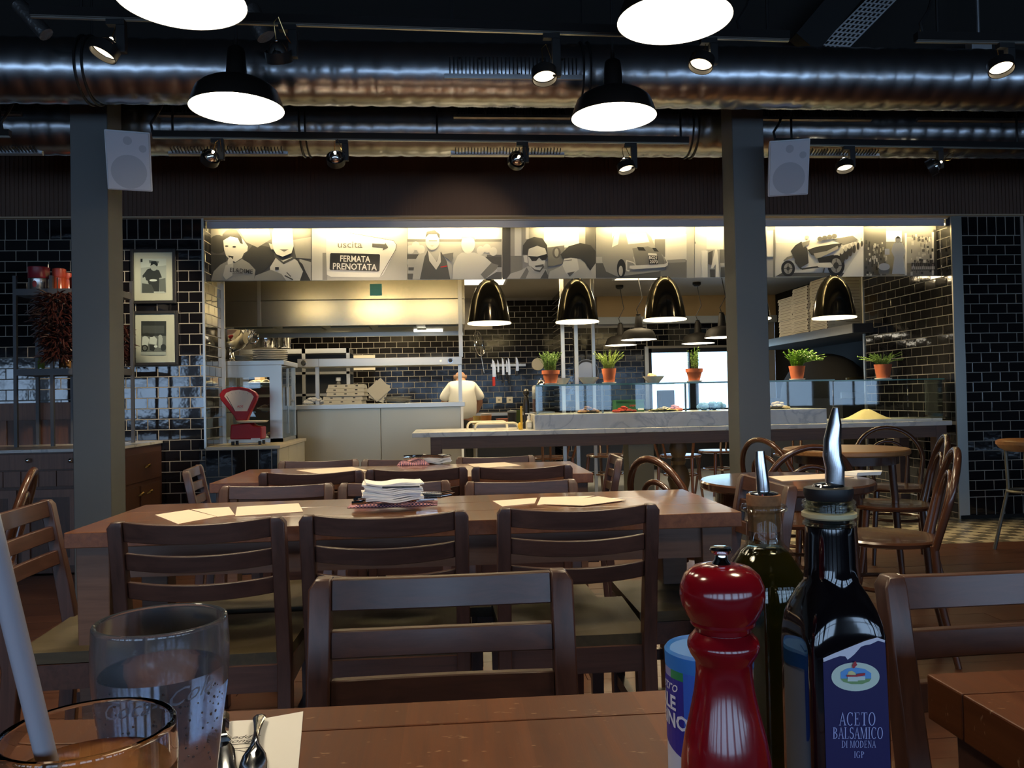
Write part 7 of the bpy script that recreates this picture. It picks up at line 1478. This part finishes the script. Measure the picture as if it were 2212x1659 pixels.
# ---- salt canister
sp = onY(1533, 1500, 0.56); sl_ = thing('salt_canister', 'blue and white salt canister behind the red mill', 'salt canister', (sp.x, 0.56, FZ)); SR = 0.0298; sh_ = onY(1533, 1420, 0.56).z-FZ; s0 = math.atan2(-0.56, -sp.x)
MB().lathe([(SR, 0), (SR, sh_)], 48).obj('carton', mat('salt_white_card', (0.60, 0.62, 0.72), rough=0.5), sl_)
lidm = mat('salt_lid_blue', (0.03, 0.20, 0.62), rough=0.5)
MB().lathe([(SR+0.0006, sh_-0.004), (SR+0.0008, sh_+0.006), (SR-0.0008, sh_+0.008), (SR-0.003, sh_+0.006), (0, sh_+0.006)], 48).obj('lid', lidm, sl_); MB().box((-0.012, -0.012, sh_+0.006), (0.012, 0.006, sh_+0.0075)).obj('lid_flap', lidm, sl_, smooth=False, bevel=0.0008)
def patch(a0, a1, z0, z1, ex, z0b=None, z1b=None, n=14):
    mb = MB(); z0b = z0 if z0b is None else z0b; z1b = z1 if z1b is None else z1b
    for i in range(n+1):
        f = i/n; a = s0+math.radians(a0+(a1-a0)*f); r = SR+ex; mb.v += [(r*math.cos(a), r*math.sin(a), z0+(z0b-z0)*f), (r*math.cos(a), r*math.sin(a), z1+(z1b-z1)*f)]
    for i in range(n): mb.face((i*2, i*2+2, i*2+3, i*2+1))
    return mb
def zz(y): return onY(1480, y, 0.545).z-FZ
dkb = mat('salt_navy', (0.035, 0.03, 0.30), rough=0.4)
patch(-150, -35, zz(1585), zz(1470), 0.0003, zz(1638), zz(1470)).obj('navy_field', dkb, sl_, smooth=False); patch(-150, -59, zz(1470), zz(1449), 0.0003).obj('pale_field', mat('salt_lilac', (0.30, 0.28, 0.50), rough=0.4), sl_, smooth=False)
patch(-59, -35, zz(1470), zz(1436), 0.0004).obj('green_block', mat('salt_green', (0.03, 0.25, 0.09), rough=0.4), sl_, smooth=False); patch(-35, 60, zz(1610), zz(1440), 0.0004).obj('blue_panel', mat('salt_blue', (0.04, 0.14, 0.62), rough=0.4), sl_, smooth=False)
def cyltext(t_, size, zc, a_end, shear=0, bold=0.0):
    vs, fs = text_mb(t_, size, align='RIGHT', shear=shear, bold=bold); mb = MB(); r = SR+0.0008
    mb.add([(r*math.cos(s0+math.radians(a_end)+u/SR), r*math.sin(s0+math.radians(a_end)+u/SR), zc+v) for u, v in vs], fs); return mb
wl_ = mat('salt_lettering', (0.75, 0.75, 0.85), rough=0.5)
cyltext('Nostro', 0.0115, zz(1487), -45, shear=0.35).obj('lettering', wl_, sl_, smooth=False); cyltext('SALE', 0.0135, zz(1525), -48, bold=0.0004).obj('lettering', wl_, sl_, smooth=False); cyltext('MARINO', 0.0135, zz(1562), -27, bold=0.0004).obj('lettering', wl_, sl_, smooth=False)
# ---- oil bottle
op = onY(1655, 1300, 0.64); ob = thing('oil_bottle', 'round glass bottle of dark olive oil with cork and steel pourer', 'oil bottle', (op.x, 0.64, FZ))
def oz_(y): return onY(1655, y, 0.64).z-FZ
def orr(w_): return w_/2*0.655/F
oilg = thin_glass('bottle_glass_clear', (0.95, 0.97, 0.94), 0.5); oilm = mat('olive_oil', (0.045, 0.032, 0.004), rough=0.05, coat=0.3); oilm.node_tree.nodes['Principled BSDF'].inputs['Transmission Weight'].default_value = 0.35
outer = [(orr(176), 0), (orr(182), 0.006), (orr(182), oz_(1290)), (orr(178), oz_(1262)), (orr(166), oz_(1235)), (orr(140), oz_(1208)), (orr(108), oz_(1186)), (orr(84), oz_(1176)), (orr(78), oz_(1168)), (orr(76), oz_(1106)), (orr(96), oz_(1102)), (orr(98), oz_(1096)), (orr(94), oz_(1090)), (orr(80), oz_(1089))]
MB().lathe(outer+[(orr(70), oz_(1091)), (orr(66), oz_(1165)), (orr(70), oz_(1178)), (orr(100), oz_(1192)), (orr(155), oz_(1236)), (orr(170), oz_(1290)), (orr(170), 0.008), (0, 0.008)], 56).obj('bottle_glass', oilg, ob, ang=50)
MB().lathe([(orr(170.6), 0.0079), (orr(170.6), oz_(1290)), (orr(155.6), oz_(1236)), (orr(100.6), oz_(1192)), (orr(78), oz_(1182)), (0, oz_(1182))], 56).obj('oil', oilm, ob, ang=50)
cork = mat('cork', (0.34, 0.145, 0.055), rough=0.9, noise=0.45, nscale=260)
MB().lathe([(orr(66), oz_(1146)), (orr(70), oz_(1091)), (orr(74), oz_(1080)), (orr(72), oz_(1068)), (0, oz_(1066))], 40).obj('cork', cork, ob)
MB().lathe([(0, oz_(1070)), (orr(62), oz_(1070)), (orr(62), oz_(1064)), (orr(40), oz_(1061))], 32).obj('pourer_disc', M['chrome'], ob)
sx_ = onY(1642, 980, 0.64).x-op.x; MB().tube([(0, 0, oz_(1150)), (0, 0, oz_(1068)), (sx_*0.3, 0, oz_(1040)), (sx_, 0, oz_(1000)), (sx_*1.15, 0, oz_(974))], [orr(22), orr(28), orr(27), orr(24), orr(20)], 16).obj('pour_spout', M['spout'], ob)
# ---- vinegar bottle
vx = onY(1850, 1500, 0.487).x-0.002; vyf = 0.487; vs_ = 0.0262; vb = thing('vinegar_bottle', 'square dark bottle of balsamic vinegar with navy label and steel pourer', 'vinegar bottle', (vx, vyf+vs_, FZ))
def vz(y): return onY(1830, y, vyf+vs_).z-FZ
def vr(w_): return w_/2*(vyf+vs_+0.02)/F
vin = mat('dark_vinegar_glass', (0.004, 0.003, 0.004), rough=0.05, coat=0.6)
secs = [(vs_*0.96, 0, 9), (vs_, 0.005, 9), (vs_, vz(1395), 9), (vs_*0.99, vz(1365), 8), (vs_*0.955, vz(1335), 6), (vs_*0.88, vz(1305), 4.5), (vs_*0.75, vz(1275), 3.4), (vs_*0.62, vz(1252), 2.6), (vr(108), vz(1236), 2.0), (vr(104), vz(1220), 2.0), (vr(100), vz(1150), 2.0), (vr(98), vz(1135), 2.0)]
mb = MB(); n = 72
for (r, z, e) in secs:
    for k in range(n):
        an = 2*PI*k/n; cx_, sy_ = math.cos(an), math.sin(an); q_ = (abs(cx_)**e+abs(sy_)**e)**(-1/e); mb.v.append((r*cx_*q_, r*sy_*q_, z))
for i in range(len(secs)-1):
    for k in range(n): k2 = (k+1) % n; mb.face((i*n+k, i*n+k2, (i+1)*n+k2, (i+1)*n+k))
mb.face(list(range(n))[::-1]); mb.face([(len(secs)-1)*n+k for k in range(n)]); mb.obj('bottle_body', vin, vb, ang=40)
MB().lathe([(vr(98), vz(1135)), (vr(100), vz(1120)), (vr(100), vz(1085)), (vr(96), vz(1078)), (vr(90), vz(1078)), (vr(88), vz(1135)), (0, vz(1136))], 48).obj('glass_neck', oilg, vb)
for y in (1128, 1082, 1092): MB().tube([(vr(101)*math.cos(2*PI*k/40), vr(101)*math.sin(2*PI*k/40), vz(y)) for k in range(40)], vr(9), 8, closed=True).obj('glass_thread', oilg, vb)
MB().lathe([(vr(102), vz(1117)), (vr(112), vz(1113)), (vr(112), vz(1105)), (vr(102), vz(1102))], 48).obj('tear_ring', mat('cream_ring', (0.55, 0.47, 0.26), rough=0.4), vb)
MB().lathe([(vr(70), vz(1140)), (vr(84), vz(1120)), (vr(70), vz(1112)), (vr(86), vz(1100)), (vr(72), vz(1092)), (vr(88), vz(1080)), (vr(96), vz(1074)), (vr(102), vz(1062)), (vr(100), vz(1052)), (vr(60), vz(1049)), (0, vz(1049))], 40).obj('rubber_stopper', M['black'], vb)
MB().lathe([(0, vz(1050)), (vr(66), vz(1050)), (vr(60), vz(1045)), (vr(36), vz(1041)), (0, vz(1040))], 32).obj('pourer_disc', M['chrome'], vb)
x1_ = onY(1797, 960, vyf+vs_).x-vx; x0_ = onY(1806, 1040, vyf+vs_).x-vx; x2_ = onY(1797, 885, vyf+vs_).x-vx
ctr = onY(1798, 1100, vyf+vs_).x-vx
MB().tube([(x0_, 0, vz(1090)), (x0_-0.001, 0, vz(1042)), (x0_-0.0005, 0, vz(1010)), (x1_, 0, vz(985)), (x1_+0.0003, 0, vz(950)), (x2_+0.001, -0.001, vz(915)), (x2_+0.0015, -0.002, vz(880))], [vr(36), vr(40), vr(40), vr(39), vr(36), vr(29), vr(13)], 20).obj('pour_spout', M['spout'], vb)
# label on the front face
LY = vyf-0.0004; bo = vb.location
def lp(px, py, k=0): p = onY(px, py, LY-0.00025*k)-bo; return p
navy = mat('label_navy', (0.006, 0.003, 0.075), rough=0.5); whi = mat('label_white', (0.72, 0.70, 0.78), rough=0.5)
MB().prism([lp(1778, 1432), lp(1800, 1420), lp(1840, 1402), lp(1870, 1390), lp(1895, 1381), lp(1912, 1386), lp(1918, 1500), lp(1924, 1659), lp(1928, 1760), lp(1788, 1760), lp(1783, 1600)][::-1], (0, 0.0003, 0)).obj('paper_label', navy, vb, smooth=False)
torn = [(1778, 1422), (1800, 1412), (1830, 1400), (1855, 1390), (1870, 1384), (1895, 1377), (1912, 1383), (1911, 1388), (1897, 1384), (1880, 1392), (1868, 1394), (1860, 1397), (1853, 1405), (1846, 1413), (1838, 1420), (1831, 1425), (1826, 1418), (1815, 1417), (1800, 1422), (1779, 1430)]
MB().poly([lp(x, y, 1) for x, y in torn]).obj('torn_edge', whi, vb, smooth=False)
cx_, cy_ = 1848, 1462
def lens(cx, cy, rx, ry, k, p=1.35, n=40): return [lp(cx+rx*math.copysign(abs(math.cos(a))**p, math.cos(a)), cy+ry*math.copysign(abs(math.sin(a))**(1/p*0.95), math.sin(a))+0.0, k) for a in [2*PI*i/n for i in range(n)]]
MB().poly(lens(cx_, cy_, 52, 31, 2, 1.0)).obj('oval_crest', mat('crest_cream', (0.62, 0.72, 0.60), rough=0.5), vb, smooth=False)
MB().poly([lp(x, y, 3) for x, y in ((1816, 1466), (1816, 1452), (1830, 1444), (1848, 1442), (1868, 1445), (1882, 1454), (1882, 1466))]).obj('crest_sky', mat('crest_sky', (0.12, 0.35, 0.72), rough=0.5), vb, smooth=False)
MB().poly([lp(x, y, 4) for x, y in ((1816, 1466), (1882, 1466), (1878, 1472), (1862, 1478), (1840, 1478), (1822, 1473))]).obj('crest_field', mat('crest_green', (0.20, 0.36, 0.14), rough=0.5), vb, smooth=False)
MB().poly([lp(x, y, 4) for x, y in ((1830, 1458), (1833, 1451), (1840, 1449), (1847, 1453), (1850, 1458))]).obj('crest_sun', mat('crest_yellow', (0.70, 0.66, 0.30), rough=0.5), vb, smooth=False)
MB().poly([lp(x, y, 5) for x, y in ((1831, 1472), (1831, 1462), (1869, 1461), (1869, 1469), (1853, 1470), (1853, 1472))]).obj('crest_house', mat('crest_white', (0.62, 0.72, 0.66), rough=0.5), vb, smooth=False)
MB().poly([lp(x, y, 6) for x, y in ((1829, 1462), (1829, 1458), (1850, 1459), (1851, 1456), (1869, 1454), (1869, 1459), (1851, 1462))]).obj('crest_roof', mat('crest_red', (0.45, 0.03, 0.04), rough=0.5), vb, smooth=False)
MB().poly([lp(x, y, 6) for x, y in ((1842, 1443), (1841, 1438), (1845, 1430), (1849, 1428), (1850, 1433), (1852, 1436), (1848, 1440), (1845, 1444))]).obj('crest_figure', MATS['crest_red'], vb, smooth=False)
# serif capitals for the label
def _ring(cx, cy, rx, ry, tx, ty, a0, a1, n=16):
    out = []
    for i in range(n):
        q = [math.radians(a0+(a1-a0)*(i+d)/n) for d in (0, 1)]
        out.append([(cx+rx*math.cos(q[0]), cy+ry*math.sin(q[0])), (cx+rx*math.cos(q[1]), cy+ry*math.sin(q[1])), (cx+(rx-tx)*math.cos(q[1]), cy+(ry-ty)*math.sin(q[1])), (cx+(rx-tx)*math.cos(q[0]), cy+(ry-ty)*math.sin(q[0]))])
    return out
def _r(x0, y0, x1, y1): return [(x0, y0), (x1, y0), (x1, y1), (x0, y1)]
def _st(x, w_=0.11, y0=0.0, y1=1.0, s=0.07): return [_r(x, y0, x+w_, y1), _r(x-s, y0, x+w_+s, y0+0.045), _r(x-s, y1-0.045, x+w_+s, y1)]
def glyph(ch):
    T, t = 0.11, 0.045
    if ch == 'I': return _st(0.08), 0.30
    if ch == 'L': return _st(0.08)+[_r(0.08, 0, 0.50, t), _r(0.46, 0, 0.50, 0.22)], 0.56
    if ch == 'E': return _st(0.08)+[_r(0.08, 0, 0.52, t), _r(0.48, 0, 0.52, 0.22), _r(0.08, 1-t, 0.50, 1), _r(0.46, 0.80, 0.50, 1), _r(0.1, 0.48, 0.38, 0.48+t), _r(0.35, 0.40, 0.38, 0.61)], 0.60
    if ch == 'T': return _st(0.25, s=0.09)+[_r(0.02, 1-t, 0.59, 1), _r(0.02, 0.80, 0.055, 1), _r(0.555, 0.80, 0.59, 1)], 0.64
    if ch == 'O': return _ring(0.34, 0.5, 0.33, 0.52, T, 0.05, 0, 360, 28), 0.72
    if ch == 'C': return _ring(0.35, 0.5, 0.33, 0.52, T, 0.05, 48, 312, 24)+[_r(0.55, 0.72, 0.58, 0.98)], 0.66
    if ch == 'G': return _ring(0.35, 0.5, 0.33, 0.52, T, 0.05, 48, 318, 24)+[_r(0.55, 0.72, 0.58, 0.98), _r(0.50, 0.05, 0.61, 0.42), _r(0.44, 0.40, 0.67, 0.44)], 0.74
    if ch == 'D': return _st(0.08)+_ring(0.16, 0.5, 0.50, 0.5, T, 0.045, -90, 90, 18), 0.72
    if ch == 'P': return _st(0.08)+_ring(0.16, 0.73, 0.36, 0.27, T, 0.045, -90, 90, 14), 0.56
    if ch == 'B': return _st(0.08)+_ring(0.16, 0.75, 0.33, 0.25, T, 0.045, -90, 90, 14)+_ring(0.16, 0.27, 0.39, 0.27, T, 0.045, -90, 90, 14), 0.60
    if ch == 'A': return [[(0.02, 0), (0.07, 0), (0.335, 0.95), (0.30, 1.02)], [(0.29, 1.02), (0.33, 1.02), (0.62, 0), (0.50, 0)], _r(0.13, 0.32, 0.46, 0.32+t), _r(-0.04, 0, 0.16, 0.045), _r(0.42, 0, 0.68, 0.045)], 0.64
    if ch == 'M': return [_r(0.06, 0, 0.11, 1), _r(0.0, 0, 0.17, 0.045), _r(0.0, 0.955, 0.14, 1), [(0.06, 1), (0.17, 1), (0.44, 0.08), (0.39, 0.0)], [(0.39, 0), (0.43, 0.0), (0.70, 1), (0.65, 1)]]+_st(0.66), 0.86
    if ch == 'N': return [_r(0.07, 0, 0.115, 1), _r(0.0, 0, 0.19, 0.045), _r(0.0, 0.955, 0.16, 1), [(0.07, 1), (0.19, 1), (0.58, 0.0), (0.52, 0.0)], _r(0.54, 0, 0.585, 1), _r(0.47, 0.955, 0.66, 1)], 0.70
    if ch == 'S': return _ring(0.26, 0.74, 0.22, 0.27, 0.10, 0.06, 40, 270, 14)+_ring(0.26, 0.27, 0.24, 0.28, 0.10, 0.06, -140, 95, 16)+[_r(0.42, 0.76, 0.45, 0.98), _r(0.03, 0.02, 0.06, 0.26)], 0.52
    return [], 0.30
def serif(mb, s, px0, px1, py_base, py_top, k=2):
    gl_ = [glyph(c_) for c_ in s]; tot = sum(a for _, a in gl_)+0.06*(len(s)-1); x = 0
    for polys, adv in gl_:
        for pl_ in polys: mb.poly([lp(px0+(x+u)/tot*(px1-px0), py_base+(py_top-py_base)*v-(px0+(x+u)/tot*(px1-px0)-px0)*0.0, k) for u, v in pl_])
        x += adv+0.06
for (s, a, b_, y0, y1) in (('ACETO', 1813, 1892, 1567, 1539), ('BALSAMICO', 1799, 1908, 1596, 1571), ('DI MODENA', 1818, 1892, 1615, 1600), ('IGP', 1845, 1867, 1637, 1623)):
    mb = MB(); serif(mb, s, a, b_, y0, y1); mb.obj('lettering', mat('label_silver_ink', (0.42, 0.45, 0.75), rough=0.5), vb, smooth=False)
